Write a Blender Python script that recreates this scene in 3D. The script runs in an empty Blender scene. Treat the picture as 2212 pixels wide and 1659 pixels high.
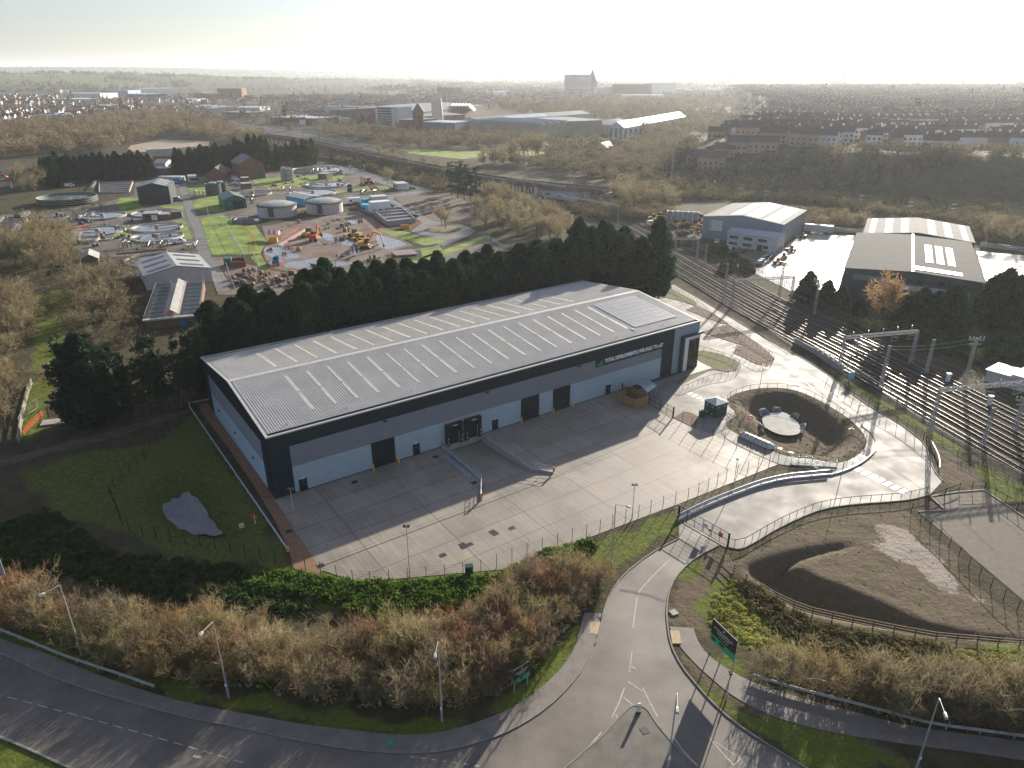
import bpy, math, random
import numpy as np
from mathutils import Vector, Matrix
from mathutils.geometry import tessellate_polygon
PI = math.pi
RN = random.Random(7)
scene = bpy.context.scene
COL = scene.collection
# ---------------------------------------------------------------- survey: photo point -> place on the ground
FOC, PITCH, CAMH = 1533.7, math.radians(23.65), 62.0
TILES = {'o':(0,0,.54004),'c1':(0,200,1.58),'c2':(1300,200,1.58),'c3':(2600,200,1.4786),'c4':(700,1000,1.58),
 'c5':(2000,1000,1.58),'c6':(2700,1000,1.5845),'d1':(0,1400,1.58),'d2':(0,2200,1.58),'d3':(1200,1900,1.4747),
 'd4':(2500,1900,1.386),'d5':(1400,2400,1.58),'d6':(2500,1400,1.8433),'e1':(0,560,2.989),'e2':(700,560,2.989),
 'e3':(1000,700,2.304),'e4':(1300,350,1.536),'e5':(0,250,1.536),'e6':(2000,1050,2.212)}
def ray(c, x, y):
    a, b, s = TILES[c]
    u, v = (a+x/s)/1.8517, (b+y/s)/1.8517
    X = (u-1106)/FOC; Y = (829.5-v)/FOC
    return (X, math.cos(PITCH)+Y*math.sin(PITCH), -math.sin(PITCH)+Y*math.cos(PITCH))
def W(c, x, y, z=0.0):
    r = ray(c, x, y); t = (z-CAMH)/r[2]
    return Vector((r[0]*t, r[1]*t, z))
def WL(c, pts, z=0.0):
    return [W(c, p[0], p[1], z).xy for p in pts]
def V2(p): return Vector((p[0], p[1]))
# ---------------------------------------------------------------- object bookkeeping
def tag(o, label=None, cat=None, group=None, kind=None):
    if label: o['label'] = label
    if cat: o['category'] = cat
    if group: o['group'] = group
    if kind: o['kind'] = kind
    return o
def thing(name, label, cat, loc=(0,0,0), rz=0.0, group=None):
    o = bpy.data.objects.new(name, None); COL.objects.link(o)
    o.empty_display_size = .5
    o.location = (loc[0], loc[1], loc[2] if len(loc) > 2 else 0.0); o.rotation_euler = (0,0,rz)
    return tag(o, label, cat, group)
def kids(o): return CH.get(o.name, [])
CH = {}
def link(o, parent=None):
    COL.objects.link(o)
    if parent is not None:
        o.parent = parent; CH.setdefault(parent.name, []).append(o)
    return o
def copy_tree(o, loc=None, rz=None, sc=None, label=None, parent=None):
    c = o.copy(); link(c, parent)
    if loc is not None: c.location = (loc[0], loc[1], loc[2] if len(loc) > 2 else 0.0)
    if rz is not None: c.rotation_euler = (0,0,rz)
    if sc is not None: c.scale = sc if hasattr(sc, '__len__') else (sc,sc,sc)
    if label: c['label'] = label
    for k in kids(o): copy_tree(k, parent=c)
    return c
class MB:
    """collects faces, builds one mesh object"""
    def __init__(s): s.v=[]; s.f=[]; s.m=[]; s.cm=0; s.sm=False
    def add(s, vs, fs):
        n=len(s.v); s.v.extend([tuple(p) for p in vs])
        for f in fs: s.f.append(tuple(i+n for i in f)); s.m.append(s.cm)
        return s
    def quad(s, a,b,c,d): return s.add([a,b,c,d],[(0,1,2,3)])
    def tri(s,a,b,c): return s.add([a,b,c],[(0,1,2)])
    def box(s, x0,y0,z0,x1,y1,z1):
        return s.add([(x0,y0,z0),(x1,y0,z0),(x1,y1,z0),(x0,y1,z0),(x0,y0,z1),(x1,y0,z1),(x1,y1,z1),(x0,y1,z1)],
            [(0,3,2,1),(4,5,6,7),(0,1,5,4),(1,2,6,5),(2,3,7,6),(3,0,4,7)])
    def cbox(s, cx,cy,z0,w,d,h,rz=0.0):
        c,n=math.cos(rz),math.sin(rz); P=[]
        for z in (z0,z0+h):
            for a,b in ((-w/2,-d/2),(w/2,-d/2),(w/2,d/2),(-w/2,d/2)): P.append((cx+a*c-b*n, cy+a*n+b*c, z))
        return s.add(P,[(0,3,2,1),(4,5,6,7),(0,1,5,4),(1,2,6,5),(2,3,7,6),(3,0,4,7)])
    def beam(s, p, q, w=.1, h=None):
        """square-section bar from p to q"""
        h=h or w; p=Vector(p); q=Vector(q); d=q-p
        if d.length<1e-6: return s
        d.normalize(); up=Vector((0,0,1)) if abs(d.z)<.95 else Vector((1,0,0))
        a=d.cross(up).normalized()*(w/2); b=a.cross(d).normalized()*(h/2)
        P=[p-a-b,p+a-b,p+a+b,p-a+b,q-a-b,q+a-b,q+a+b,q-a+b]
        return s.add(P,[(0,3,2,1),(4,5,6,7),(0,1,5,4),(1,2,6,5),(2,3,7,6),(3,0,4,7)])
    def tube(s, pts, r, n=6, r2=None, cap=True):
        pts=[Vector(p) for p in pts]; rings=[]; N=len(pts)
        for i,p in enumerate(pts):
            d=(pts[min(i+1,N-1)]-pts[max(i-1,0)]).normalized()
            up=Vector((0,0,1)) if abs(d.z)<.9 else Vector((1,0,0))
            a=d.cross(up).normalized(); b=a.cross(d).normalized()
            rr=r if r2 is None else r+(r2-r)*i/(N-1)
            rings.append([p+a*math.cos(2*PI*k/n)*rr+b*math.sin(2*PI*k/n)*rr for k in range(n)])
        V=[q for R in rings for q in R]; F=[]
        for i in range(N-1):
            for k in range(n): F.append((i*n+k,i*n+(k+1)%n,(i+1)*n+(k+1)%n,(i+1)*n+k))
        if cap: F.append(tuple(range(n))[::-1]); F.append(tuple((N-1)*n+k for k in range(n)))
        return s.add(V,F)
    def lathe(s, prof, cx=0, cy=0, n=32):
        """profile [(r,z)...] spun about the vertical axis"""
        V=[];F=[]
        for r,z in prof:
            for k in range(n): V.append((cx+r*math.cos(2*PI*k/n), cy+r*math.sin(2*PI*k/n), z))
        for i in range(len(prof)-1):
            for k in range(n): F.append((i*n+k,i*n+(k+1)%n,(i+1)*n+(k+1)%n,(i+1)*n+k))
        return s.add(V,F)
    def disc(s, cx,cy,z,r,n=32): return s.add([(cx+r*math.cos(2*PI*k/n),cy+r*math.sin(2*PI*k/n),z) for k in range(n)],[tuple(range(n))])
    def poly(s, pts, z):
        P=[(p[0],p[1],z) for p in pts]
        T=tessellate_polygon([[Vector(p) for p in P]])
        fs=[]
        for t in T:
            a,b,c=[P[i] for i in t]
            if (b[0]-a[0])*(c[1]-a[1])-(b[1]-a[1])*(c[0]-a[0])<0: t=t[::-1]
            fs.append(tuple(t))
        return s.add(P,fs)
    def prism(s, pts, z0, z1):
        s.poly(pts,z1); n=len(pts)
        ar=sum(pts[i][0]*pts[(i+1)%n][1]-pts[(i+1)%n][0]*pts[i][1] for i in range(n))
        P=[(p[0],p[1],z0) for p in pts]+[(p[0],p[1],z1) for p in pts]
        F=[(i,(i+1)%n,(i+1)%n+n,i+n) for i in range(n)]
        if ar<0: F=[f[::-1] for f in F]
        return s.add(P,F)
    def ribbon(s, pts, w, z0, z1=None, closed=False):
        """strip (flat or solid) of width w along a polyline"""
        L,R=offset(pts, w/2, closed), offset(pts, -w/2, closed); n=len(pts)
        for i in range(n if closed else n-1):
            j=(i+1)%n
            if z1 is None: s.quad((*L[i],z0),(*R[i],z0),(*R[j],z0),(*L[j],z0))
            else:
                P=[(*L[i],z0),(*R[i],z0),(*R[j],z0),(*L[j],z0),(*L[i],z1),(*R[i],z1),(*R[j],z1),(*L[j],z1)]
                s.add(P,[(4,5,6,7),(0,4,7,3),(1,2,6,5),(0,1,5,4),(2,3,7,6)])
        return s
    def build(s, name, mats, parent=None, smooth=False, ox=0, oy=0, oz=0):
        me=bpy.data.meshes.new(name)
        v=s.v if not (ox or oy or oz) else [(a-ox,b-oy,c-oz) for a,b,c in s.v]
        me.from_pydata(v,[],s.f)
        if not isinstance(mats,(list,tuple)): mats=[mats]
        for m in mats: me.materials.append(m)
        if len(mats)>1: me.polygons.foreach_set('material_index', s.m)
        if smooth: me.polygons.foreach_set('use_smooth',[True]*len(s.f))
        me.update()
        return link(bpy.data.objects.new(name, me), parent)
def offset(pts, d, closed=False):
    pts=[V2(p) for p in pts]; n=len(pts); out=[]
    for i in range(n):
        a=pts[(i-1)%n] if (closed or i>0) else None; b=pts[i]; c=pts[(i+1)%n] if (closed or i<n-1) else None
        if a is None: t=(c-b).normalized(); nn=Vector((-t.y,t.x)); out.append(b+nn*d); continue
        if c is None: t=(b-a).normalized(); nn=Vector((-t.y,t.x)); out.append(b+nn*d); continue
        t1=(b-a).normalized(); t2=(c-b).normalized()
        n1=Vector((-t1.y,t1.x)); n2=Vector((-t2.y,t2.x)); m=(n1+n2)
        if m.length<1e-4: m=n1
        m.normalize(); k=max(.5,m.dot(n1)); out.append(b+m*(d/k))
    return out
def smooth(pts, it=2, closed=False):
    pts=[V2(p) for p in pts]
    for _ in range(it):
        q=[] if closed else [pts[0]]
        n=len(pts)
        for i in range(n if closed else n-1):
            a,b=pts[i],pts[(i+1)%n]; q+= [a*.75+b*.25, a*.25+b*.75]
        if not closed: q.append(pts[-1])
        pts=q
    return pts
def along(pts, step, closed=False, start=0.0):
    """evenly spaced (point, direction) along a polyline"""
    pts=[V2(p) for p in pts]
    if closed: pts=pts+[pts[0]]
    out=[]; need=start
    for a,b in zip(pts,pts[1:]):
        L=(b-a).length
        if L<1e-6: continue
        d=(b-a)/L
        while need<=L: out.append((a+d*need,d)); need+=step
        need-=L
    return out
def resample(pts,n):
    pts=[V2(p) for p in pts]; L=sum((b-a).length for a,b in zip(pts,pts[1:]))
    out=[q for q,_ in along(pts,L/(n-1)-1e-5)][:n-1]; return out+[pts[-1]]
def inside(p, poly):
    x,y=p[0],p[1]; r=False; n=len(poly)
    for i in range(n):
        x1,y1=poly[i][0],poly[i][1]; x2,y2=poly[(i+1)%n][0],poly[(i+1)%n][1]
        if (y1>y)!=(y2>y) and x<(x2-x1)*(y-y1)/(y2-y1)+x1: r=not r
    return r
def sdf(poly, X, Y):
    """numpy signed distance, positive inside"""
    P=np.array([(p[0],p[1]) for p in poly]); n=len(P)
    d=np.full(X.shape,1e18); ins=np.zeros(X.shape,bool)
    for i in range(n):
        ax,ay=P[i]; bx,by=P[(i+1)%n]; ex,ey=bx-ax,by-ay
        t=np.clip(((X-ax)*ex+(Y-ay)*ey)/max(ex*ex+ey*ey,1e-9),0,1)
        d=np.minimum(d,(X-ax-t*ex)**2+(Y-ay-t*ey)**2)
        if ay!=by:
            c=((ay>Y)!=(by>Y))&(X<(bx-ax)*(Y-ay)/(by-ay)+ax); ins^=c
    return np.where(ins,1,-1)*np.sqrt(d)
def scatter(poly, n, rn, mind=0.0):
    xs=[p[0] for p in poly]; ys=[p[1] for p in poly]; out=[]; tries=0
    while len(out)<n and tries<n*60:
        tries+=1
        p=(rn.uniform(min(xs),max(xs)),rn.uniform(min(ys),max(ys)))
        if not inside(p,poly): continue
        if mind and any((p[0]-q[0])**2+(p[1]-q[1])**2<mind*mind for q in out): continue
        out.append(p)
    return out
# ---------------------------------------------------------------- materials
MATS={}
def srgb(h):
    h=h.lstrip('#'); r=[int(h[i:i+2],16)/255 for i in (0,2,4)]
    return tuple(c/12.92 if c<=.04045 else ((c+.055)/1.055)**2.4 for c in r)
def mat(name, col, rough=.7, metal=0.0, var=.25, scale=1.0, bump=0.0, bscale=None, col2=None, rvar=0.0, rand=0.0, spec=.5, trans=0.0, stretch=None, detail=4):
    """plain surface with a mottled colour, varying gloss, optional bump"""
    if name in MATS: return MATS[name]
    m=bpy.data.materials.new(name); m.use_nodes=True; nt=m.node_tree; N=nt.nodes; L=nt.links
    b=N['Principled BSDF']; b.inputs['Roughness'].default_value=rough; b.inputs['Metallic'].default_value=metal
    b.inputs['Specular IOR Level'].default_value=spec
    tc=N.new('ShaderNodeTexCoord'); src=tc.outputs['Object']
    if stretch:
        mp=N.new('ShaderNodeMapping'); mp.inputs['Scale'].default_value=stretch; L.new(src,mp.inputs['Vector']); src=mp.outputs[0]
    no=N.new('ShaderNodeTexNoise'); no.inputs['Scale'].default_value=scale; no.inputs['Detail'].default_value=detail; no.inputs['Roughness'].default_value=.62
    L.new(src,no.inputs['Vector'])
    mr=N.new('ShaderNodeMapRange'); mr.inputs['From Min'].default_value=.3; mr.inputs['From Max'].default_value=.7
    L.new(no.outputs['Fac'],mr.inputs['Value'])
    mx=N.new('ShaderNodeMix'); mx.data_type='RGBA'; L.new(mr.outputs[0],mx.inputs[0])
    c1=tuple(c*(1-var) for c in col); c2=col2 if col2 else tuple(min(1,c*(1+var)) for c in col)
    mx.inputs[6].default_value=(*c1,1); mx.inputs[7].default_value=(*c2,1)
    out=mx.outputs[2]
    if rand:
        oi=N.new('ShaderNodeObjectInfo'); hs=N.new('ShaderNodeHueSaturation')
        r2=N.new('ShaderNodeMapRange'); r2.inputs['To Min'].default_value=1-rand; r2.inputs['To Max'].default_value=1+rand
        L.new(oi.outputs['Random'],r2.inputs['Value']); L.new(r2.outputs[0],hs.inputs['Value'])
        r3=N.new('ShaderNodeMapRange'); r3.inputs['To Min'].default_value=.5-rand*.05; r3.inputs['To Max'].default_value=.5+rand*.05
        mm=N.new('ShaderNodeMath'); mm.operation='FRACT'; ml=N.new('ShaderNodeMath'); ml.operation='MULTIPLY'; ml.inputs[1].default_value=7.31
        L.new(oi.outputs['Random'],ml.inputs[0]); L.new(ml.outputs[0],mm.inputs[0]); L.new(mm.outputs[0],r3.inputs['Value']); L.new(r3.outputs[0],hs.inputs['Hue'])
        L.new(out,hs.inputs['Color']); out=hs.outputs[0]
    L.new(out,b.inputs['Base Color'])
    if rvar:
        rr=N.new('ShaderNodeMapRange'); rr.inputs['To Min'].default_value=max(.02,rough-rvar); rr.inputs['To Max'].default_value=min(1,rough+rvar)
        n2=N.new('ShaderNodeTexNoise'); n2.inputs['Scale'].default_value=scale*.7; n2.inputs['Detail'].default_value=5; L.new(src,n2.inputs['Vector'])
        m3=N.new('ShaderNodeMapRange'); m3.inputs['From Min'].default_value=.35; m3.inputs['From Max'].default_value=.65; L.new(n2.outputs['Fac'],m3.inputs['Value'])
        L.new(m3.outputs[0],rr.inputs['Value']); L.new(rr.outputs[0],b.inputs['Roughness'])
    if bump:
        bn=N.new('ShaderNodeBump'); bn.inputs['Strength'].default_value=1; bn.inputs['Distance'].default_value=bump
        n3=N.new('ShaderNodeTexNoise'); n3.inputs['Scale'].default_value=bscale or scale*4; n3.inputs['Detail'].default_value=3; L.new(src,n3.inputs['Vector'])
        L.new(n3.outputs['Fac'],bn.inputs['Height']); L.new(bn.outputs[0],b.inputs['Normal'])
    if trans: b.inputs['Transmission Weight'].default_value=trans
    MATS[name]=m; return m
# ---------------------------------------------------------------- camera, sun, sky, air
cd=bpy.data.cameras.new('camera'); cam=bpy.data.objects.new('camera',cd); COL.objects.link(cam)
cam.location=(0,0,CAMH); cam.rotation_euler=(PI/2-PITCH,0,0)
cd.sensor_fit='HORIZONTAL'; cd.sensor_width=36; cd.lens=FOC/2212*36; cd.clip_start=.5; cd.clip_end=90000
scene.camera=cam
SUN_EL, SUN_AZ = math.radians(15.6), math.radians(28.9)      # azimuth from +Y towards +X
sd=Vector((math.sin(SUN_AZ)*math.cos(SUN_EL),math.cos(SUN_AZ)*math.cos(SUN_EL),math.sin(SUN_EL)))
sl=bpy.data.lights.new('sun','SUN'); sl.energy=5.0; sl.angle=math.radians(.53); sl.color=(1,.905,.77)
so=bpy.data.objects.new('sun',sl); COL.objects.link(so); so.rotation_euler=(-sd).to_track_quat('-Z','Y').to_euler()
w=bpy.data.worlds.new('World'); scene.world=w; w.use_nodes=True; nt=w.node_tree
sk=nt.nodes.new('ShaderNodeTexSky'); sk.sky_type='NISHITA'; sk.sun_disc=False; sk.sun_elevation=SUN_EL; sk.sun_rotation=SUN_AZ
sk.altitude=60; sk.air_density=1.0; sk.dust_density=1.2; sk.ozone_density=2.5
tint=nt.nodes.new('ShaderNodeMix'); tint.data_type='RGBA'; tint.blend_type='MULTIPLY'; tint.inputs[0].default_value=1; tint.inputs[7].default_value=(.93,.98,1.09,1)
sky_lift=nt.nodes.new('ShaderNodeMix'); sky_lift.data_type='RGBA'; sky_lift.blend_type='ADD'; sky_lift.inputs[0].default_value=1; sky_lift.inputs[7].default_value=(1.25,1.15,1.2,1)   # even pale light added over the whole sky
nt.links.new(sk.outputs[0],tint.inputs[6]); nt.links.new(tint.outputs[2],sky_lift.inputs[6]); nt.links.new(sky_lift.outputs[2],nt.nodes['Background'].inputs[0]); nt.nodes['Background'].inputs[1].default_value=.051
scene.view_settings.view_transform='Standard'; scene.view_settings.look='None'; scene.view_settings.exposure=1.15; scene.view_settings.gamma=1
scene.cycles.max_bounces=5; scene.cycles.diffuse_bounces=2; scene.cycles.glossy_bounces=2; scene.cycles.transparent_max_bounces=12
scene.cycles.volume_bounces=1; scene.cycles.transmission_bounces=3
scene.cycles.use_denoising=True
scene.cycles.sample_clamp_indirect=6
HAZE=0.78e-4
hb=MB().box(-36000,-4000,-8,36000,36000,240).build('haze',bpy.data.materials.new('haze_air'))
tag(hb,'thin winter haze filling the air over the whole town','haze',kind='stuff')
hm=hb.data.materials[0]; hm.use_nodes=True; hn=hm.node_tree
for n in list(hn.nodes):
    if n.type!='OUTPUT_MATERIAL': hn.nodes.remove(n)
pv=hn.nodes.new('ShaderNodeVolumePrincipled'); pv.inputs['Color'].default_value=(.90,.95,1,1); pv.inputs['Density'].default_value=HAZE; pv.inputs['Anisotropy'].default_value=.45
hn.links.new(pv.outputs[0],[n for n in hn.nodes if n.type=='OUTPUT_MATERIAL'][0].inputs['Volume'])
# ---------------------------------------------------------------- building frame
FLx, FLy = -37.5, 96.0
BA = math.atan2(.5728,.8197)
def BL(s,t): # local (s along front, t to the back) -> world xy
    return Vector((FLx+s*math.cos(BA)-t*math.sin(BA), FLy+s*math.sin(BA)+t*math.cos(BA)))
# ---------------------------------------------------------------- outlines of basins (photo survey)
POND_L = smooth(WL('d1',[(1015,1000),(1030,965),(1075,955),(1085,925),(1130,935),(1150,895),(1195,885),(1205,915),(1240,920),(1262,955),(1310,1010),(1320,1060),(1352,1075),(1370,1120),(1415,1150),(1385,1165),(1340,1172),(1290,1155),(1220,1165),(1170,1130),(1120,1125),(1095,1085),(1050,1065)],-1.6),1,True)
BASIN_L= smooth(WL('d1',[(830,950),(900,850),(1000,780),(1250,690),(1400,690),(1560,850),(1650,1060),(1580,1210),(1200,1240),(900,1130)]),2,True)
OVAL   = smooth(WL('c6',[(330,960),(450,900),(620,880),(760,895),(900,960),(1050,1050),(1140,1130),(1185,1200),(1160,1270),(1030,1345),(880,1310),(720,1300),(600,1250),(430,1170),(330,1110),(440,1050)]),2,True)
POND_R = smooth(WL('c6',[(550,1050),(600,1030),(690,1015),(770,1075),(800,1120),(790,1165),(700,1172),(620,1150),(560,1110)],-1.8),2,True)
DITCH  = smooth(WL('d4',[(600,500),(800,430),(1000,385),(1230,360),(1400,365),(1200,430),(960,500),(1080,560),(1280,630),(1480,720),(1640,800),(1850,850),(2212,890),(2500,930),(2500,985),(1700,915),(1400,860),(1100,800),(900,740),(720,620)]),1,True)
MUD_R  = WL('d4',[(600,480),(800,350),(1050,240),(1250,200),(1580,210),(1700,340),(1850,500),(2050,680),(2212,820),(2500,1000),(2212,945),(1700,905),(1400,855),(1100,795),(850,705)])
HOLLOW = smooth([tuple(W('d1',*p).xy) for p in [(130,800),(420,680),(900,620),(1100,640),(850,760),(720,960),(780,1120),(1100,1250),(1500,1330),(1800,1330),(1900,1500),(1400,1560),(900,1420),(350,1100)]],2,True)
RAILC  = smooth([(112,28),(94.5,103),(89,128),(82,157),(71.5,193),(63.4,232),(56,268),(45,325),(22,402),(-10,455),(-60,525),(-130,640),(-235,805),(-360,960),(-640,1390),(-800,1700)],2)
def ss(a,b,x): 
    t=np.clip((x-a)/(b-a),0,1); return t*t*(3-2*t)
def vnoise(X,Y,s,seed=0):
    r=np.random.RandomState(seed); T=r.rand(256,256)
    x=X/s; y=Y/s; xi=np.floor(x).astype(int); yi=np.floor(y).astype(int); fx=x-xi; fy=y-yi
    fx=fx*fx*(3-2*fx); fy=fy*fy*(3-2*fy)
    g=lambda a,b:T[a%256,b%256]
    return (g(xi,yi)*(1-fx)+g(xi+1,yi)*fx)*(1-fy)+(g(xi,yi+1)*(1-fx)+g(xi+1,yi+1)*fx)*fy
# quarry: foot line of the long slope on the right, with the town on top
QFOOT=[(84,478),(148,420),(184,390),(252,356),(420,290),(700,200),(1500,0)]
def quarry(X,Y):
    P=np.array([(700,2600),(330,1100),(185,720),(100,545)]+QFOOT+[(3000,-500),(5000,2600)])
    d=sdf(P,X,Y); return 20*ss(0,52,d)+1.2*(vnoise(X,Y,14,5)-.5)*ss(0,20,d)*ss(70,40,d)
def height(X,Y):
    X=np.asarray(X,float); Y=np.asarray(Y,float); h=np.zeros(X.shape)
    R=np.hypot(X,Y); near=(R<330)
    def basin(poly,depth,w,lip=0):
        d=np.full(X.shape,-99.); d[near]=sdf(poly,X[near],Y[near]); return -depth*ss(0,w,d)
    PIT=[BL(*q) for q in ((29,1.5),(29,-14),(25.5,-20.3),(42,-20.3),(39.8,-15),(39.8,1.5))]
    h+=basin(PIT,1.8,1.1)+basin(BASIN_L,2.3,5.5)+basin(OVAL,2.6,6.0)+basin(DITCH,2.8,4.0)+basin(HOLLOW,1.0,6)
    d=np.full(X.shape,-99.); d[near]=np.maximum(sdf(MUD_R,X[near],Y[near]),sdf(OVAL,X[near],Y[near])-1)
    h+=ss(1.2,4,d)*(.2*(vnoise(X,Y,3.6,3)-.5)+.1*(vnoise(X,Y,1.3,4)-.5))
    h+=np.where(R>250,quarry(X,Y),0)
    az=np.degrees(np.arctan2(X,Y))
    up=ss(3200,4600,R)*ss(6400,5200,R)*(20+30*ss(-14,-30,az))*ss(0,-16,az)*(.7+.6*vnoise(X,Y,900,1))
    far=ss(6800,10500,R)*(66+62*ss(-5,-26,az)+10*(vnoise(X,Y,1500,2)-.5)*2-6*ss(10,30,az))
    return h+up+far
def hz(x,y): return float(height(np.array([x]),np.array([y]))[0])
def axis(lo,hi,step,far_lo,far_hi,g):
    a=list(np.arange(lo,hi+.01,step)); v=a[-1]; s=step
    while v<far_hi: s=s*(1+g); v+=s; a.append(v)
    v=a[0]; s=step; b=[]
    while v>far_lo: s=s*(1+g*1.3); v-=s; b.append(v)
    return np.array(b[::-1]+a)
xs=axis(-75,140,.62,-30000,30000,.028); ys=axis(42,190,.62,-3000,34000,.022)
GX,GY=np.meshgrid(xs,ys)
GZ=height(GX,GY)
nx,ny=len(xs),len(ys)
def gmask(poly,w=1.5,nz=1.0):
    """soft cover weight of a patch, ragged edge"""
    Xn=GX; Yn=GY
    P=np.array([(p[0],p[1]) for p in poly]); m=(GX>P[:,0].min()-6)&(GX<P[:,0].max()+6)&(GY>P[:,1].min()-6)&(GY<P[:,1].max()+6)
    o=np.zeros(GX.shape)
    d=sdf(poly,GX[m],GY[m])+(vnoise(GX[m],GY[m],3,9)-.5)*3*nz; o[m]=ss(-w,w,d); return o
grass=np.zeros(GX.shape); earth=np.zeros(GX.shape); wet=np.zeros(GX.shape)
for c,pts in [('d5',[(-300,740),(0,760),(500,760),(800,720),(1000,620),(1200,480),(1350,250),(1450,60),(1620,-60),(1600,90),(1480,90),(1450,200),(1420,320),(1300,480),(1130,620),(1000,700),(800,780),(500,850),(0,825),(-300,800)]),
   ('d2',[(0,470),(300,580),(700,760),(1000,840),(1400,900),(2212,1060),(2212,1130),(1400,1000),(1000,920),(700,830),(300,660),(0,565)]),
   ('d4',[(600,560),(720,640),(860,830),(1100,930),(1000,1000),(700,960),(560,900),(440,830),(380,740),(450,640)]),
   ('d4',[(440,1000),(600,1000),(640,1090),(560,1090)]),
   ('d4',[(390,1150),(520,1230),(700,1330),(1100,1400),(1500,1560),(1600,1640),(1000,1660),(800,1490),(600,1370)]),
   ('d4',[(1000,900),(1500,920),(2300,960),(2300,1120),(1700,1060),(1200,1010)]),
   ('d4',[(270,560),(350,480),(440,440),(420,520),(330,600)]),
   ('c6',[(100,150),(300,320),(430,420),(700,590),(860,700),(1000,790),(1100,870),(1300,990),(1500,1110),(1620,1220),(1800,1300),(1800,1240),(1500,1050),(1300,930),(1000,740),(700,540),(400,350),(100,130)]),
   ('c6',[(1900,1350),(2212,1500),(2300,1600),(2000,1560),(1950,1450)]),
   ('d1',[(130,780),(430,670),(900,600),(1100,500),(1250,380),(1500,800),(1750,1200),(1900,1420),(1300,1350),(800,1200),(400,1060),(200,900)]),
   ('c6',[(780,1180),(860,1170),(1130,1200),(1170,1270),(1030,1330),(900,1300),(800,1240)]),
   ('d3',[(300,600),(0,520),(-300,500),(0,760),(400,820),(900,780),(1300,640),(1500,500),(2212,200),(2212,300),(1900,560),(1700,700),(1700,800),(1500,470),(1200,540),(650,600)]),
   ('o',[(85,640),(150,600),(170,640),(130,760),(105,860),(90,940),(50,950),(60,840),(75,740)]),
   ('o',[(0,1595),(160,1680),(0,1700),(-60,1600)])]:
    grass=np.maximum(grass,gmask(WL(c,pts))*(.55 if c=='d1' else 1))  # lower weight in the left basin darkens it for its deep shade
for c,pts in [('d4',[(240,640),(300,560),(450,430),(550,400),(640,560),(560,560),(480,640),(470,800),(440,900),(330,830),(240,780)]),
   ('d4',[(260,930),(360,1000),(480,1130),(600,1230),(1400,1500),(1600,1600),(1300,1560),(700,1330),(430,1150),(300,1030)]),
   ('c6',[(1640,1240),(1780,1300),(1960,1480),(1780,1480),(1680,1400)]),
   ('d6',[(400,1240),(1540,900),(1100,860),(700,1000),(345,1150)]),
   ('c6',[(330,960),(1190,1190),(1030,1350),(290,1120)])]:
    earth=np.maximum(earth,gmask(WL(c,pts)))
earth=np.maximum(earth,gmask(MUD_R,.8)); earth=np.maximum(earth,gmask(OVAL,.8)*.8)
grass*=1-.85*gmask(OVAL,.8)*(vnoise(GX,GY,4,3)<.8)
WETP=smooth(WL('d4',[(1350,270),(1440,265),(1640,390),(1760,480),(1860,570),(2000,610),(1990,660),(1880,640),(1740,610),(1600,480),(1400,420),(1380,380),(1440,350)]),1,True)
wet=gmask(WETP,1.2,1.6)
# far fields on the hills
R_=np.hypot(GX,GY); AZ=np.degrees(np.arctan2(GX,GY))
fld=(R_>3000)*(AZ<-3)*(vnoise(GX,GY,420,11)>.56)
grass=np.maximum(grass,fld*.9); 
fld2=(R_>6800)*(vnoise(GX,GY,700,12)>.6)*(AZ<8); grass=np.maximum(grass,fld2*.7)
me=bpy.data.meshes.new('ground')
V=np.stack([GX,GY,GZ],-1).reshape(-1,3)
ii=(np.arange(ny-1)[:,None]*nx+np.arange(nx-1)[None,:]).reshape(-1)
F=np.stack([ii,ii+1,ii+1+nx,ii+nx],-1)
me.vertices.add(len(V)); me.vertices.foreach_set('co',V.reshape(-1).astype(np.float32))
me.loops.add(len(F)*4); me.loops.foreach_set('vertex_index',F.reshape(-1).astype(np.int32))
me.polygons.add(len(F)); me.polygons.foreach_set('loop_start',np.arange(len(F),dtype=np.int32)*4)
me.polygons.foreach_set('use_smooth',np.ones(len(F),bool)); me.update(calc_edges=True)
ca=me.color_attributes.new('cover','FLOAT_COLOR','POINT')
ca.data.foreach_set('color',np.stack([grass,earth,wet,np.ones_like(wet)],-1).reshape(-1).astype(np.float32))
ground=link(bpy.data.objects.new('ground',me)); tag(ground,'rough winter ground of scrub, grass and bare earth under everything','ground',kind='structure')
m=bpy.data.materials.new('ground_cover'); m.use_nodes=True; nt=m.node_tree; N=nt.nodes; L=nt.links; b=N['Principled BSDF']
def noise(sc,det=5,ro=.6):
    n=N.new('ShaderNodeTexNoise'); n.inputs['Scale'].default_value=sc; n.inputs['Detail'].default_value=det; n.inputs['Roughness'].default_value=ro
    L.new(tcn.outputs['Object'],n.inputs['Vector']); return n.outputs['Fac']
def ramp(src,a,b_,ca,cb):
    mr=N.new('ShaderNodeMapRange'); mr.inputs['From Min'].default_value=a; mr.inputs['From Max'].default_value=b_; L.new(src,mr.inputs['Value'])
    return mixc(mr.outputs[0],ca,cb)
def mixc(f,ca,cb):
    x=N.new('ShaderNodeMix'); x.data_type='RGBA'; L.new(f,x.inputs[0])
    for i,c in ((6,ca),(7,cb)):
        if isinstance(c,tuple): x.inputs[i].default_value=(*c,1)
        else: L.new(c,x.inputs[i])
    return x.outputs[2]
tcn=N.new('ShaderNodeTexCoord')
at=N.new('ShaderNodeAttribute'); at.attribute_name='cover'; sp=N.new('ShaderNodeSeparateColor'); L.new(at.outputs['Color'],sp.inputs[0])
n1=noise(.22,8,.7); n2=noise(1.6,6,.7); n3=noise(.035,5)
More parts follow.
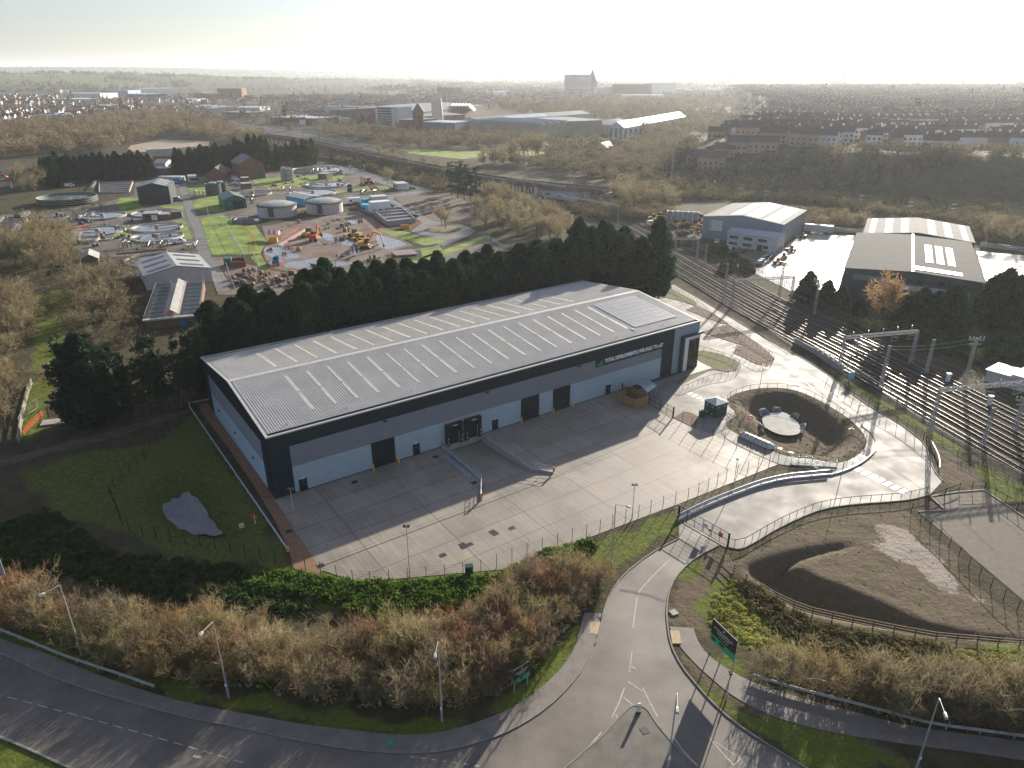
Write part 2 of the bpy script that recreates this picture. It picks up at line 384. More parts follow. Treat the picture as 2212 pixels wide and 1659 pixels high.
scrub=ramp(n1,.38,.62,(.040,.034,.018),(.125,.098,.055)); scrub=mixc(n3,scrub,(.06,.058,.028))
gr=ramp(n2,.3,.7,(.06,.10,.012),(.19,.24,.03)); gr=mixc(n3,gr,(.10,.105,.03))
ea=ramp(n2,.3,.7,(.085,.06,.04),(.21,.16,.11)); ea2=ramp(n1,.4,.6,(.15,.115,.085),(.11,.105,.05)); ea=mixc(n3,ea,ea2)
def edge(ch,sc=.9):
    a=N.new('ShaderNodeMath'); a.operation='ADD'; L.new(sp.outputs[ch],a.inputs[0])
    b2=N.new('ShaderNodeMath'); b2.operation='MULTIPLY_ADD'; b2.inputs[1].default_value=sc; b2.inputs[2].default_value=-.5*sc; L.new(n2,b2.inputs[0]); L.new(b2.outputs[0],a.inputs[1])
    mr=N.new('ShaderNodeMapRange'); mr.inputs['From Min'].default_value=.35; mr.inputs['From Max'].default_value=.65; L.new(a.outputs[0],mr.inputs['Value']); return mr.outputs[0]
c=mixc(edge(1),scrub,ea); c=mixc(edge(0),c,gr); wm=edge(2,2.2); c=mixc(wm,c,(.22,.185,.145))  # wet patch: its pale sheen is mixed into the colour too
L.new(c,b.inputs['Base Color'])
mr=N.new('ShaderNodeMapRange'); mr.inputs['To Min'].default_value=.92; mr.inputs['To Max'].default_value=.68; L.new(wm,mr.inputs['Value']); L.new(mr.outputs[0],b.inputs['Roughness'])
b.inputs['Specular IOR Level'].default_value=.12
bn=N.new('ShaderNodeBump'); bn.inputs['Distance'].default_value=.4; bn.inputs['Strength'].default_value=.9; L.new(noise(.8,10,.72),bn.inputs['Height']); L.new(bn.outputs[0],b.inputs['Normal'])
me.materials.append(m)
# ---------------------------------------------------------------- surface materials
M_asph=mat('asphalt_worn',(.17,.16,.145),.62,var=.2,scale=.35,rvar=.12,bump=.012,bscale=9)
M_road=mat('asphalt_main',(.135,.118,.098),.66,var=.3,scale=.16,rvar=.1,bump=.012,bscale=9)
M_estate=mat('asphalt_estate',(.185,.172,.152),.70,var=.2,scale=.35,rvar=.06,spec=.45,bump=.008,bscale=7)
M_path=mat('path_tarmac',(.17,.15,.13),.75,var=.2,scale=.6,bump=.01)
M_kerb=mat('kerb_concrete',(.20,.185,.16),.8,var=.2,scale=1.5)
M_paint=mat('road_paint',(.42,.40,.36),.7,var=.35,scale=2.2)
M_grass=mat('lawn_grass',(.11,.20,.015),.95,var=.45,scale=.14,col2=(.26,.35,.03),bump=.1,bscale=3,detail=8)
M_mudgrass=mat('worn_grass',(.10,.10,.03),.95,var=.4,scale=.4,col2=(.14,.12,.06),bump=.1,bscale=3)
M_soil=mat('soil',(.10,.075,.055),.95,var=.4,scale=.5,bump=.15,bscale=2)
M_works=mat('works_hardstanding',(.11,.09,.065),.8,var=.5,scale=.12,rvar=.2,detail=8)
M_mud=mat('site_mud',(.16,.115,.08),.75,var=.4,scale=.15,rvar=.25,bump=.15,bscale=1.2,detail=8)
M_water=mat('puddle_water',(.12,.11,.09),.06,var=.25,scale=.2,bump=.01,bscale=3,spec=.6)
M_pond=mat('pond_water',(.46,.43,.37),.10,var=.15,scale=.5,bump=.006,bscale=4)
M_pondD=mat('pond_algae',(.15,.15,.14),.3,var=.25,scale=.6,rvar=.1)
def sheet(name,pts,z,m,label=None,cat=None,holes=(),kind='structure',world=False):
    loops=[[Vector((p[0],p[1],z)) for p in pts]]+[[Vector((p[0],p[1],z)) for p in h] for h in holes]
    T=tessellate_polygon(loops); P=[tuple(p) for l in loops for p in l]; b=MB(); fs=[]
    for t in T:
        a,b_,c_=[P[i] for i in t]
        if (b_[0]-a[0])*(c_[1]-a[1])-(b_[1]-a[1])*(c_[0]-a[0])<0: t=t[::-1]
        fs.append(tuple(t))
    b.add(P,fs); o=b.build(name,m); return tag(o,label,cat,kind=kind)
# estate road
er=WL('d6',[(395,1265),(590,1150),(780,1080),(1000,1000),(1230,950),(1500,930),(1545,885),(1215,850),(1130,845)])
er+= [BL(73.4,-38),BL(73.4,-14.5),BL(73,-3),BL(82,-1.0),BL(97.8,-.8),BL(98.2,41.5),BL(95,44)]
er+= WL('c5',[(880,290),(1000,305),(1090,240),(1060,225)])
RAILKERB=smooth(WL('c6',[(0,222),(150,305),(300,395),(450,485),(600,575),(740,650),(860,715),(1000,812),(1110,905),(1240,1000),(1370,1070),(1480,1140),(1590,1235),(1610,1310),(1640,1400),(1695,1465)]),1)
er+= RAILKERB
LOWKERB=smooth(WL('d4',[(1690,110),(1600,135),(1500,148),(1280,162),(1100,187),(960,242),(820,312),(720,375),(640,415),(578,402)]),1)
er+= LOWKERB
OVAL_OUT=offset(OVAL,.9,True)
if not inside(OVAL_OUT[0],OVAL): pass
else: OVAL_OUT=offset(OVAL,-.9,True)
sheet('estate_road',er,.03,M_estate,'pale glossy curving estate road round the oval pond','road',holes=[OVAL_OUT])
# entrance road and main road
ENTL=smooth(WL('d3',[(2235,375),(2070,460),(1900,595),(1830,700),(1790,800),(1770,920),(1740,1010),(1690,1110)])[:-1]+WL('d5',[(1555,245),(1480,430),(1380,555),(1250,680),(1100,780),(950,855),(800,905),(600,955),(420,970),(200,965),(0,945)])+WL('d2',[(1900,1210),(1500,1120),(1200,1065),(900,985),(600,900),(400,830),(250,770),(100,700),(-100,610),(-500,390)]),1)
ENTR=smooth(WL('d4',[(520,392),(400,452),(310,530),(255,610),(233,700),(230,800),(250,940),(310,1060),(400,1170),(470,1250),(600,1370),(780,1490),(960,1600),(1200,1740),(1700,1950)]),1)
MAINB=smooth(WL('d2',[(-500,1010),(0,1185),(200,1270),(430,1378),(1000,1600)]),1)
rd=list(ENTL)+list(MAINB)+[(-20,20),(60,20)]+list(ENTR)[::-1]+WL('d4',[(578,402),(300,243)])
sheet('main_road',rd,.034,M_road,'worn grey main road with the turning into the industrial estate','road')
# pavements beside them (raised, with a kerb)
def pave(name,edge,outer,m,label,z=.12):
    o=MB().prism(list(edge)+list(outer)[::-1],.0,z).build(name,m); return tag(o,label,'pavement',kind='structure')
pe=WL('d5',[(1590,88),(1560,230),(1530,330),(1480,430),(1380,555),(1250,680),(1100,780),(950,855),(800,905),(600,955),(420,970),(200,965),(0,945)])+WL('d2',[(1900,1210),(1500,1120),(1200,1065),(900,985),(600,900),(400,830),(250,770),(100,700),(-100,610),(-500,390)])
po=WL('d5',[(1480,85),(1450,200),(1420,320),(1300,480),(1130,620),(1000,700),(800,780),(600,835),(420,860),(200,850),(0,825)])+WL('d2',[(1900,1105),(1500,1030),(1200,975),(900,890),(600,785),(400,700),(250,640),(100,600),(-100,520),(-500,310)])
pe=resample(smooth(pe,1),60); po=resample(smooth(po,1),60)
b=MB()
for i in range(len(pe)-1): b.add([(*pe[i],.12),(*pe[i+1],.12),(*po[i+1],.12),(*po[i],.12),(*pe[i],0),(*pe[i+1],0),(*po[i+1],0),(*po[i],0)],[(0,1,2,3),(0,4,5,1),(3,2,6,7)])
tag(b.build('pavement',M_path),'dark tarmac footway curving along the main road below the scrub','pavement',kind='structure')
rp_a=smooth(WL('d4',[(245,840),(290,938),(400,1060),(480,1130),(560,1200),(700,1290),(900,1370),(1200,1440),(1600,1500),(2000,1550),(2300,1600)]),1)
rp_b=smooth(WL('d4',[(380,850),(400,920),(460,1000),(540,1060),(640,1120),(760,1170),(950,1230),(1250,1310),(1600,1400),(2000,1450),(2300,1490)]),1)
rp_a=resample(rp_a,40); rp_b=resample(rp_b,40)
b=MB()
for i in range(len(rp_a)-1): b.quad((*rp_a[i],.05),(*rp_a[i+1],.05),(*rp_b[i+1],.05),(*rp_b[i],.05))
tag(b.build('footpath',M_path),'narrow footpath running right from the junction under bare scrub','footpath',kind='structure')
def kerb(name,line,label,w=.17,h=.14,closed=False,m=None):
    return tag(MB().ribbon(line,w,0,h,closed).build(name,m or M_kerb),label,'kerb',kind='structure')
kerb('kerb',ENTL,'stone kerb along the left of the entrance road and main road')
kerb('kerb',ENTR,'stone kerb along the right of the entrance road')
kerb('kerb',RAILKERB,'kerb between the estate road and the railway verge')
kerb('kerb',LOWKERB,'kerb between the estate road and the muddy basin')
kerb('kerb',MAINB,'pale kerb at the near edge of the main road')
# splitter island
isl=smooth(WL('d5',[(1822,668),(1780,672),(1740,705),(1690,755),(1610,850),(1480,960),(1395,1035),(1290,1130),(1150,1300),(2700,1500),(2380,1250),(2200,1065),(2110,985),(2015,880),(1925,770),(1880,690)]),1,True)
tag(MB().prism(isl,0,.13).build('traffic_island',mat('island_tarmac',(.13,.122,.105),.8,var=.3,scale=.5,col2=(.17,.155,.13))),'grey tarmac splitter island in the road junction','traffic island',kind='structure')
kerb('kerb',isl,'weedy kerb round the splitter island',.2,.17,True)
# road markings
def line(b,pts,w=.12,z=.042): b.ribbon(pts,w,z)
b=MB()
line(b,smooth(WL('d4',[(248,470),(170,545),(100,620),(75,655)]),2)); line(b,smooth(WL('d4',[(68,675),(55,760),(44,852)]),1))
line(b,WL('d5',[(1783,325),(1765,460)]),.1); 
for a in ([(1758,518),(1850,580)],[(1728,615),(1790,668)],[(1735,555),(1700,650),(1655,743)],[(1850,555),(1895,650),(1945,740)],[(1588,838),(1500,940),(1395,1030)],[(2045,870),(2110,960),(2200,1050)],[(1678,725),(1698,760)],[(1770,420),(1810,435)]):
    line(b,WL('d5',a),.13)
line(b,WL('d4',[(465,1455),(580,1590)]),.1); line(b,WL('d4',[(500,1480),(640,1575),(600,1610),(570,1570)]),.1)
for x0 in range(0,1450,95):
    y=lambda x: 930+ (x-50)*.262+ (x-50)**2*.000012
    line(b,WL('d2',[(x0+50,y(x0+50)),(x0+110,y(x0+110))]),.09)
line(b,smooth(WL('d2',[(-300,1080),(0,1175),(200,1262),(430,1370)]),1),.12)
for x in range(380,800,68): line(b,WL('d5',[(x,990+(x-380)*.14),(x+28,995+(x-380)*.14)]),.1)
b.quad(*[(*W('d2',x,y).xy,.042) for x,y in ((1225,1297),(1278,1305),(1272,1322),(1215,1312))])
tag(b.build('road_marking',M_paint),'white give way and centre lines painted at the junction','road marking',kind='structure')
tag(MB().ribbon(WL('d3',[(1885,680),(1950,690),(2060,712),(2150,750)]),.55,.038).build('road_patch',mat('patch_tar',(.075,.068,.06),.75,var=.25,scale=1)),'dark transverse repair strip across the entrance road','road marking',kind='structure')
tag(MB().ribbon(WL('d6',[(1090,1010),(1180,1080),(1300,1155)]),.12,.036).build('road_joint',M_paint),'thin pale joint line across the access road','road marking',kind='structure')
# crossings on the estate road
b=MB()
def zebra(c,a,bq,n,w,l):
    p,q=W(c,*a).xy,W(c,*bq).xy; d=(q-p).normalized(); nn=Vector((-d.y,d.x))
    for k in range(n):
        o=p+(q-p)*(k/(n-1)); P=[o-d*w/2-nn*l/2,o+d*w/2-nn*l/2,o+d*w/2+nn*l/2,o-d*w/2+nn*l/2]
        b.quad(*[(*t,.042) for t in P])
zebra('c6',(640,745),(775,878),6,.75,2.0); zebra('c6',(95,910),(185,952),4,.7,1.4); zebra('c6',(1165,1392),(1445,1530),7,.85,1.7)
zebra('c6',(1145,1335),(1187,1307),2,.6,1.2)
line(b,WL('c6',[(700,715),(800,800),(870,880)]),.12); line(b,WL('c6',[(690,725),(770,790)]),.12)
for k in range(14):
    x=790+k*14; line(b,WL('c6',[(x,800+k*13),(x+8,807+k*13)]),.1)
for a in ([(150,535),(200,510)],[(190,575),(290,545)],[(265,605),(350,575)],[(320,625),(405,595)],[(0,335),(45,322)],[(30,345),(80,330)]): line(b,WL('c6',a),.1)
for a in ([(1000,325),(1075,300)],[(1055,340),(1130,318)],[(1110,350),(1170,335)],[(1150,365),(1215,350)],[(1020,305),(1060,300)]): line(b,WL('c5',a),.1)
tag(b.build('road_marking',mat('fresh_paint',(.78,.77,.74),.5,var=.1,scale=2)),'white crossing blocks and bay lines on the estate road','road marking',kind='structure')
# planting beds on the estate
def bed(name,c,pts,m,label,z=.1,it=1,wc=None):
    p=smooth(WL(c,pts),it,True); tag(MB().prism(p,0,z).build(name,m),label,'planting bed',kind='structure'); kerb('kerb',p,'kerb round the '+label,.15,z+.03,True); return p
M_bedearth=mat('bed_earth',(.17,.12,.08),.95,var=.35,scale=1.2,bump=.1,bscale=4)
M_bedgrass=mat('bed_grass',(.11,.13,.035),.95,var=.4,scale=.9,col2=(.19,.19,.06),bump=.1,bscale=4)
BED1=bed('planting_bed','c5',[(1130,855),(1240,800),(1340,750),(1420,770),(1500,760),(1515,720),(1470,690),(1400,660),(1240,630),(1240,690),(1345,748),(1170,800),(1110,835)],M_bedgrass,'grassy bed beside the entrance glazing',it=1)
BED2=bed('planting_bed','c5',[(1180,378),(1245,352),(1330,395),(1440,465),(1400,465)],M_bedearth,'slim brown bed between the parking bays',it=0)
BED3=bed('planting_bed','c5',[(1275,520),(1440,470),(1560,545),(1700,650),(1735,690),(1690,735),(1620,720),(1480,650),(1500,610),(1560,610),(1400,560)],M_bedearth,'long brown bed beside the back fence',it=0)
BED4=bed('planting_bed','c5',[(935,275),(1060,235),(1240,330),(1245,355),(1150,325),(1050,300),(1000,308)],M_bedgrass,'rough grass bed at the top of the car park',it=0)
bed('planting_bed','c5',[(1100,1060),(1160,1025),(1200,1030),(1260,1060),(1240,1130)],M_bedearth,'triangular brown bed beside the green kiosk',it=0)
tag(MB().prism(WL('c5',[(1172,800),(1340,748),(1235,695),(1225,765)]),0,.11).build('pavement',mat('slab_paving',(.27,.25,.23),.6,var=.12,scale=.8)),'pale triangular paving outside the entrance glazing','pavement',kind='structure')
# block paved lot on the far right
lot=WL('d4',[(1625,205),(1780,200),(1690,120),(1850,95),(1990,85),(2212,235),(2600,500),(2600,1000),(2212,700),(2000,520)])
sheet('paved_lot',lot,.05,mat('block_paving',(.17,.145,.115),.85,var=.16,scale=1.1,spec=.2),'brown block paved lot inside the mesh fence','paved lot')
b=MB(); d=(lot[0]-lot[9]).normalized(); 
o=tag(MB().ribbon(lot[:7],.25,0,.16).build('kerb',M_kerb),'kerb round the block paved lot','kerb',kind='structure')
# ponds
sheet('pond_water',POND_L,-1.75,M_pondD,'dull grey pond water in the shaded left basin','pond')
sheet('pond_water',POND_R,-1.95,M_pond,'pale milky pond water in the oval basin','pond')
# works yards on the right
sheet('concrete_yard',WL('c3',[(905,1090),(1265,1100),(1150,1290),(1115,1420),(1110,1500),(900,1460),(600,1310),(720,1210),(840,1130)]),.04,mat('wet_concrete',(.42,.41,.38),.24,var=.15,scale=.12,rvar=.14,detail=7,spec=.7),'wet shining concrete yard between the two industrial units','yard')
sheet('concrete_yard',WL('c3',[(1930,1190),(2212,1215),(2600,1250),(2500,1600),(1990,1479),(1985,1370)]),.045,MATS['wet_concrete'],'shining concrete yard behind the dark flat unit','yard')
sheet('car_park',WL('c3',[(480,1180),(600,1190),(720,1200),(840,1125),(880,1090),(640,1310),(560,1240)]),.05,M_works,'small tarmac car park in front of the pale unit','car park')
# ---------------------------------------------------------------- the big unit
M_dark=mat('cladding_anthracite',(.012,.030,.040),.42,var=.12,scale=.4,spec=.5)  # teal of the shaded walls is mixed into this base colour
M_mid=mat('cladding_grey',(.25,.265,.29),.45,metal=.2,var=.06,scale=.3)
M_light=mat('cladding_silver',(.42,.52,.57),.38,metal=.25,var=.05,scale=.3)
M_panel=mat('cladding_flat',(.30,.37,.42),.4,metal=.2,var=.05,scale=.5)
M_roof=mat('roof_sheet',(.56,.53,.48),.5,metal=.0,var=.1,scale=.25,rvar=.08)
M_trim=mat('trim_pale',(.55,.54,.50),.45,metal=.2,var=.1,scale=1)
M_sky=mat('rooflight_grp',(.50,.49,.40),.5,var=.2,scale=1.2)
M_black=mat('black_paint',(.012,.014,.017),.5,var=.2,scale=2)
M_door=mat('door_black',(.006,.012,.016),.5,var=.15,scale=2)
M_yellow=mat('safety_yellow',(.78,.48,.02),.5,var=.1,scale=3)
M_glass=mat('dark_glass',(.015,.022,.025),.06,var=.2,scale=.5,spec=.8)
M_white=mat('white_paint',(.75,.75,.73),.5,var=.08,scale=2)
M_galv=mat('galvanised',(.46,.52,.57),.38,metal=.55,var=.12,scale=2)
M_conc=mat('cast_concrete',(.36,.34,.31),.8,var=.18,scale=.8,bump=.01)
M_green=mat('sign_green',(.01,.36,.16),.45,var=.05,scale=1)
M_pv=mat('solar_glass',(.33,.325,.31),.3,var=.12,scale=.35,spec=.9)  # dark panels made pale: reflected sky is in the base colour
LEN,DEP,EAV,RID=97.2,40.5,11.0,13.1
wh=thing('warehouse','huge new grey warehouse with ribbed roof and for sale lettering','warehouse',(FLx,FLy,0),BA)
def rib_wall(b, s0,s1,z0,z1,t,pitch=.38,dep=.06):
    n=int(round((z1-z0)/pitch)); pz=(z1-z0)/n
    for k in range(n):
        z=z0+k*pz
        for (a,b_,oa,ob) in ((0,.42,0,0),(.42,.5,0,dep),(.5,.92,dep,dep),(.92,1,dep,0)):
            b.quad((s0,t-oa,z+a*pz),(s1,t-oa,z+a*pz),(s1,t-ob,z+b_*pz),(s0,t-ob,z+b_*pz))
def rib_wallg(b, t0,t1,z0,z1,s,pitch=.3,dep=.035):
    n=int(round((z1-z0)/pitch)); pz=(z1-z0)/n
    for k in range(n):
        z=z0+k*pz
        for (a,b_,oa,ob) in ((0,.42,0,0),(.42,.5,0,dep),(.5,.92,dep,dep),(.92,1,dep,0)):
            b.quad((s-oa,t1,z+a*pz),(s-oa,t0,z+a*pz),(s-ob,t0,z+b_*pz),(s-ob,t1,z+b_*pz))
# core wall body (dark), gables
b=MB(); b.box(0.03,0.03,-1.3,LEN-.03,DEP-.03,EAV)
for s in (.0,LEN-.35):
    b.add([(s,0.03,EAV),(s+.35,.03,EAV),(s+.35,DEP/2,RID+.05),(s,DEP/2,RID+.05),(s,DEP-.03,EAV),(s+.35,DEP-.03,EAV)],[(0,1,2,3),(3,2,5,4),(0,3,4),(1,5,2)])
b.build('wall',M_dark,wh)
b=MB()
for k in range(int(LEN/.35)):   # vertical ribs on the dark top band
    s=.05+k*.35
    if s<LEN-8.2: b.box(s,-.03,8.52,s+.2,.04,EAV-.05)
for s0,s1 in ((0,3.1),(85.7,89.1)):
    s=s0+.03
    while s<s1-.2: b.box(s,-.03,0,s+.2,.04,8.5); s+=.35
t=.1
while t<DEP: b.box(-.03,t,8.6,.04,t+.2,EAV+ (RID-EAV)*(1-abs(t-DEP/2)/(DEP/2))-.12); t+=.35
for t0,t1 in ((0,3.4),(37,DEP)):
    t=t0+.05
    while t<t1-.2: b.box(-.03,t,0,.04,t+.2,8.55); t+=.35
b.build('dark_cladding',M_dark,wh)
b=MB(); rib_wall(b,3.1,85.7,0.1,4.8,-.06); b.box(3.1,-.05,0,85.7,.03,4.8); rib_wallg(b,3.4,37,.1,4.9,-.06); b.box(-.05,3.4,0,.03,37,4.9); b.build('light_cladding',M_light,wh)
b=MB(); rib_wall(b,3.1,85.7,4.8,8.5,-.065); b.box(3.1,-.055,4.8,85.7,.03,8.5); rib_wallg(b,3.4,37,4.9,8.7,-.065); b.box(-.055,3.4,4.9,.03,37,8.7); b.build('grey_cladding',M_mid,wh)
b=MB()
for k in range(9): b.box(89.1,-.09,k*1.2+.02,LEN+.06,.03,k*1.2+1.18)
b.box(89.1,-.07,0,LEN,.03,EAV-.1); b.build('panel_cladding',M_panel,wh)
b=MB()   # base plinth and vertical trims
b.box(3.1,-.14,0,85.7,-.05,.1)
for s in (3.05,85.65,89.05): b.box(s,-.15,0,s+.12,-.03,8.55 if s<89 else 10.9)
b.box(-.15,3.35,0,-.03,3.47,8.7); b.box(-.15,36.9,0,-.03,37.02,8.7)
b.build('trim',M_dark,wh)
# roof sheets with ribs
def roof_side(t0,z0,t1,z1):
    b=MB(); n=230; p=(LEN-.8)/n; dz=.1
    prof=[]
    for k in range(n):
        s=.4+k*p; prof+=[(s,0),(s+p*.50,0),(s+p*.62,dz),(s+p*.88,dz)]
    prof.append((LEN-.4,0)); V=[]
    for s,h in prof: V+= [(s,t0,z0+h),(s,t1,z1+h)]
    F=[(2*i,2*i+2,2*i+3,2*i+1) if t1>t0 else (2*i,2*i+1,2*i+3,2*i+2) for i in range(len(prof)-1)]
    b.add(V,F); return b
rf=roof_side(.85,EAV+.09,DEP/2,RID+.09).build('roof',M_roof,wh); roof_side(DEP-.85,EAV+.09,DEP/2,RID+.09).build('roof',M_roof,wh)
b=MB()
b.box(-.22,-.22,EAV-.12,LEN+.22,.10,EAV+.12); b.box(-.22,DEP-.1,EAV-.12,LEN+.22,DEP+.22,EAV+.12)
b.build('gutter_fascia',M_trim,wh)
b=MB(); b.box(.2,.1,EAV-.1,LEN-.2,.9,EAV-.02); b.box(.2,DEP-.9,EAV-.1,LEN-.2,DEP-.1,EAV-.02); b.build('gutter',M_dark,wh)
b=MB()
for s in (-.2,LEN-.25):
    b=MB()
    for a,c in (((-.2),DEP/2),(DEP/2,DEP+.2)):
        za,zc=(EAV+.10,RID+.24) if a<1 else (RID+.24,EAV+.10)
        b.add([(s,a,za-.16),(s+.45,a,za-.16),(s+.45,c,zc-.16),(s,c,zc-.16),(s,a,za),(s+.45,a,za),(s+.45,c,zc),(s,c,zc)],[(4,5,6,7),(0,4,7,3),(1,2,6,5),(0,1,5,4),(2,3,7,6)])
    b.build('verge_flashing',M_trim,wh)
b=MB(); 
for sg in (-1,1): 
    t1=DEP/2+sg*.55; q=[(.2,DEP/2,RID+.2),(LEN-.2,DEP/2,RID+.2),(LEN-.2,t1,RID+.14),(.2,t1,RID+.14)]
    b.quad(*(q[::-1] if sg<0 else q))
b.build('ridge_cap',M_trim,wh)
def on_roof(t): return EAV+.09+(RID-EAV)*(1-abs(t-DEP/2)/(DEP/2)) if True else 0
def zr(t):
    if t<=DEP/2: return EAV+.09+(t-.85)/(DEP/2-.85)*(RID-EAV)
    return EAV+.09+(DEP-.85-t)/(DEP/2-.85)*(RID-EAV)
first=None
for k in range(19):
    s=9.1+k*3.89
    for segs in (((4.4,10.7),(11.1,17.5)),((22.6,28.8),(29.1,35.6))):
        if first is None:
            b=MB()
            for t0,t1 in segs:
                b.add([(-.29,t0,zr(t0)+.12),(.29,t0,zr(t0)+.12),(.29,t1,zr(t1)+.12),(-.29,t1,zr(t1)+.12),(-.29,t0,zr(t0)),(.29,t0,zr(t0)),(.29,t1,zr(t1)),(-.29,t1,zr(t1))],[(0,1,2,3),(0,4,5,1),(1,5,6,2),(2,6,7,3),(3,7,4,0)])
            first=b.build('rooflight',M_sky,wh); first.location=(s,0,0); src=first; firstb=None
        elif segs[0][0]>20:
            if firstb is None:
                b=MB()
                for t0,t1 in segs:
                    b.add([(-.29,t0,zr(t0)+.12),(.29,t0,zr(t0)+.12),(.29,t1,zr(t1)+.12),(-.29,t1,zr(t1)+.12),(-.29,t0,zr(t0)),(.29,t0,zr(t0)),(.29,t1,zr(t1)),(-.29,t1,zr(t1))],[(0,1,2,3),(0,4,5,1),(1,5,6,2),(2,6,7,3),(3,7,4,0)])
                firstb=b.build('rooflight',M_sky,wh); firstb.location=(s,0,0)
            else: copy_tree(firstb,(s,0,0),parent=wh)
        else: copy_tree(first,(s,0,0),parent=wh)
b=MB()   # solar panels
nx_,ny_=12,8
for i in range(nx_):
    for j in range(ny_):
        s0=81+i*13.2/nx_; t0=4+j*14.0/ny_; s1=s0+13.2/nx_-.06; t1=t0+14/ny_-.06
        b.add([(s0,t0,zr(t0)+.2),(s1,t0,zr(t0)+.2),(s1,t1,zr(t1)+.2),(s0,t1,zr(t1)+.2),(s0,t0,zr(t0)+.15),(s1,t0,zr(t0)+.15),(s1,t1,zr(t1)+.15),(s0,t1,zr(t1)+.15)],[(0,1,2,3),(0,4,5,1),(1,5,6,2),(2,6,7,3),(3,7,4,0)])
b.build('solar_array',M_pv,wh)
b=MB(); b.add([(80.9,3.9,zr(4)+.06),(94.4,3.9,zr(4)+.06),(94.4,18.1,zr(18.1)+.06),(80.9,18.1,zr(18.1)+.06)],[(0,1,2,3)]); b.box(79.6,3.0,zr(3)+.08,80.0,3.9,zr(3)+.3); b.build('solar_frame',M_galv,wh)
b=MB(); b.box(-.14,-.14,0,.14,.14,.1); b.box(-.05,-.05,.1,.05,.05,.34); b.box(-.2,-.04,.3,.2,.04,.36)
va=b.build('roof_anchor',M_trim,wh); va.location=(4,2.2,zr(2.2)+.05)
for s,t in [(14,2.3),(26,2.3),(38,2.3),(50,2.3),(62,2.3),(74,2.3),(88,2.3),(95,6),(95,17),(2.5,9),(1.8,30),(3,20.8),(15,21),(27,21),(40,21),(52,21),(64,21),(76,21),(90,21),(95,30),(12,38.4),(26,38.4),(40,38.4),(54,38.4),(68,38.4),(84,38.4)]:
    copy_tree(va,(s,t,zr(t)+.05),parent=wh)
# roller doors
for i,s in enumerate((16.8,47.9,55.7)):
    b=MB(); b.box(s,-.13,0,s+4.1,-.02,4.7)
    for k in range(9): b.box(s+.15,-.16,.15+k*.5,s+3.95,-.12,.15+k*.5+.44)
    rd_=b.build('roller_door',M_door,wh)
    b=MB(); b.box(s-.1,-.19,0,s+.12,-.05,4.8); b.box(s+3.98,-.19,0,s+4.2,-.05,4.8); b.box(s-.1,-.19,4.68,s+4.2,-.05,4.85); b.build('door_frame',M_black,rd_)
    b=MB(); b.box(s+.9,-.175,1.35,s+1.5,-.15,1.6); b.box(s+2.4,-.175,1.35,s+3.0,-.15,1.6); b.build('window',M_glass,rd_)
# personnel doors
pd=None
for s in (3.9,24.4,41.1,69.6,78.4):
    if s>75: continue
    if pd is None:
        b=MB(); b.box(0,-.16,.02,1.35,-.02,2.15); pd=b.build('door',M_door,wh)
        b=MB(); b.box(1.1,-.2,1.0,1.22,-.15,1.12); b.build('handle',M_galv,pd)
        b=MB(); b.box(.55,-.185,1.45,.8,-.165,1.75); b.build('door_sign',mat('sign_blue',(.02,.12,.4),.4),pd)
        b=MB(); b.box(.42,-.34,2.35,.95,-.05,2.5); b.build('door_lamp',M_white,pd)
        pd.location=(s,0,0)
    else: copy_tree(pd,(s,0,0),parent=wh)
# dock doors
b=MB(); b.box(30.6,-.12,-1.25,38.4,-.02,4.9); b.build('dock_surround',M_trim,wh)
dk=None
for s in (30.95,34.95):
    if dk is None:
        b=MB(); b.box(0,-.95,3.75,3.35,-.1,4.3); b.box(0,-.85,.1,.55,-.1,3.8); b.box(2.8,-.85,.1,3.35,-.1,3.8); dk=b.build('dock_shelter',M_black,wh)
        b=MB(); b.box(.5,-.3,.1,2.85,-.11,3.8); 
        for k in range(6): b.box(.55,-.33,.2+k*.6,2.8,-.29,.2+k*.6+.54)
        b.build('dock_door',M_door,dk)
        b=MB(); b.box(-.05,-.7,-.35,3.4,-.1,.1); b.box(.3,-.95,-.3,.6,-.7,.05); b.box(2.75,-.95,-.3,3.05,-.7,.05); b.build('dock_leveller',M_conc,dk)
        b=MB()
        for x in (.28,3.07): 
            b.box(x-.07,-.88,.55,x+.07,-.84,.85); b.box(x-.07,-.88,1.35,x+.07,-.84,1.65)
        b.box(1.2,-.98,3.95,2.2,-.94,4.1)
        b.build('dock_marking',M_white,dk)
        b=MB(); b.beam((2.55,-.6,.1),(2.6,-.6,2.6),.1); b.build('dock_arm',M_galv,dk)
        dk.location=(s,0,0)
    else: copy_tree(dk,(s,0,0),parent=wh)
# entrance frame and glazing
b=MB(); b.box(91.4,-.75,0,92.2,-.05,8.6); b.box(92.2,-.75,8.15,98.2,-.05,8.6); b.box(97.3,-.05,8.15,98.2,6.2,8.6); b.box(97.3,5.6,0,98.0,6.2,8.15); fr=b.build('entrance_frame',M_dark,wh)
b=MB(); b.box(92.2,-.45,0,93.8,-.1,8.15); b.box(93.8,-.45,7.35,97.5,-.1,8.15); b.box(97.25,-.1,7.35,97.6,5.6,8.15); b.build('frame_lining',M_white,fr)
gl=MB().box(93.8,-.3,.15,97.4,.6,7.35).box(96.8,.6,.15,97.4,5.6,7.35).build('entrance_glazing',M_glass,wh)
b=MB()
for s in (93.8,94.7,95.6,96.5,97.36): b.box(s,-.36,.1,s+.08,-.28,7.35)
for z in (.1,1.0,2.6,3.3,4.4,6.2,7.27): b.box(93.8,-.37,z,97.45,-.28,z+.09); b.box(97.38,-.3,z,97.46,5.6,z+.09)
for t in (.9,2.1,3.3,4.5,5.5): b.box(97.38,t,.1,97.46,t+.08,7.35)
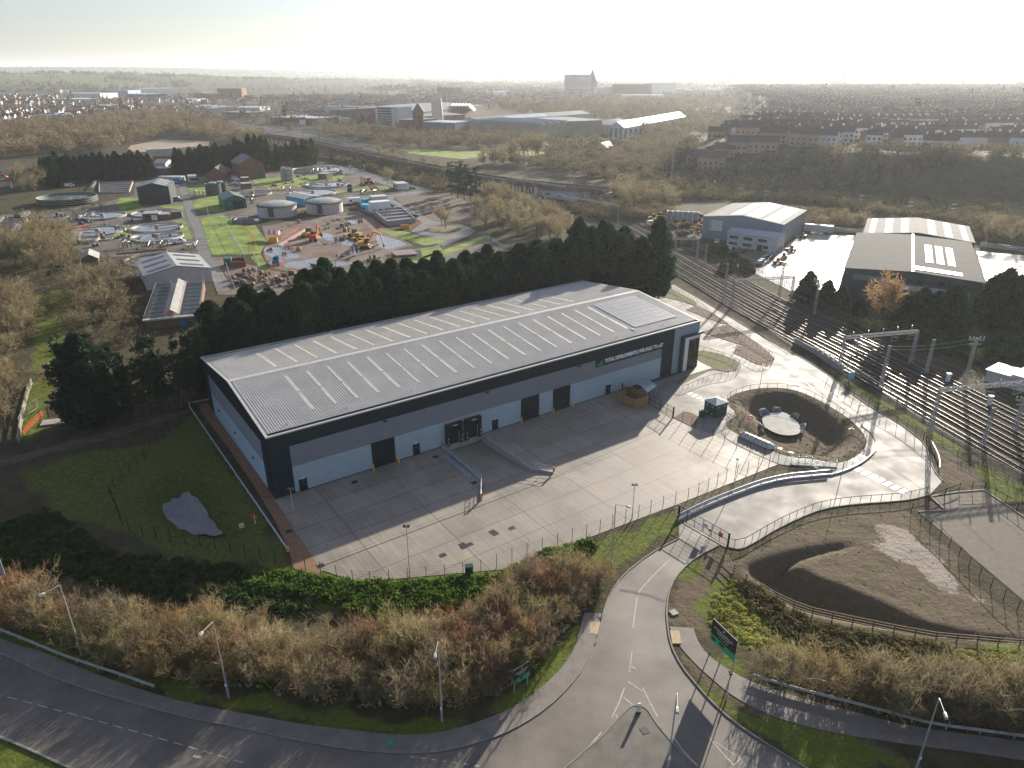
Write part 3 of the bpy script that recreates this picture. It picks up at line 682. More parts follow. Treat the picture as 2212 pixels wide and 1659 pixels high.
b.build('mullion',M_black,gl)
# wall lamps on the dark band
wl=None
for s in (19.5,40,62,84):
    if wl is None:
        b=MB(); b.box(-.3,-.55,0,.3,-.03,.14); wl=b.build('wall_lamp',M_black,wh); wl.location=(s,0,8.3)
    else: copy_tree(wl,(s,0,8.3),parent=wh)
wc=None
for t in (10,21,32):
    if wc is None: 
        b=MB(); b.box(-.3,-.12,0,-.05,.12,.3); wc=b.build('wall_vent',M_black,wh); wc.location=(0,t,2.8)
    else: copy_tree(wc,(0,t,2.8),parent=wh)
# the lettering board
def text_mesh(txt, w, h, name, m, parent, loc, rot, bold=.03, ext=.02, fit=True):
    cu=bpy.data.curves.new(name,'FONT'); cu.body=txt; cu.size=1; cu.offset=bold; cu.extrude=ext; cu.resolution_u=3
    o=bpy.data.objects.new(name+'_curve',cu); COL.objects.link(o); dg=bpy.context.evaluated_depsgraph_get(); dg.update()
    me=bpy.data.meshes.new_from_object(o.evaluated_get(dg)); bpy.data.objects.remove(o)
    xs_=[v.co.x for v in me.vertices]; ys_=[v.co.y for v in me.vertices]
    x0,x1,y0,y1=min(xs_),max(xs_),min(ys_),max(ys_)
    for v in me.vertices:
        v.co.x=(v.co.x-x0)/(x1-x0)*w; v.co.y=(v.co.y-y0)/(y1-y0)*h
    me.materials.clear(); me.materials.append(m)
    q=link(bpy.data.objects.new(name,me),parent); q.location=loc; q.rotation_euler=rot; return q
sb=MB().box(66.4,-.2,7.0,86.0,-.1,8.6).build('sign_board',M_black,wh)
text_mesh('TOTAL DEVELOPMENTS | FOR SALE / TO LET',16.9,1.12,'sign_lettering',mat('sign_white',(.85,.85,.85),.5,var=.02),sb,(68.8,-.225,7.25),(PI/2,0,0),.05)
b=MB()
for i in range(5):
    for j in range(i+1): b.box(66.85+i*.3,-.225,7.2+j*.25,67.12+i*.3,-.205,7.41+j*.25)
b.build('sign_logo',M_green,sb)
# ---------------------------------------------------------------- yard
def in_frame(o): o.location=(FLx,FLy,o.location[2]); o.rotation_euler=(0,0,BA); return o
m=bpy.data.materials.new('yard_concrete'); m.use_nodes=True; nt=m.node_tree; N=nt.nodes; L=nt.links; bb=N['Principled BSDF']
tc=N.new('ShaderNodeTexCoord'); mp=N.new('ShaderNodeMapping'); mp.inputs['Location'].default_value=(-6.3,.2,0); L.new(tc.outputs['Object'],mp.inputs['Vector'])
bt=N.new('ShaderNodeTexBrick'); bt.offset=0; bt.inputs['Scale'].default_value=1; bt.inputs['Brick Width'].default_value=11.9; bt.inputs['Row Height'].default_value=5.05
bt.inputs['Mortar Size'].default_value=.075; bt.inputs['Mortar Smooth'].default_value=.3; bt.inputs['Bias'].default_value=0
bt.inputs['Color1'].default_value=(.235,.203,.162,1); bt.inputs['Color2'].default_value=(.28,.243,.195,1); bt.inputs['Mortar'].default_value=(.11,.10,.085,1); L.new(mp.outputs[0],bt.inputs['Vector'])
n1_=N.new('ShaderNodeTexNoise'); n1_.inputs['Scale'].default_value=.13; n1_.inputs['Detail'].default_value=9; n1_.inputs['Roughness'].default_value=.68; L.new(tc.outputs['Object'],n1_.inputs['Vector'])
mp2=N.new('ShaderNodeMapping'); mp2.inputs['Scale'].default_value=(2.4,.12,1); L.new(tc.outputs['Object'],mp2.inputs['Vector'])
n2_=N.new('ShaderNodeTexNoise'); n2_.inputs['Scale'].default_value=1; n2_.inputs['Detail'].default_value=6; L.new(mp2.outputs[0],n2_.inputs['Vector'])
def mul(a,bv,lo,hi,f0=.3,f1=.7):
    r=N.new('ShaderNodeMapRange'); r.inputs['From Min'].default_value=f0; r.inputs['From Max'].default_value=f1; r.inputs['To Min'].default_value=lo; r.inputs['To Max'].default_value=hi; L.new(bv,r.inputs['Value'])
    x=N.new('ShaderNodeMix'); x.data_type='RGBA'; x.blend_type='MULTIPLY'; x.inputs[0].default_value=1; L.new(a,x.inputs[6]); L.new(r.outputs[0],x.inputs[7]); return x.outputs[2]
c_=mul(bt.outputs['Color'],n1_.outputs['Fac'],.68,1.24); c_=mul(c_,n2_.outputs['Fac'],.86,1.14); L.new(c_,bb.inputs['Base Color'])
r_=N.new('ShaderNodeMapRange'); r_.inputs['From Min'].default_value=.3; r_.inputs['From Max'].default_value=.7; r_.inputs['To Min'].default_value=.48; r_.inputs['To Max'].default_value=.75; L.new(n1_.outputs['Fac'],r_.inputs['Value']); L.new(r_.outputs[0],bb.inputs['Roughness'])
M_yard=m
YARD=[(-.3,.0),(-.6,-21.2),(2.5,-26.3),(19.9,-35.2),(50.5,-37.6),(74.5,-38.9),(73.4,-14.5),(73,0),(38.45,0),(38.45,-15.3),(40.9,-19.2),(26.5,-19.2),(29.9,-14.0),(30.2,0)]
b=MB(); P=[(s,t,.045) for s,t in YARD]; T=tessellate_polygon([[Vector(p) for p in P]]); fs=[]
for t in T:
    a,b_,c_=[P[i] for i in t]
    if (b_[0]-a[0])*(c_[1]-a[1])-(b_[1]-a[1])*(c_[0]-a[0])<0: t=t[::-1]
    fs.append(tuple(t))
b.add(P,fs); in_frame(tag(b.build('service_yard',M_yard),'broad concrete service yard in large jointed bays','yard',kind='structure'))
b=MB(); zt=lambda t: -1.2 if t>-5 else (-1.2+(-5-t)/14.2*1.24)
rows=[(30.3,38.4,-.1),(30.3,38.4,-5),(30.0,38.4,-14.0),(29.2,38.5,-15.4),(26.6,40.9,-19.2)]
for (a0,a1,t0),(b0,b1,t1) in zip(rows,rows[1:]): b.quad((b0,t1,zt(t1)),(b1,t1,zt(t1)),(a1,t0,zt(t0)),(a0,t0,zt(t0)))
in_frame(tag(b.build('dock_ramp',M_yard),'sunken concrete loading ramp down to the two dock doors','ramp',kind='structure'))
b=MB(); 
b.ribbon([(-.2,-20.3),(39,-20.2),(73.2,-17.4)],.14,.052); 
b.ribbon([(-.2,-19.6),(39,-19.5),(73.2,-16.7)],.05,.052)
in_frame(tag(b.build('drainage_channel',mat('slot_drain',(.05,.048,.045),.7)),'thin dark slot drain running the length of the yard','drain',kind='structure'))
b=MB()
for s in (44,48.7,62,64.8,67.6,62.0): 
    if s>60: b.ribbon([(s,-.6),(s,-4.6)],.1,.053)
for k in range(9):
    s=50+k*2.7; b.ribbon([(s,-31.6+.2*0-.05*k),(s-.1,-36.6)],.09,.053)
for k in range(7): b.ribbon([(68.0,-20-k*2.6),(73.0,-20.2-k*2.6)],.09,.053)
in_frame(tag(b.build('bay_marking',mat('faded_paint',(.48,.46,.42),.6,var=.2,scale=2)),'faded white parking bay lines on the yard','road marking',kind='structure'))
mh=None
for c,x,y in (('d3',842,475),('d3',957,412),('d3',966,427),('d3',1000,411),('d3',1135,336),('d3',1152,348),('d3',1250,315),('d3',322,43),('c4',1135,1467),('c4',1645,1308),('c4',1890,1473),('d3',122,538),('d1',1826,1147)):
    p=W(c,x,y)
    if mh is None: mh=tag(MB().box(-.5,-.4,.045,.5,.4,.062).build('drain_cover',M_black),'dark square drain cover set in the concrete yard','drain cover','drain covers in the service yard'); mh.location=(p.x,p.y,0); mh.rotation_euler=(0,0,BA)
    else: copy_tree(mh,(p.x,p.y,0),BA)
# brown gravel path beside the gable
pp=[(-2.0,40),(-1.6,20),(-1.7,5),(-2.0,-5),(-2.7,-14),(-3.6,-18.5),(-2.5,-22),(-.6,-21.4),(-.35,0),(0,0),(0,44),(-1.6,44)]
o=MB().prism(pp,-.1,.05).build('gravel_path',mat('path_resin',(.23,.13,.075),.9,var=.2,scale=1.5,bump=.02,bscale=8)); in_frame(tag(o,'reddish brown path along the left gable of the warehouse','path',kind='structure'))
# retaining walls beside the ramp with railings
def railing(parent,pts,h=1.1,z=0.,m=None,step=1.8,rails=3,r=.03):
    m=m or M_galv; pr=None; k=0
    for p,d in along(pts,step):
        if pr is None: pr=MB().box(-.035,-.035,0,.035,.035,h).build('post',m,parent); pr.location=(p.x,p.y,z)
        else: copy_tree(pr,(p.x,p.y,z),parent=parent)
    for i in range(rails):
        zz=z+h*(i+1)/rails-.03
        MB().tube([(p[0],p[1],zz) for p in pts],r,5).build('rail',m,parent)
for lab,pts in (('concrete ramp wall with galvanised railing, left of the loading docks',[(30.15,-.2),(29.8,-14),(26.5,-19.0)]),('concrete ramp wall with galvanised railing, right of the loading docks',[(38.55,-.2),(38.6,-15.3),(41.0,-19.1)])):
    t_=thing('ramp_wall',lab,'retaining wall',(FLx,FLy,0),BA,'walls beside the loading ramp')
    MB().ribbon(pts,.3,-1.3,.35).build('wall',M_conc,t_)
    railing(t_,pts,1.1,.35)
    p=pts[-1]; MB().box(p[0]-.15,p[1]-.15,.4,p[0]+.15,p[1]+.1,1.3).build('end_marker',mat('safety_orange',(.85,.25,.02),.5),t_)
t_=thing('barrier_rail_stack','stack of long galvanised rails lying left of the dock ramp','stack of rails',(FLx,FLy,0),BA)
for k in range(4): MB().box(28.3+.25*k,-12.6+.2*k,.06,28.45+.25*k,-3.4,.22+.05*(k%2)).build('rail',M_galv,t_)
# bollards
bo=None
for s,lab in ((16.5,'yellow bollard left of the lone roller door'),(21.3,'yellow bollard right of the lone roller door'),(47.5,'yellow bollard left of the left paired roller door'),(52.5,'yellow bollard between the two paired roller doors, nearer the left one'),(55.3,'yellow bollard between the two paired roller doors, nearer the right one'),(60.3,'yellow bollard right of the right paired roller door')):
    p=BL(s,-.75)
    if bo is None:
        bo=MB().lathe([(.0,0),(.13,0),(.13,1.15),(.09,1.22),(0,1.24)],n=12).build('bollard',M_yellow); tag(bo,lab,'bollard','yellow bollards at the roller doors'); bo.location=(p.x,p.y,.045)
    else: copy_tree(bo,(p.x,p.y,.045),label=lab)
# ---------------------------------------------------------------- plants
def leafmat(name, cols, rough=.8, trans=.25, nscale=.5):
    """bark / foliage: colour picked per plant, mottled inside it, a little light through"""
    m=bpy.data.materials.new(name); m.use_nodes=True; nt=m.node_tree; N=nt.nodes; L=nt.links; b=N['Principled BSDF']
    oi=N.new('ShaderNodeObjectInfo'); cr=N.new('ShaderNodeValToRGB'); el=cr.color_ramp.elements
    cr.color_ramp.interpolation='LINEAR'
    for i,c in enumerate(cols):
        p=i/max(1,len(cols)-1)
        if i==0: e=el[0]; e.position=0
        elif i==len(cols)-1: e=el[len(el)-1]; e.position=1
        else: e=el.new(p)
        e.color=(*c,1)
    L.new(oi.outputs['Random'],cr.inputs[0])
    tc=N.new('ShaderNodeTexCoord'); no=N.new('ShaderNodeTexNoise'); no.inputs['Scale'].default_value=nscale; no.inputs['Detail'].default_value=4; L.new(tc.outputs['Object'],no.inputs['Vector'])
    mr=N.new('ShaderNodeMapRange'); mr.inputs['From Min'].default_value=.3; mr.inputs['From Max'].default_value=.7; mr.inputs['To Min'].default_value=.55; mr.inputs['To Max'].default_value=1.45; L.new(no.outputs['Fac'],mr.inputs['Value'])
    x=N.new('ShaderNodeMix'); x.data_type='RGBA'; x.blend_type='MULTIPLY'; x.inputs[0].default_value=1; L.new(cr.outputs[0],x.inputs[6]); L.new(mr.outputs[0],x.inputs[7])
    L.new(x.outputs[2],b.inputs['Base Color']); b.inputs['Roughness'].default_value=rough; b.inputs['Specular IOR Level'].default_value=.2
    if trans:
        tb=N.new('ShaderNodeBsdfTranslucent'); L.new(x.outputs[2],tb.inputs['Color']); ms=N.new('ShaderNodeMixShader'); ms.inputs[0].default_value=trans
        out=[n for n in N if n.type=='OUTPUT_MATERIAL'][0]; L.new(b.outputs[0],ms.inputs[1]); L.new(tb.outputs[0],ms.inputs[2]); L.new(ms.outputs[0],out.inputs[0])
    MATS[name]=m; return m
TW=leafmat('twigs_mixed',[(.38,.30,.16),(.25,.21,.14),(.33,.17,.10),(.30,.28,.12),(.42,.34,.19),(.22,.185,.13),(.36,.26,.13)],trans=.42)
TWD=leafmat('twigs_grey',[(.25,.21,.125),(.30,.26,.15),(.21,.175,.11),(.32,.25,.13)],trans=.42)
BARK=leafmat('bark_brown',[(.13,.10,.07),(.09,.07,.05)],trans=0)
CON=leafmat('conifer_green',[(.034,.085,.042),(.05,.10,.042),(.032,.078,.048),(.075,.11,.04)],trans=.34,nscale=.9)
PIN=leafmat('pine_green',[(.038,.072,.034),(.05,.082,.034)],trans=.2)
leafmat('litter2',[(.20,.16,.08),(.20,.16,.08)],nscale=.12)
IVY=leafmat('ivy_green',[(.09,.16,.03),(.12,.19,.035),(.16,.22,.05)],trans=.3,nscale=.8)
HEDGE=leafmat('bush_green',[(.06,.095,.03),(.09,.12,.04),(.12,.12,.05)],trans=.25)
RUST=leafmat('beech_leaves',[(.42,.16,.06),(.35,.20,.07)],trans=.35)
GOLD=leafmat('willow_gold',[(.46,.30,.14),(.46,.30,.14)],trans=.35)
def rv(rn,s=1.0):
    while True:
        v=Vector((rn.uniform(-1,1),rn.uniform(-1,1),rn.uniform(-1,1)))
        if .05<v.length<1: return v.normalized()*s
def ribbon3(b,p,q,w,rn,w2=None):
    d=(q-p); n=d.cross(rv(rn)); 
    if n.length<1e-5: return
    n.normalize(); w2=w if w2 is None else w2
    b.add([p-n*w/2,p+n*w/2,q+n*w2/2,q-n*w2/2],[(0,1,2,3)])
def branch(b,tw,p,d,L,r,lev,rn,up=.25,nk=4,twn=5,tww=.04,twl=1.2,spread=.75):
    """woody limb as a bent taper; twigs as fine ribbons"""
    pts=[p]; seg=3; dd=d.copy()
    for i in range(seg):
        dd=(dd+rv(rn,.22)+Vector((0,0,up*.25))).normalized(); pts.append(pts[-1]+dd*(L/seg))
    if r>.02: b.tube(pts,r,4 if lev<2 else 3,r*.45,cap=False)
    else: 
        for a,c in zip(pts,pts[1:]): ribbon3(tw,a,c,max(r*2,tww),rn)
    if lev<=0:
        for i in range(twn):
            t=rn.random(); k=min(seg-1,int(t*seg)); a=pts[k].lerp(pts[k+1],t*seg-k)
            e=(dd*.6+rv(rn,spread)+Vector((0,0,up))).normalized(); m_=a+e*twl*rn.uniform(.4,.9)*.55
            e2=(e+rv(rn,.5)).normalized(); f=m_+e2*twl*rn.uniform(.3,.7)
            ribbon3(tw,a,m_,tww,rn); ribbon3(tw,m_,f,tww*.8,rn,tww*.3)
            g=m_+(e+rv(rn,.9)).normalized()*twl*.45; ribbon3(tw,m_,g,tww*.6,rn,tww*.2)
        return
    for i in range(nk):
        t=(i+.6+rn.random()*.4)/nk; k=min(seg-1,int(t*seg)); a=pts[k].lerp(pts[min(k+1,seg)],min(1,t*seg-k))
        e=(dd*.55+rv(rn,spread)+Vector((0,0,up))).normalized()
        branch(b,tw,a,e,L*rn.uniform(.5,.72),r*.5,lev-1,rn,up,nk,twn,tww,twl,spread)
def mk_shrub(seed,h,tww=.035,n=9,spread=.8):
    rn=random.Random(seed); b=MB(); tw=MB()
    for i in range(n):
        a=2*PI*i/n+rn.uniform(-.3,.3); k=rn.uniform(.15,spread); d=Vector((math.cos(a)*k,math.sin(a)*k,1)).normalized()
        branch(b,tw,Vector((math.cos(a)*.3,math.sin(a)*.3,-.1)),d,h*rn.uniform(.5,.72),.045,2,rn,.2,4,5,tww,h*.28,.65)
    for v,f in zip([0],[0]): pass
    n0=len(tw.v); tw.v+=b.v; tw.f+=[tuple(i+n0 for i in f) for f in b.f]; tw.m+=[0]*len(b.f); return tw
def mk_bare(seed,h,tww=.08,r=.22,lev=3,nk=4,twn=4,spread=.75):
    rn=random.Random(seed); b=MB(); tw=MB(); p=Vector((0,0,-.2)); d=Vector((0,0,1)); H=h*rn.uniform(.26,.36)
    b.tube([p,p+Vector((rn.uniform(-.2,.2),rn.uniform(-.2,.2),H*.5)),Vector((rn.uniform(-.3,.3),rn.uniform(-.3,.3),H))],r,6,r*.75,cap=False)
    top=Vector(b.v[-1]); top=Vector((rn.uniform(-.2,.2),rn.uniform(-.2,.2),H-.15))
    n=rn.choice((4,5)); cb=MB()
    for i in range(n):
        a=2*PI*i/n+rn.uniform(-.4,.4); k=.2 if i==0 else rn.uniform(.45,.95); e=Vector((math.cos(a)*k,math.sin(a)*k,1)).normalized()
        branch(b,tw,top-Vector((0,0,H*.25*rn.random())),e,h*rn.uniform(.32,.42),r*.5,lev-1,rn,.22,nk,twn,tww,h*.13,spread)
    return b,tw
def mk_conifer(seed,h,rad,n=2600,ts=.75,low=.08,shape=.75,col=None):
    """dense cypress: tufts swept up and out over a broken cone"""
    rn=random.Random(seed); b=MB(); t=MB(); b.tube([(0,0,-.3),(0,0,h*.5),(0,0,h*.93)],.32,6,.06,cap=False)
    lob=[(rn.uniform(0,2*PI),rn.uniform(.1,.9),rn.uniform(.15,.55)) for _ in range(26)]
    def R(z,a):
        u=(z/h-low)/(1-low)
        if u<0: return 0
        base=rad*min(1,(1-u)**shape*1.12)*min(1,.72+u*2.2)
        k=1
        for la,lz,lw in lob:
            da=(a-la+PI)%(2*PI)-PI; k+=lw*math.exp(-(da/.42)**2-((u-lz)/.07)**2)
        return base*k*.88
    for i in range(n):
        u=rn.random()**1.15; z=h*(low+(1-low)*u); a=rn.uniform(0,2*PI); r=R(z,a)*(rn.uniform(.7,1.12) if rn.random()<.8 else rn.uniform(.35,.8))
        p=Vector((math.cos(a)*r,math.sin(a)*r,z)); out=Vector((math.cos(a),math.sin(a),rn.uniform(.25,1.3))).normalized()
        d=(out+rv(rn,.45)).normalized(); s=ts*rn.uniform(.5,1.6)*(1-.3*u)
        for q in range(2):
            n_=d.cross(rv(rn)).normalized()*s*.33; t.add([p-d*s*.4,p+n_,p+d*s*.75,p-n_],[(0,1,2,3)])
    # hidden core added inside the crown to block light and sky
    m=10; zz=[low+.02,.2,.4,.6,.8,.95]; 
    t.lathe([(R(h*z,k)*.62,h*z) for k,z in enumerate(zz)],n=m)
    return b,t
def mk_pine(seed,h,rad):
    rn=random.Random(seed); b=MB(); t=MB(); x=0;y=0
    pts=[Vector((0,0,-.3))]; 
    for i in range(5): pts.append(Vector((rn.uniform(-.5,.5)*i*.4,rn.uniform(-.5,.5)*i*.4,h*(i+1)/5.3)))
    b.tube(pts,.3,6,.08,cap=False)
    for i in range(34):
        u=rn.uniform(.22,1); z=h*u*.95; k=min(4,int(z/(h/5.3))); c=pts[k].lerp(pts[min(k+1,5)],.5); c=Vector((c.x,c.y,z)); a=rn.uniform(0,2*PI)
        L=rad*(1.15-u*.75)*rn.uniform(.5,1.1)*(.55 if u<.35 else 1); e=c+Vector((math.cos(a)*L,math.sin(a)*L,L*rn.uniform(-.05,.4))); b.tube([c,e],.06,3,.03,cap=False)
        for j in range(int(46*(.4+L/rad))):
            s=rn.random()**.6; p=c.lerp(e,s)+rv(rn,rn.random()*.75); d=(Vector((math.cos(a),math.sin(a),.5))+rv(rn,.8)).normalized(); w=rn.uniform(.3,.6)
            for q in range(2):
                n_=d.cross(rv(rn)).normalized()*w*.35; t.add([p-d*w*.4,p+n_,p+d*w*.7,p-n_],[(0,1,2,3)])
    return b,t
def mk_bush(seed,h,rad,n=900,s=.35,flat=.8):
    rn=random.Random(seed); t=MB(); lob=[(rv(rn),rn.uniform(.15,.4)) for _ in range(9)]
    for i in range(n):
        d=rv(rn); d.z=abs(d.z)*.95+.02
        k=1+sum(w*max(0,d.dot(l))**8 for l,w in lob); r=(.72 if rn.random()<.75 else rn.uniform(.3,.7))*k
        p=Vector((d.x*rad*r,d.y*rad*r,max(.05,d.z*h*r))); e=(d+rv(rn,.7)).normalized(); w=s*rn.uniform(.6,1.4)
        n_=e.cross(rv(rn)).normalized()*w*.5; t.add([p-e*w*.5,p+n_,p+e*w*.6,p-n_],[(0,1,2,3)])
    return t
def make_tree(name,label,cat,group,bt,bm,tm,cname='crown'):
    o=thing(name,label,cat,(0,0,0),0,group); bt[0].build('trunk',bm,o); bt[1].build(cname,tm,o); return o
def plant_all(protos,places,rn,sc=(.8,1.2),labels=None,z=None):
    """first use moves the prototype itself"""
    used=set(); out=[]
    for i,(x,y) in enumerate(places):
        k=rn.randrange(len(protos)); s=rn.uniform(*sc); s=(s*rn.uniform(.9,1.15),s*rn.uniform(.9,1.15),s); zz=hz(x,y) if z is None else z
        if k not in used: o=protos[k]; used.add(k); o.location=(x,y,zz); o.rotation_euler=(0,0,rn.uniform(0,6.28)); o.scale=s
        else: o=copy_tree(protos[k],(x,y,zz),rn.uniform(0,6.28),s)
        if labels: o['label']=labels[i%len(labels)] if isinstance(labels,list) else labels
        out.append(o)
    for k in range(len(protos)):
        if k not in used:
            for c in kids(protos[k]): bpy.data.objects.remove(c)
            bpy.data.objects.remove(protos[k])
    return out
def stuff(name,label,cat,variants,places,m,rn,sc=(.7,1.3),zf=None,mats=None):
    """uncountable growth far off: one mesh"""
    A=[]; 
    for v in variants:
        A.append((np.array(v.v,dtype=np.float32),np.array([f for f in v.f if len(f)==4],dtype=np.int32)))
    VV=[];FF=[];n=0
    Z=height(np.array([p[0] for p in places]),np.array([p[1] for p in places])) if zf is None else zf
    for i,p in enumerate(places):
        v,f=A[rn.randrange(len(A))]; a=rn.uniform(0,6.28); s=rn.uniform(*sc); c,s_=math.cos(a)*s,math.sin(a)*s
        w=np.empty_like(v); w[:,0]=v[:,0]*c-v[:,1]*s_+p[0]; w[:,1]=v[:,0]*s_+v[:,1]*c+p[1]; w[:,2]=v[:,2]*s*rn.uniform(.85,1.15)+Z[i]
        VV.append(w); FF.append(f+n); n+=len(v)
    V=np.concatenate(VV); F=np.concatenate(FF); me=bpy.data.meshes.new(name)
    me.vertices.add(len(V)); me.vertices.foreach_set('co',V.reshape(-1)); me.loops.add(len(F)*4); me.loops.foreach_set('vertex_index',F.reshape(-1))
    me.polygons.add(len(F)); me.polygons.foreach_set('loop_start',np.arange(len(F),dtype=np.int32)*4); me.update(calc_edges=True); me.materials.append(m)
    return tag(link(bpy.data.objects.new(name,me)),label,cat,kind='stuff')
def clump(seed,h,r,n,s,low=.25):
    """far-off crown: loose flecks"""
    rn=random.Random(seed); t=MB()
    for i in range(n):
        d=rv(rn,rn.random()**.45); p=Vector((d.x*r,d.y*r,h*(low+(1-low)*(.5+d.z*.5)))); e=(rv(rn)+Vector((0,0,.5))).normalized(); n_=e.cross(rv(rn)).normalized()*s*rn.uniform(.25,.5); w=s*rn.uniform(.6,1.3)
        t.add([p-e*w*.5-n_*.6,p-e*w*.5+n_*.6,p+e*w*.5+n_*.3,p+e*w*.5-n_*.3],[(0,1,2,3)])
    return t
def spire_clump(seed,h,r,n,s):
    rn=random.Random(seed); t=MB()
    for i in range(n):
        u=rn.random(); a=rn.uniform(0,6.28); q=r*(1-u)**.7*rn.uniform(.5,1.05); p=Vector((math.cos(a)*q,math.sin(a)*q,h*(.05+.95*u))); e=(rv(rn)+Vector((0,0,1))).normalized(); n_=e.cross(rv(rn)).normalized()*s*.45
        t.add([p-e*s*.5-n_,p-e*s*.5+n_,p+e*s*.5+n_*.4,p+e*s*.5-n_*.4],[(0,1,2,3)])
    return t
rn=random.Random(21)
# ---- bare scrub on the embankment between the yard and the main road
BELT=smooth(WL('d2',[(-60,150),(60,190),(330,200),(760,330),(1150,360),(1400,370),(1750,480),(2000,520),(2212,500)],3.4)+WL('d3',[(480,860),(900,800),(1150,640),(1300,520),(1560,450),(1780,500)],3.0)+WL('d3',[(1800,640),(1740,700),(1640,770),(1560,900),(1450,1060),(1330,1180),(1170,1290),(900,1370),(600,1370),(300,1330)])+WL('d2',[(1900,900),(1500,850),(1150,800),(800,730),(500,600),(200,490),(-40,420),(-300,300),(-300,100)]),1)
sh=[]
for k in range(8):
    b=mk_shrub(100+k,3.2+.35*(k%4),.034,8)
    o=b.build('bare_shrub',TW); tag(o,'leafless twiggy shrub in the dense scrub between the yard and the main road','shrub','leafless shrubs on the roadside bank'); sh.append(o)
P=scatter(BELT,225,rn,2.0); plant_all(sh,P,rn,(.75,1.2))
# a few shrubs that keep rusty leaves
ru=[]
for k in range(2):
    b=mk_bush(300+k,2.6,1.1,420,.22); o=b.build('rusty_shrub',RUST); tag(o,'x','shrub','shrubs with rusty leaves in the roadside scrub'); ru.append(o)
RP=[('d2',460,330,'rusty orange shrub beside the leftmost street lamp'),('d2',1120,400,'small orange leaved shrub at the dark upper edge of the scrub'),('d2',1050,480,'orange leaved shrub left of the second street lamp'),('d3',780,860,'rusty shrub below the bramble bank'),('d3',1060,880,'rusty shrub in the middle of the scrub below the yard corner'),('d3',310,1190,'orange shrub left of the third street lamp')]
for (c,x,y,l),o in zip(RP,plant_all(ru,[tuple(W(c,x,y,1.5).xy) for c,x,y,l in RP],rn,(.75,1.1))): o['label']=l; 
# undergrowth under the belt
G1=[mk_bush(400+k,.7,.9,70,.28) for k in range(4)]
stuff('undergrowth','dead brown and olive undergrowth below the leafless shrubs','undergrowth',[mk_bush(410+k,1.1,1.2,90,.3) for k in range(4)],scatter(BELT,420,rn),leafmat('bramble_brown',[(.30,.23,.13),(.30,.23,.13)],nscale=.35),rn,(.6,1.2))
# bramble and ivy bank just below the yard fence
IVYP=WL('d3',[(-300,560),(0,590),(340,650),(650,640),(1180,590),(1440,470),(1700,400),(1760,430),(1400,560),(1150,640),(900,780),(600,800),(380,850),(250,780),(0,700),(-300,660)])
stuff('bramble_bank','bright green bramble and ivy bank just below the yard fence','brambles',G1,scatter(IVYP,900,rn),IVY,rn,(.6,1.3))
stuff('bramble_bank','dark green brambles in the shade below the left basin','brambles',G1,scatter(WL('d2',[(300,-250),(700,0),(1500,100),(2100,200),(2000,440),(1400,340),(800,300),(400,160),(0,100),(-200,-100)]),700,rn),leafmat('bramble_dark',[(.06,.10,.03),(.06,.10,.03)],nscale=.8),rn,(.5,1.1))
stuff('bramble_bank','tangled brown and green brambles along the post and rail fence','brambles',G1,scatter(WL('d4',[(640,600),(760,600),(880,740),(1150,860),(1500,900),(1800,960),(1800,1060),(1400,1060),(1100,980),(850,860),(700,720)]),420,rn),leafmat('bramble_mix',[(.25,.19,.11),(.20,.18,.08)],nscale=.9),rn,(.5,1.0))
stuff('tall_grass','rough yellow green tussocks right of the entrance road','tall grass',[mk_bush(420+k,.3,.45,40,.13) for k in range(3)],scatter(WL('d4',[(600,560),(640,640),(860,830),(1100,950),(2212,980),(2300,1130),(1500,1120),(1000,1050),(700,960),(560,900),(440,830),(480,700)]),650,rn),leafmat('tussock',[(.33,.32,.09),(.33,.32,.09)],nscale=.25,trans=.5),rn,(.5,1.2))
stuff('tall_grass','scattered brown tufts on the bare soil of the muddy basin','tall grass',[mk_bush(440+k,.16,.3,26,.12) for k in range(3)],scatter(MUD_R,90,rn),MATS['litter2'],rn,(.2,.6))
stuff('tall_grass','green and brown tufts round the oval basin','tall grass',[mk_bush(444+k,.16,.3,26,.12) for k in range(3)],[p for p in scatter(OVAL,90,rn) if not inside(p,POND_R)],MATS['litter2'],rn,(.4,1.2))
# bare scrub on the right verge
sh2=[]
for k in range(5):
    b=mk_shrub(150+k,4.0+.3*k,.045,8,.6); o=b.build('thin_bare_tree',TWD); tag(o,'slim leafless sapling in the row behind the right hand footpath barrier','sapling','leafless saplings behind the right footpath'); sh2.append(o)
RB=WL('d4',[(780,1000),(1200,1060),(1600,1100),(2300,1120)],2.6)+WL('d4',[(2400,1460),(1900,1390),(1500,1330),(1100,1200),(780,1120)])
plant_all(sh2,scatter(RB,64,rn,1.5),rn,(.75,1.15))
stuff('undergrowth','low bare twigs and leaf litter under the right hand saplings','undergrowth',[mk_bush(430+k,.35,.9,60,.16) for k in range(3)],scatter(RB,330,rn),leafmat('litter',[(.32,.25,.15),(.32,.25,.15)],nscale=.5),rn,(.6,1.3))
# ---- conifers
cf=[]
for k in range(5):
    bt=mk_conifer(500+k,17.4+k*.5,5.0,4400,.9,.05,.46); cf.append(make_tree('conifer','tall dark conifer in the dense screen behind the warehouse','conifer','conifers in the screen behind the warehouse',bt,BARK,CON))
P=[]
for row,t in ((0,49.5),(1,54.5),(2,59)):
    s=3+row*2
    while s<128-row*4: P.append(tuple(BL(s+rn.uniform(-.8,.8),t+rn.uniform(-1,1)-(0 if s<96 else (s-96)*.16)))); s+=4.3
for (x,y),o in zip(P,plant_all(cf,P,rn,(.8,1.0))):
    d=(Vector((x,y))-Vector(BL(0,0))); s=d.x*math.cos(BA)+d.y*math.sin(BA); k=1.06*(.82 if s<10 else .92 if s<16 else 1)*(1+.12*max(0,min(1,(s-95)/15))); k*=rn.uniform(.84,1.08)
    o.scale=(o.scale[0],o.scale[1],k)
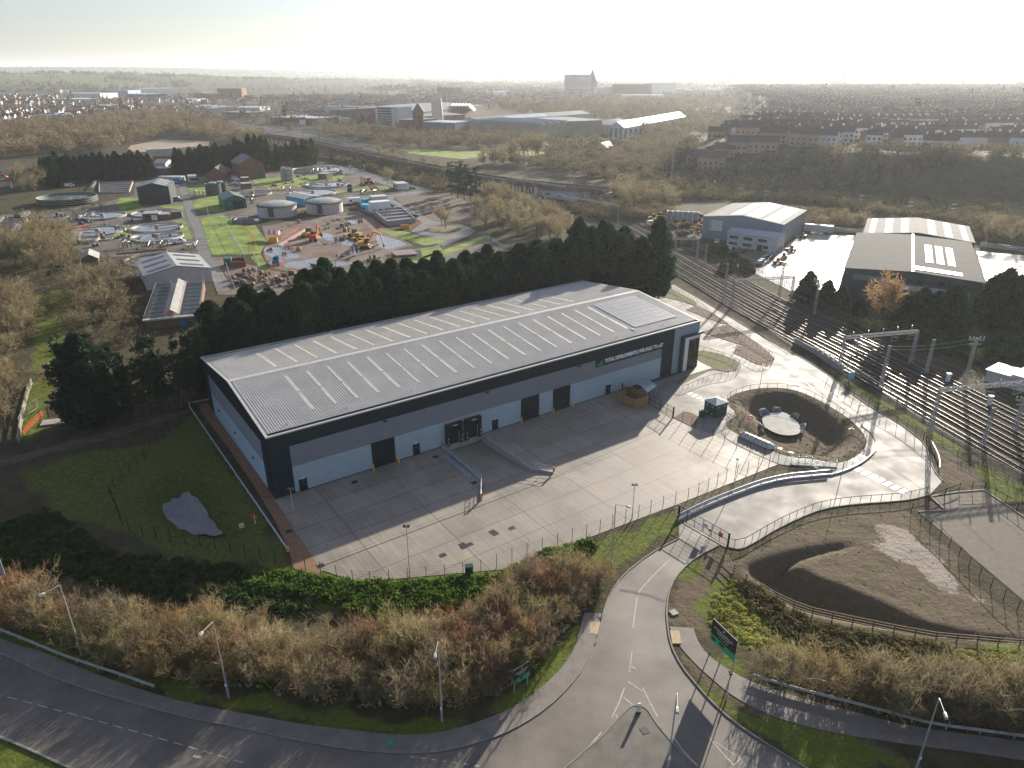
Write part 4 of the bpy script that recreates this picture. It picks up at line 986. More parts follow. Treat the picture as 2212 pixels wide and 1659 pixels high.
o=mk_bush(333,4.2,3.2,1500,.5).build('round_evergreen',HEDGE); tag(o,'single rounded evergreen bush between the conifer screen and the railway','bush'); p=W('c5',1060,170); o.location=(p.x,p.y,0)
# pines on the left
pn=[]
for k in range(4): pn.append(make_tree('pine','x','pine','pines left of the warehouse',mk_pine(600+k,15,3.4),BARK,PIN))
PP=[(690,470,'broad dark pine'),(560,470,'n'),(500,430,'n'),(860,430,'n'),(790,400,'n'),(940,410,'n'),(1065,380,'n'),(1000,330,'n'),(1145,365,'n'),(1210,345,'n'),(1270,320,'n'),(1330,310,'n'),(620,410,'n'),(450,470,'n')]
for (x,y,l),o in zip(PP,plant_all(pn,[tuple(W('d1',x,y).xy) for x,y,l in PP],rn,(.95,1.2))): o['label']='open crowned dark pine in the line left of the warehouse gable'
o=make_tree('conifer','biggest broad dark conifer left of the pine line beside the fenced dig','conifer',None,mk_conifer(560,18,5.6,4200,.8,.04,.6),BARK,CON); p=W('d1',600,450); o.location=(p.x,p.y,0); o.scale=(1.0,1.0,1.0)
# cypress screens beyond the works
cf2=[]
for k in range(4): cf2.append(make_tree('cypress','x','cypress','cypress screen beyond the treatment works',mk_conifer(520+k,16,3.8,1500,1.25,.05,.6),BARK,CON))
P=[]; L_=[]
for c,pts,n,l in (('e1',[(640,500),(1240,490),(1800,440)],24,'dark cypress in the screen behind the black round tank'),('e2',[(40,420),(700,350),(1250,340),(1660,300)],24,'dark cypress in the screen behind the brick buildings'),('e2',[(120,370),(700,320),(1640,270)],16,'dark cypress at the back of the screen behind the brick buildings'),('e1',[(560,540),(640,560)],3,'dark evergreen at the left end of the far cypress screen')):
    ln=WL(c,pts); 
    for q in resample(ln,n): P.append((q.x+rn.uniform(-1,1),q.y+rn.uniform(-2,2))); L_.append(l)
for i,(l,o) in enumerate(zip(L_,plant_all(cf2,P,rn,(.85,1.12)))): o['label']=l; o['group']='cypress '+l.split(' ',1)[1][:40]; o.scale=(o.scale[0],o.scale[1],o.scale[2]*(1.0+(.35 if l.endswith('buildings') and i%40>33 else 0)))
# conifers right of the tracks
cfr=[]
for k in range(3): cfr.append(make_tree('conifer','x','conifer',None,mk_conifer(540+k,11.5,4.3,2200,.9,.02,.62),BARK,CON))
RC=[('c6',830,330,1.0,'dark conifer at the left end of the clump before the flat roofed unit'),('c6',950,370,.9,'dark conifer behind the lattice mast before the flat roofed unit'),('c6',1040,390,.8,'low dark conifer left of the golden willow'),('c6',1150,440,.7,'small bright conifer at the foot of the golden willow'),
 ('c6',1440,500,1.1,'dark conifer just right of the golden willow'),('c6',1530,510,1.25,'tall dark conifer in front of the white office windows'),('c6',1620,510,1.15,'bushy conifer second right of the golden willow'),('c6',1720,500,1.3,'pointed conifer at the right of the clump'),('c6',1780,520,1.0,'last dark conifer of the clump before the canopy'),
 ('c6',1960,470,1.25,'dark tree left in the group at the right edge of the picture'),('c6',2040,460,1.4,'tall dark tree in the group at the right edge of the picture'),('c6',2120,470,1.45,'second tall dark tree in the group at the right edge'),('c6',2200,480,1.4,'rightmost dark tree at the right edge of the picture'),('c6',2260,490,1.4,'dark tree cut by the right edge of the picture')]
for (c,x,y,s,l),o in zip(RC,plant_all(cfr,[tuple(W(c,x,y).xy) for c,x,y,s,l in RC],rn,(1,1))): o['label']=l; o.scale=(s*.85,s*.85,s*.8) if 'edge of the picture' not in l else (s*.9,s*.9,s*.92)
o=make_tree('golden_willow','bare golden willow glowing in front of the dark flat roofed unit','willow',None,mk_bare(77,15,.2,.35,3,5,8),BARK,GOLD); p=W('c6',1320,500); o.location=(p.x,p.y,0); o.scale=(1.15,1.15,1)
# bushes along the tracks before the pale unit
bu=[]
for k in range(3): o=mk_bush(350+k,4.2,3.0,1100,.5).build('green_bush',HEDGE); tag(o,'x','bush',None); bu.append(o)
BP=[('c3',100,1125),('c3',180,1140),('c3',250,1150),('c3',360,1200),('c3',430,1220),('c3',490,1250),('c3',560,1290),('c3',470,1300),('c3',580,1310)]
for i,((c,x,y),o) in enumerate(zip(BP,plant_all(bu,[tuple(W(c,x,y).xy) for c,x,y in BP],rn,(.8,1.2)))): o['label']='rounded dark green bush in the row between the tracks and the pale unit'; o['group']='bushes between the tracks and the pale unit'
# pines by the viaduct
pv_=[]
for k in range(2): pv_.append(make_tree('pine','x','pine','dark pines beside the viaduct',mk_pine(620+k,17,4.2),BARK,PIN))
for (x,y),o in zip([(800,920),(840,940),(880,950),(920,960),(960,950),(850,900),(900,915)],plant_all(pv_,[tuple(W('c2',x,y).xy) for x,y in [(800,920),(840,940),(880,950),(920,960),(960,950),(850,900),(900,915)]],rn,(.9,1.2))): o['label']='dark tall pine in the clump in front of the viaduct'
# ---- bare trees, each its own
bt_=[]
for k in range(6): bt_.append(make_tree('bare_tree','x','tree','g',mk_bare(800+k,12,.10,.2,3,5,5),BARK,TWD))
jobs=[]
def job(c,pts,n,md,label,group,s=1.0):
    for p in scatter(WL(c,pts),n,rn,md): jobs.append((p,label,group,s))
job('c2',[(920,1080),(1000,960),(1100,900),(1300,980),(1500,1100),(1600,1180),(1500,1230),(1250,1200),(1050,1170),(940,1130)],62,3.6,'leafless rounded tree in the big thicket between works and tracks','leafless trees between the works and the tracks',.8)
job('e1',[(380,1240),(560,1180),(760,1200),(900,1300),(900,1560),(800,1659),(300,1659),(0,1500),(0,1300),(200,1240)],30,4,'leafless tree in the thicket at the left of the treatment works','leafless trees left of the works',.95)
job('e1',[(150,560),(300,500),(560,540),(600,620),(300,720),(180,680)],9,6,'leafless tree left of the black round tank','leafless trees by the black tank',1.1)
job('o',[(0,640),(60,640),(80,700),(50,820),(40,930),(-40,960),(-60,700)],36,2.8,'leafless tree in the belt along the left edge of the picture','leafless trees along the left edge',.72)
job('o',[(150,590),(230,600),(280,640),(240,720),(180,720)],10,4,'leafless tree between the green strip and the tank building','leafless trees beside the green strip',.85)
job('c3',[(1060,1000),(1260,1030),(1250,1080),(900,1080),(890,1010)],10,4,'leafless tree behind the shining concrete yard','leafless trees behind the concrete yard',.7)
job('c3',[(1920,1080),(2212,1110),(2300,1200),(1960,1140)],9,4,'leafless tree behind the yard of the flat roofed unit','leafless trees behind the flat roofed unit',.8)
job('c2',[(1760,870),(2212,930),(2212,1040),(1800,1010)],16,6,'leafless tree in the scrub right of the viaduct end','leafless trees right of the viaduct end',.9)
job('c2',[(980,700),(1180,690),(1220,760),(1000,760)],9,8,'leafless tree before the meadow beyond the viaduct','leafless trees before the meadow',1.2)
job('c2',[(1220,700),(1250,712),(1370,705),(1340,690)],3,10,'one of the three tall bare trees beyond the viaduct','three tall bare trees beyond the viaduct',1.9)
job('c2',[(330,650),(900,790),(860,850),(330,740)],20,5,'leafless tree at the foot of the viaduct','leafless trees at the foot of the viaduct',.75)
for (x,y),l in (((735,1110),'bare tree on the left of the roundabout island'),((762,1135),'bare tree on the right of the roundabout island'),((395,860),'bare tree beside the small white roofed hut')): jobs.append((tuple(W('c2',x,y).xy),l,None,.85))
job('d1',[(240,180),(420,250),(400,330),(280,250)],4,3,'small bare tree on the green strip left of the pines','small bare trees on the green strip',.5)
for q in scatter(BELT,15,rn,5): jobs.append((q,'taller leafless sapling rising above the roadside scrub','saplings in the roadside scrub',.42))
res=plant_all(bt_,[j[0] for j in jobs],rn,(.85,1.15))
for j,o in zip(jobs,res):
    o['label']=j[1]; o.scale=tuple(q*j[3] for q in o.scale)
    if j[2]: o['group']=j[2]
    elif 'group' in o: del o['group']
stuff('bramble_bank','green bramble patches showing between the leafless roadside shrubs','brambles',G1,scatter(BELT,130,rn),IVY,rn,(.6,1.3))
# ---- far growth as masses
fw=[clump(900+k,11,5.5,110,1.5) for k in range(5)]; fwl=[clump(910+k,5,3.2,60,.9,.05) for k in range(4)]
WOOD=leafmat('far_wood',[(.175,.145,.085),(.175,.145,.085)],nscale=.035,trans=.3); WOODB=leafmat('far_wood_brown',[(.22,.17,.095),(.22,.17,.095)],nscale=.03,trans=.3)
def mass(name,label,c,pts,n,m,var=fw,sc=(.7,1.3),z=0): stuff(name,label,'woodland',var,scatter(WL(c,pts,z),n,rn),m,rn,sc)
mass('woodland','broad brown leafless wood on the left beyond the treatment works','e5',[(0,400),(300,390),(560,370),(760,330),(1000,330),(1150,350),(1400,420),(1650,490),(1500,500),(1300,480),(1000,460),(800,510),(700,560),(300,570),(0,600),(-300,600),(-300,400)],1500,WOODB)
mass('woodland','leafless trees between the viaduct and the brick works','e4',[(0,250),(300,270),(600,290),(1100,320),(1350,350),(1700,350),(1800,420),(1300,370),(1000,380),(600,385),(300,350),(0,310)],420,WOOD,sc=(.55,1.0))
mass('woodland','scrubby wood right of the meadow beyond the viaduct','e4',[(1380,400),(1640,380),(1850,370),(2000,330),(2212,300),(2300,560),(2100,590),(1900,620),(1720,600),(1500,550),(1250,500),(1000,470),(800,440),(960,460),(1300,480)],900,WOOD,sc=(.5,.95))
mass('scrub','scrub and brambles around the railway below the quarry slope','c3',[(0,780),(400,800),(700,830),(1200,885),(2212,955),(2300,1100),(1900,1050),(1300,975),(880,900),(300,890),(0,900),(-200,860)],1500,leafmat('scrub_mix',[(.20,.175,.09),(.20,.175,.09)],nscale=.06),fwl,(.5,1.1))
mass('scrub','rough scrub between the treatment works and the viaduct','c2',[(0,640),(300,690),(700,800),(800,900),(720,900),(450,820),(200,740),(0,700),(-300,640)],500,WOOD,fwl,(.6,1.2))
mass('woodland','leafless wood behind the long sheds','e4',[(1050,90),(1350,110),(2212,60),(2212,210),(1900,230),(1400,200),(1100,150)],1100,WOOD)
# slope of the quarry
sp_=[]
Q=np.array(QFOOT)
rn2=random.Random(5); cand=[]
while len(cand)<5200:
    x=rn2.uniform(40,620); y=rn2.uniform(180,620); cand.append((x,y))
H_=quarry(np.array([p[0] for p in cand]),np.array([p[1] for p in cand])); sel=[p for p,h in zip(cand,H_) if .6<h<20.8 and (h>17 or rn2.random()<.9)]
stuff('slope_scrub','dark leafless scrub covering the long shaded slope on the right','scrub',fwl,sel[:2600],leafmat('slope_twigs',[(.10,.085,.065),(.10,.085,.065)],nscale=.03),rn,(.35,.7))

mass('scrub','patchy scrub filling the ground between tracks and viaduct','c2',[(1500,1000),(1760,930),(2212,980),(2212,1080),(1900,1080),(1650,1060)],260,WOOD,fwl,(.5,1.0))
mass('scrub','scrub along the trackside below the pale sheds','c3',[(-300,900),(0,900),(60,960),(0,1010),(-300,1000)],200,WOOD,fwl,(.5,1.0))
mass('scrub','dark scrub between the pale unit and the foot of the slope','c3',[(860,960),(1300,985),(1260,1060),(900,1060)],260,WOOD,fwl,(.5,.9))
mass('scrub','dark scrub behind the yard of the flat roofed unit','c3',[(1900,1060),(2300,1110),(2400,1200),(1930,1130)],200,WOOD,fwl,(.5,.9))
mass('scrub','dark brambly scrub under the conifers before the flat roofed unit','c6',[(1080,470),(1500,540),(1900,560),(2300,600),(2300,700),(1900,720),(1600,640),(1200,520)],260,HEDGE,fwl,(.35,.7))
mass('woodland','brown trees between the brick works and the blocks above the slope','c3',[(-80,430),(200,385),(560,420),(560,475),(150,525),(-80,560)],420,WOOD)
mass('woodland','trees filling the gap behind the long sheds at the right','o',[(1470,212),(1610,212),(1620,250),(1480,250)],260,WOOD)
mass('woodland','leafless wood crowning the quarry slope','c3',[(-100,560),(300,575),(900,585),(1700,610),(2300,620),(2300,640),(0,640)],520,WOOD,fwl,(.9,1.6),20)
# ---------------------------------------------------------------- helpers for furniture
def top_z(c, base, top):
    b=W(c,*base); r=ray(c,*top); t=b.y/r[1]; return CAMH+r[2]*t
def face(p,q): d=V2(q)-V2(p); return math.atan2(d.y,d.x)
def fence(name,label,pts,h,step,post=.07,rails=(1.0,),rw=.05,m=None,closed=False,wires=0,group=None,rm=None,zs=None,cat='fence',lean=0):
    m=m or M_black; pts=[V2(p) for p in pts]; o=thing(name,label,cat,(*pts[0],0),0,group); ox,oy=pts[0]
    q=along(pts,step,closed); pr=None
    if len(q)>100: q=along(pts,step*len(q)/99,closed)
    zf=(lambda p: zs) if zs is not None else (lambda p: hz(p.x,p.y))
    for p,d in q:
        z=zf(p)
        if pr is None: pr=MB().box(-post/2,-post/2,-.1,post/2,post/2,h).build('post',m,o); pr.location=(p.x-ox,p.y-oy,z)
        else: copy_tree(pr,(p.x-ox,p.y-oy,z),parent=o)
    P=[(p.x-ox,p.y-oy,zf(p)) for p,_ in q]
    if closed: P.append(P[0])
    elif (pts[-1]-q[-1][0]).length>.2: P.append((pts[-1].x-ox,pts[-1].y-oy,zf(pts[-1])))
    for r in rails:
        b=MB()
        for a,c in zip(P,P[1:]): b.beam((a[0],a[1],a[2]+h*r-rw/2),(c[0],c[1],c[2]+h*r-rw/2),rw)
        b.build('rail',rm or m,o)
    if wires:
        b=MB()
        for k in range(wires):
            z=h*(.06+.88*k/(wires-1))
            for a,c in zip(P,P[1:]): b.beam((a[0],a[1],a[2]+z),(c[0],c[1],c[2]+z),.012)
        b.build('wire_mesh',m,o)
    return o
M_fence=mat('fence_dark',(.012,.014,.013),.75,var=.2,scale=2,spec=.15)
M_timber=mat('fence_timber',(.20,.15,.09),.85,var=.3,scale=2)
M_knee=mat('rail_bronze',(.045,.03,.02),.8,spec=.15,var=.2,scale=2)
M_pole=mat('lamp_pole_grey',(.42,.42,.41),.45,metal=.3,var=.12,scale=1.5)
M_lens=mat('lamp_lens',(.7,.75,.78),.15,var=.05)
def barrier(label,pts,z0=.42,post_step=3.2,m=None,z=0,group=None,hh=.31):
    m=m or M_galv; pts=[V2(p) for p in pts]; o=thing('crash_barrier',label,'crash barrier',(*pts[0],z),0,group); ox,oy=pts[0]
    loc=[(p.x-ox,p.y-oy) for p in pts]
    b=MB(); 
    prof=[(.0,0),(.05,.04),(.05,.10),(0,.155),(.05,.21),(.05,.27),(0,hh)]
    offs=[offset(loc,-d-.06) for d,_ in prof]
    for k in range(len(prof)-1):
        for i in range(len(loc)-1):
            a,c,e,g=offs[k][i],offs[k][i+1],offs[k+1][i+1],offs[k+1][i]
            b.quad((*a,z0+prof[k][1]),(*c,z0+prof[k][1]),(*e,z0+prof[k+1][1]),(*g,z0+prof[k+1][1]))
    l2=offset(loc,.04)
    for i in range(len(loc)-1): b.quad((*l2[i],z0),(*l2[i],z0+hh),(*l2[i+1],z0+hh),(*l2[i+1],z0)); b.quad((*l2[i],z0+hh),(*offs[-1][i],z0+hh),(*offs[-1][i+1],z0+hh),(*l2[i+1],z0+hh))
    b.build('rail',m,o); pr=None
    for p,d in along(loc,post_step):
        if pr is None: pr=MB().box(-.06,-.06,-.1,.06,.06,z0+.25).build('post',m,o); pr.location=(*p,0)
        else: copy_tree(pr,(*p,0),parent=o)
    return o
# ---------------------------------------------------------------- street lamps
def street_lamp(c,base,top,head,label,h=None,z0=0):
    b=W(c,*base); H_=top_z(c,base,top) if h is None else h
    o=thing('street_lamp',label,'street lamp',(b.x,b.y,z0),0)
    MB().tube([(0,0,0),(0,0,1.5)],.13,8).tube([(0,0,1.5),(0,0,H_)],.10,8,.06).build('pole',M_pole,o)
    hd=W(c,*head,H_-.05); d=Vector((hd.x-b.x,hd.y-b.y)); L=min(d.length,2.6); d=d.normalized()*L
    a=MB().tube([(0,0,H_),(d.x*.12,d.y*.12,H_+.05),(d.x*.8,d.y*.8,H_+.12)],.04,6).build('arm',M_pole,o)
    hb_=MB(); u=d.normalized(); n=Vector((-u.y,u.x)); z=H_+.1
    s0,s1=L*.72,L+.15; pr=[(s0,.08,.05),(s0+.25,.17,.1),(s1-.15,.17,.09),(s1,.08,.04)]; V=[];F=[]
    for s,w_,t_ in pr:
        for (a_,zz) in ((-1,0),(1,0),(.6,1),(-.6,1)): V.append((u.x*s+n.x*w_*a_,u.y*s+n.y*w_*a_,z-.04+t_*2*zz))
    for i in range(3):
        for k in range(4): F.append((i*4+k,i*4+(k+1)%4,i*4+4+(k+1)%4,i*4+4+k))
    F+= [(3,2,1,0),(12,13,14,15)]
    lh=MB().add(V,F).build('lamp_head',M_pole,o)
    MB().box(-.14,-.14,0,.14,.14,.03).build('lens',M_lens,lh).location=(u.x*(s0+s1)/2,u.y*(s0+s1)/2,z-.08)
    MB().box(-.11,-.15,1.7,.11,-.11,2.1).build('number_plate',M_white,o)
    return o
street_lamp('d2',(518,665),(372,225),(250,298),'tall street lamp leaning over the far left of the scrub, leftmost lamp')
street_lamp('d2',(1447,932),(1340,455),(1260,548),'street lamp at the road edge of the scrub, second from the left')
street_lamp('d3',(838,1450),(805,985),(795,1085),'street lamp standing left of the small green sale board')
street_lamp('d3',(1835,570),(1853,175),(1945,195),'street lamp beside the entrance road near the yard corner')
street_lamp('d4',(235,1640),(290,1210),(288,1325),'street lamp standing on the splitter island')
street_lamp('d4',(1610,1640),(1725,1238),(1780,1355),'street lamp at the bottom right beyond the footpath')
def flood_lamp(c,base,top,label,h=None,n=2,m=None):
    b=W(c,*base); H_=top_z(c,base,top) if h is None else h
    o=thing('floodlight',label,'floodlight',(b.x,b.y,0)); m=m or M_pole
    MB().tube([(0,0,0),(0,0,1)],.09,8).tube([(0,0,1),(0,0,H_)],.06,8,.045).build('pole',m,o)
    for k in range(n):
        x=(k-(n-1)/2)*.5; hd=MB().add([(x-.2,-.16,H_-.03),(x+.2,-.16,H_-.03),(x+.2,.2,H_+.06),(x-.2,.2,H_+.06),(x-.2,-.16,H_+.1),(x+.2,-.16,H_+.1),(x+.2,.2,H_+.16),(x-.2,.2,H_+.16)],[(0,3,2,1),(4,5,6,7),(0,1,5,4),(1,2,6,5),(2,3,7,6),(3,0,4,7)]).build('lamp_head',M_black,o)
    MB().beam((-.45,0,H_-.05),(.45,0,H_-.05),.06).build('bracket',m,o)
    return o
flood_lamp('d1',(1877,1175),(1838,880),'floodlight on a pole at the left corner of the yard')
flood_lamp('d3',(648,600),(630,305),'floodlight on a pole behind the lowest part of the yard fence')
flood_lamp('d3',(1958,260),(1963,125),'floodlight on a pole at the front yard edge, right of the tall street lamp',h=6)
flood_lamp('c5',(1475,1500),(1500,1325),'floodlight on a pole at the yard edge near the kerbside barrier',n=1)
flood_lamp('d6',(990,300),(1020,115),'single floodlight by the oval fence near the crossing blocks',n=1)
flood_lamp('d6',(1610,860),(1680,580),'single floodlight at the right end of the oval basin',n=1)
flood_lamp('c5',(888,262),(890,208),'small lamp behind the far right corner of the warehouse',n=1)
flood_lamp('d4',(560,1250),(578,1100),'short grey post with a small head beside the big green board',n=1)
# ---------------------------------------------------------------- estate fences
fence('yard_fence','dark mesh fence on slim posts along the front of the concrete yard',
  WL('d3',[(35,572),(147,602),(260,630),(373,657),(496,647),(630,634),(763,620),(892,612),(1080,582),(1203,532),(1368,470),(1448,445),(1572,407),(1733,355),(1828,312),(1920,278),(2010,247)])+WL('d6',[(200,1195),(345,1145),(460,1112),(560,1062),(655,1012),(745,962),(835,932),(980,880),(1125,842)]),2.3,2.45,.07,(),m=M_fence,wires=6,zs=.05)
fence('yard_fence','dark mesh fence on posts along the right end of the concrete yard',WL('d6',[(1125,842),(1000,800),(770,710),(640,650),(460,560),(350,490)]),2.3,2.6,.07,(),m=M_fence,wires=6,zs=.05)
fence('yard_fence','dark slim post fence curving round the shaded left basin',WL('d1',[(1137,443),(1092,492),(1050,542),(1005,585),(957,635),(907,690),(853,746),(800,803),(742,866),(690,900),(735,1000),(787,1140),(882,1163),(977,1187),(1077,1207),(1178,1227),(1280,1245),(1383,1262),(1490,1287),(1600,1313),(1710,1340),(1822,1370),(1938,1403)]),2.2,2.5,.07,(),m=M_fence,wires=5,zs=-.1)
fence('knee_rail','dark bronze rail fence running between the car park beds and the back road',WL('c5',[(1065,238),(1240,333),(1400,468),(1540,565),(1700,660),(1732,690),(1718,722)]),1.1,1.7,.06,(.98,),.06,M_knee)
fence('knee_rail','dark bronze rail fence round the tip of the long brown bed',WL('c5',[(1718,722),(1640,740),(1560,700),(1480,645),(1500,612),(1550,605)]),1.1,1.7,.06,(.98,),.06,M_knee)
fence('knee_rail','dark bronze rail fence round the grassy bed beside the entrance glazing',WL('c5',[(1245,628),(1350,655),(1450,690),(1508,722),(1520,770),(1440,800),(1330,815),(1240,852),(1162,888),(1085,850)]),1.1,1.8,.06,(.98,),.06,M_knee)
ov=[OVAL_OUT[i] for i in range(len(OVAL_OUT))]
fence('knee_rail','bronze coloured rail fence all round the oval basin',ov,1.1,2.1,.06,(.98,),.06,M_knee,closed=True,zs=0.03)
fence('knee_rail','bronze rail fence on the inner side of the kiosk path by the oval basin',WL('d6',[(700,560),(895,480),(870,450),(700,380)]),1.1,1.7,.06,(.98,),.06,M_knee,zs=.03)
fence('knee_rail','dark bronze rail fence along the top of the muddy basin',[p for p in offset(LOWKERB,-.6)],1.15,1.75,.06,(.98,),.07,M_knee,zs=0.0)
fence('timber_fence','weathered three rail timber fence below the muddy basin',WL('d4',[(545,478),(600,530),(700,612),(870,712),(1000,767),(1200,812),(1440,862),(1700,912),(2212,957),(2600,980)]),1.35,2.3,.11,(.38,.68,.97),.09,M_timber,zs=-.15)
fence('mesh_fence','dark mesh fence between the muddy basin and the block paved lot',WL('d4',[(1585,208),(1640,255),(1730,335),(1885,490),(2000,605),(2212,790),(2500,1010)]),1.7,2.2,.07,(.98,),.05,M_fence,wires=5,zs=0)
fence('mesh_fence','dark mesh fence along the railway side of the block paved lot',WL('d4',[(1850,85),(2000,78),(2100,150),(2212,232),(2600,500)]),1.5,2.2,.07,(.98,),.05,M_fence,wires=5,zs=0)
fence('lift_barrier','galvanised rail barrier across the mouth of the paved lot',WL('d4',[(1685,150),(1845,95)]),1.6,3.6,.12,(.97,.5),.08,M_knee,cat='barrier',zs=0)
FK=WL('c6',[(965,800),(1115,915),(1245,1010),(1375,1080),(1485,1150),(1600,1250)])
fence('mesh_fence','dark mesh fence on the kerb between the curving road and the railway verge',offset(FK,.3),1.9,2.6,.07,(.98,),.04,M_fence,wires=6,zs=.1)
fence('palisade_fence','grey steel fence at the foot of the railway ballast',WL('c6',[(-500,-130),(0,155),(230,290),(400,390),(560,490),(740,610)]),1.9,2.6,.06,(.98,.2),.04,mat('fence_grey',(.18,.18,.17),.6,metal=.3),wires=6,zs=0)
fence('palisade_fence','grey steel fence beside the near track, right of the concrete wall',WL('c6',[(1080,760),(1300,900),(1500,1035),(1750,1190),(1950,1300),(2212,1440),(2500,1590)]),1.9,2.6,.06,(.98,.2),.04,MATS['fence_grey'],wires=6,zs=0)
fence('yard_fence','dark mesh fence below the retaining strip at the far right verge',WL('c6',[(1790,1300),(1960,1395),(2212,1530),(2400,1640)]),1.5,2.4,.06,(.98,),.04,M_fence,wires=4,zs=0)
t_=thing('concrete_wall','low pale concrete wall between road verge and near track','wall',(*W('c6',755,592).xy,0)); wl_=WL('c6',[(755,592),(880,660),(1000,740),(1045,775)]); ox,oy=wl_[0]
MB().ribbon([(p.x-ox,p.y-oy) for p in wl_],.25,0,1.5).build('wall',M_conc,t_)
b=MB()
for q in along(wl_[1:],2.2): b.cbox(q[0].x-ox+.6,q[0].y-oy+.5,0,1.6,.5,1.75,face(q[0],q[0]+q[1]))
b.build('coping_block',mat('pale_block',(.6,.57,.5),.7),t_)
# gates
def gate(name,label,p,q,h,leaves,signs=(),posts=.22):
    p,q=V2(p),V2(q); a=face(p,q); L=(q-p).length; o=thing(name,label,'gate',(*p,0),a)
    for x in (0,L): MB().box(x-posts/2,-posts/2,0,x+posts/2,posts/2,h+.1).build('gate_post',M_black,o)
    w_=L/leaves
    for k in range(leaves):
        x0,x1=k*w_+.12,(k+1)*w_-.06; b=MB()
        for z in (.15,h*.5,h-.05): b.beam((x0,0,z),(x1,0,z),.06)
        n=max(2,int(w_/1.3))
        for i in range(n+1): x=x0+(x1-x0)*i/n; b.beam((x,0,.12),(x,0,h-.03),.06)
        for i in range(int((x1-x0)/.22)): x=x0+i*.22; b.beam((x,0,.15),(x,0,h-.05),.012)
        for i in range(9): b.beam((x0,0,.15+i*(h-.2)/9),(x1,0,.15+i*(h-.2)/9),.012)
        b.build('gate_leaf',M_fence,o)
    for (x,z,w__,hh,m,txt) in signs:
        s_=MB().box(x-w__/2,-.07,z,x+w__/2,-.04,z+hh).build('warning_sign',m,o)
        if txt: text_mesh(txt,w__*.85,hh*.2,'sign_lettering',M_white if m is not M_white else M_black,s_,(x-w__*.42,-.08,z+hh*.6),(PI/2,0,0),.0,.004)
    return o
M_red=mat('sign_red',(.6,.02,.02),.5)
gp,gq=W('d4',295,245),W('d4',568,402)
gate('entrance_gate','tall dark mesh double gate across the estate road with red and white notices',gp,gq,2.45,2,[(4.9,1.15,.9,.75,M_white,'NO ENTRY'),(5.7,1.0,.35,.4,MATS['sign_blue'],None),(7.6,1.1,.7,.8,M_red,'WARNING'),(6.6,1.1,.35,.4,M_white,None)])
gate('yard_gate','dark mesh gate between the timber bin store and the planting bed',W('c5',935,970),W('c5',1092,1062),2.3,2)
gate('yard_gate','narrow dark mesh gate against the wall behind the bin store',W('c5',770,905),W('c5',812,935),2.2,1)
# crash barriers
bl=[BL(*q) for q in ((1.3,44.0),(-3.3,44.6),(-3.5,42),(-3.3,20),(-3.1,0),(-3.0,-14.5))]
o=barrier('long galvanised crash barrier running down beside the left gable',bl)
p=bl[-1]; MB().box(p.x-bl[0].x-.15,p.y-bl[0].y-.15,.1,p.x-bl[0].x+.15,p.y-bl[0].y+.15,.85).build('end_marker',mat('amber',(.8,.4,.03),.5),o)
a2=smooth(WL('d6',[(400,1262),(590,1165),(790,1082),(1000,1003),(1130,970),(1230,952),(1360,940),(1515,925)]),1)
M_galvb=mat('galvanised_blue',(.38,.47,.58),.3,metal=.5,var=.1,scale=2)
o=barrier('blue grey galvanised barrier curving along the kerb above the entrance gate',offset(a2,.55),m=M_galvb,z0=.55)
tag(MB().ribbon(offset(a2,.15),.28,0,.32).build('kerb',mat('kerb_white',(.6,.6,.58),.5)),'high pale kerb under the curved barrier','kerb',kind='structure')
tag(MB().ribbon(smooth(WL('d6',[(1515,925),(1620,895),(1720,850),(1790,800),(1845,745),(1850,690)]),1),.25,0,.3).build('kerb',MATS['kerb_white']),'high white kerb rounding the right end of the oval','kerb',kind='structure')
tag(MB().ribbon(smooth(WL('d6',[(1850,690),(1840,650),(1810,610),(1740,560)]),1),.2,0,.14).build('kerb',M_kerb),'low kerb continuing round the oval path','kerb',kind='structure')
barrier('short pale barrier on the outer bend beside the verge',smooth(WL('c6',[(1622,1232),(1652,1290),(1672,1340),(1672,1400)]),1),m=mat('barrier_white',(.62,.62,.6),.4,metal=.3),z0=.45)
barrier('weathered grey barrier between scrub and main road at the left',smooth(WL('d2',[(-300,380),(-100,470),(0,520),(200,600),(400,685),(600,752),(800,818),(985,885)]),1),z0=.42,m=mat('barrier_grey',(.34,.34,.32),.6,metal=.2,var=.2),hh=.34)
barrier('weathered grey barrier between the footpath and the right hand saplings',smooth(WL('d4',[(700,1130),(820,1165),(950,1205),(1250,1280),(1500,1345),(1700,1400),(2000,1440),(2300,1480)]),1),z0=.42,m=MATS['barrier_grey'],hh=.34)
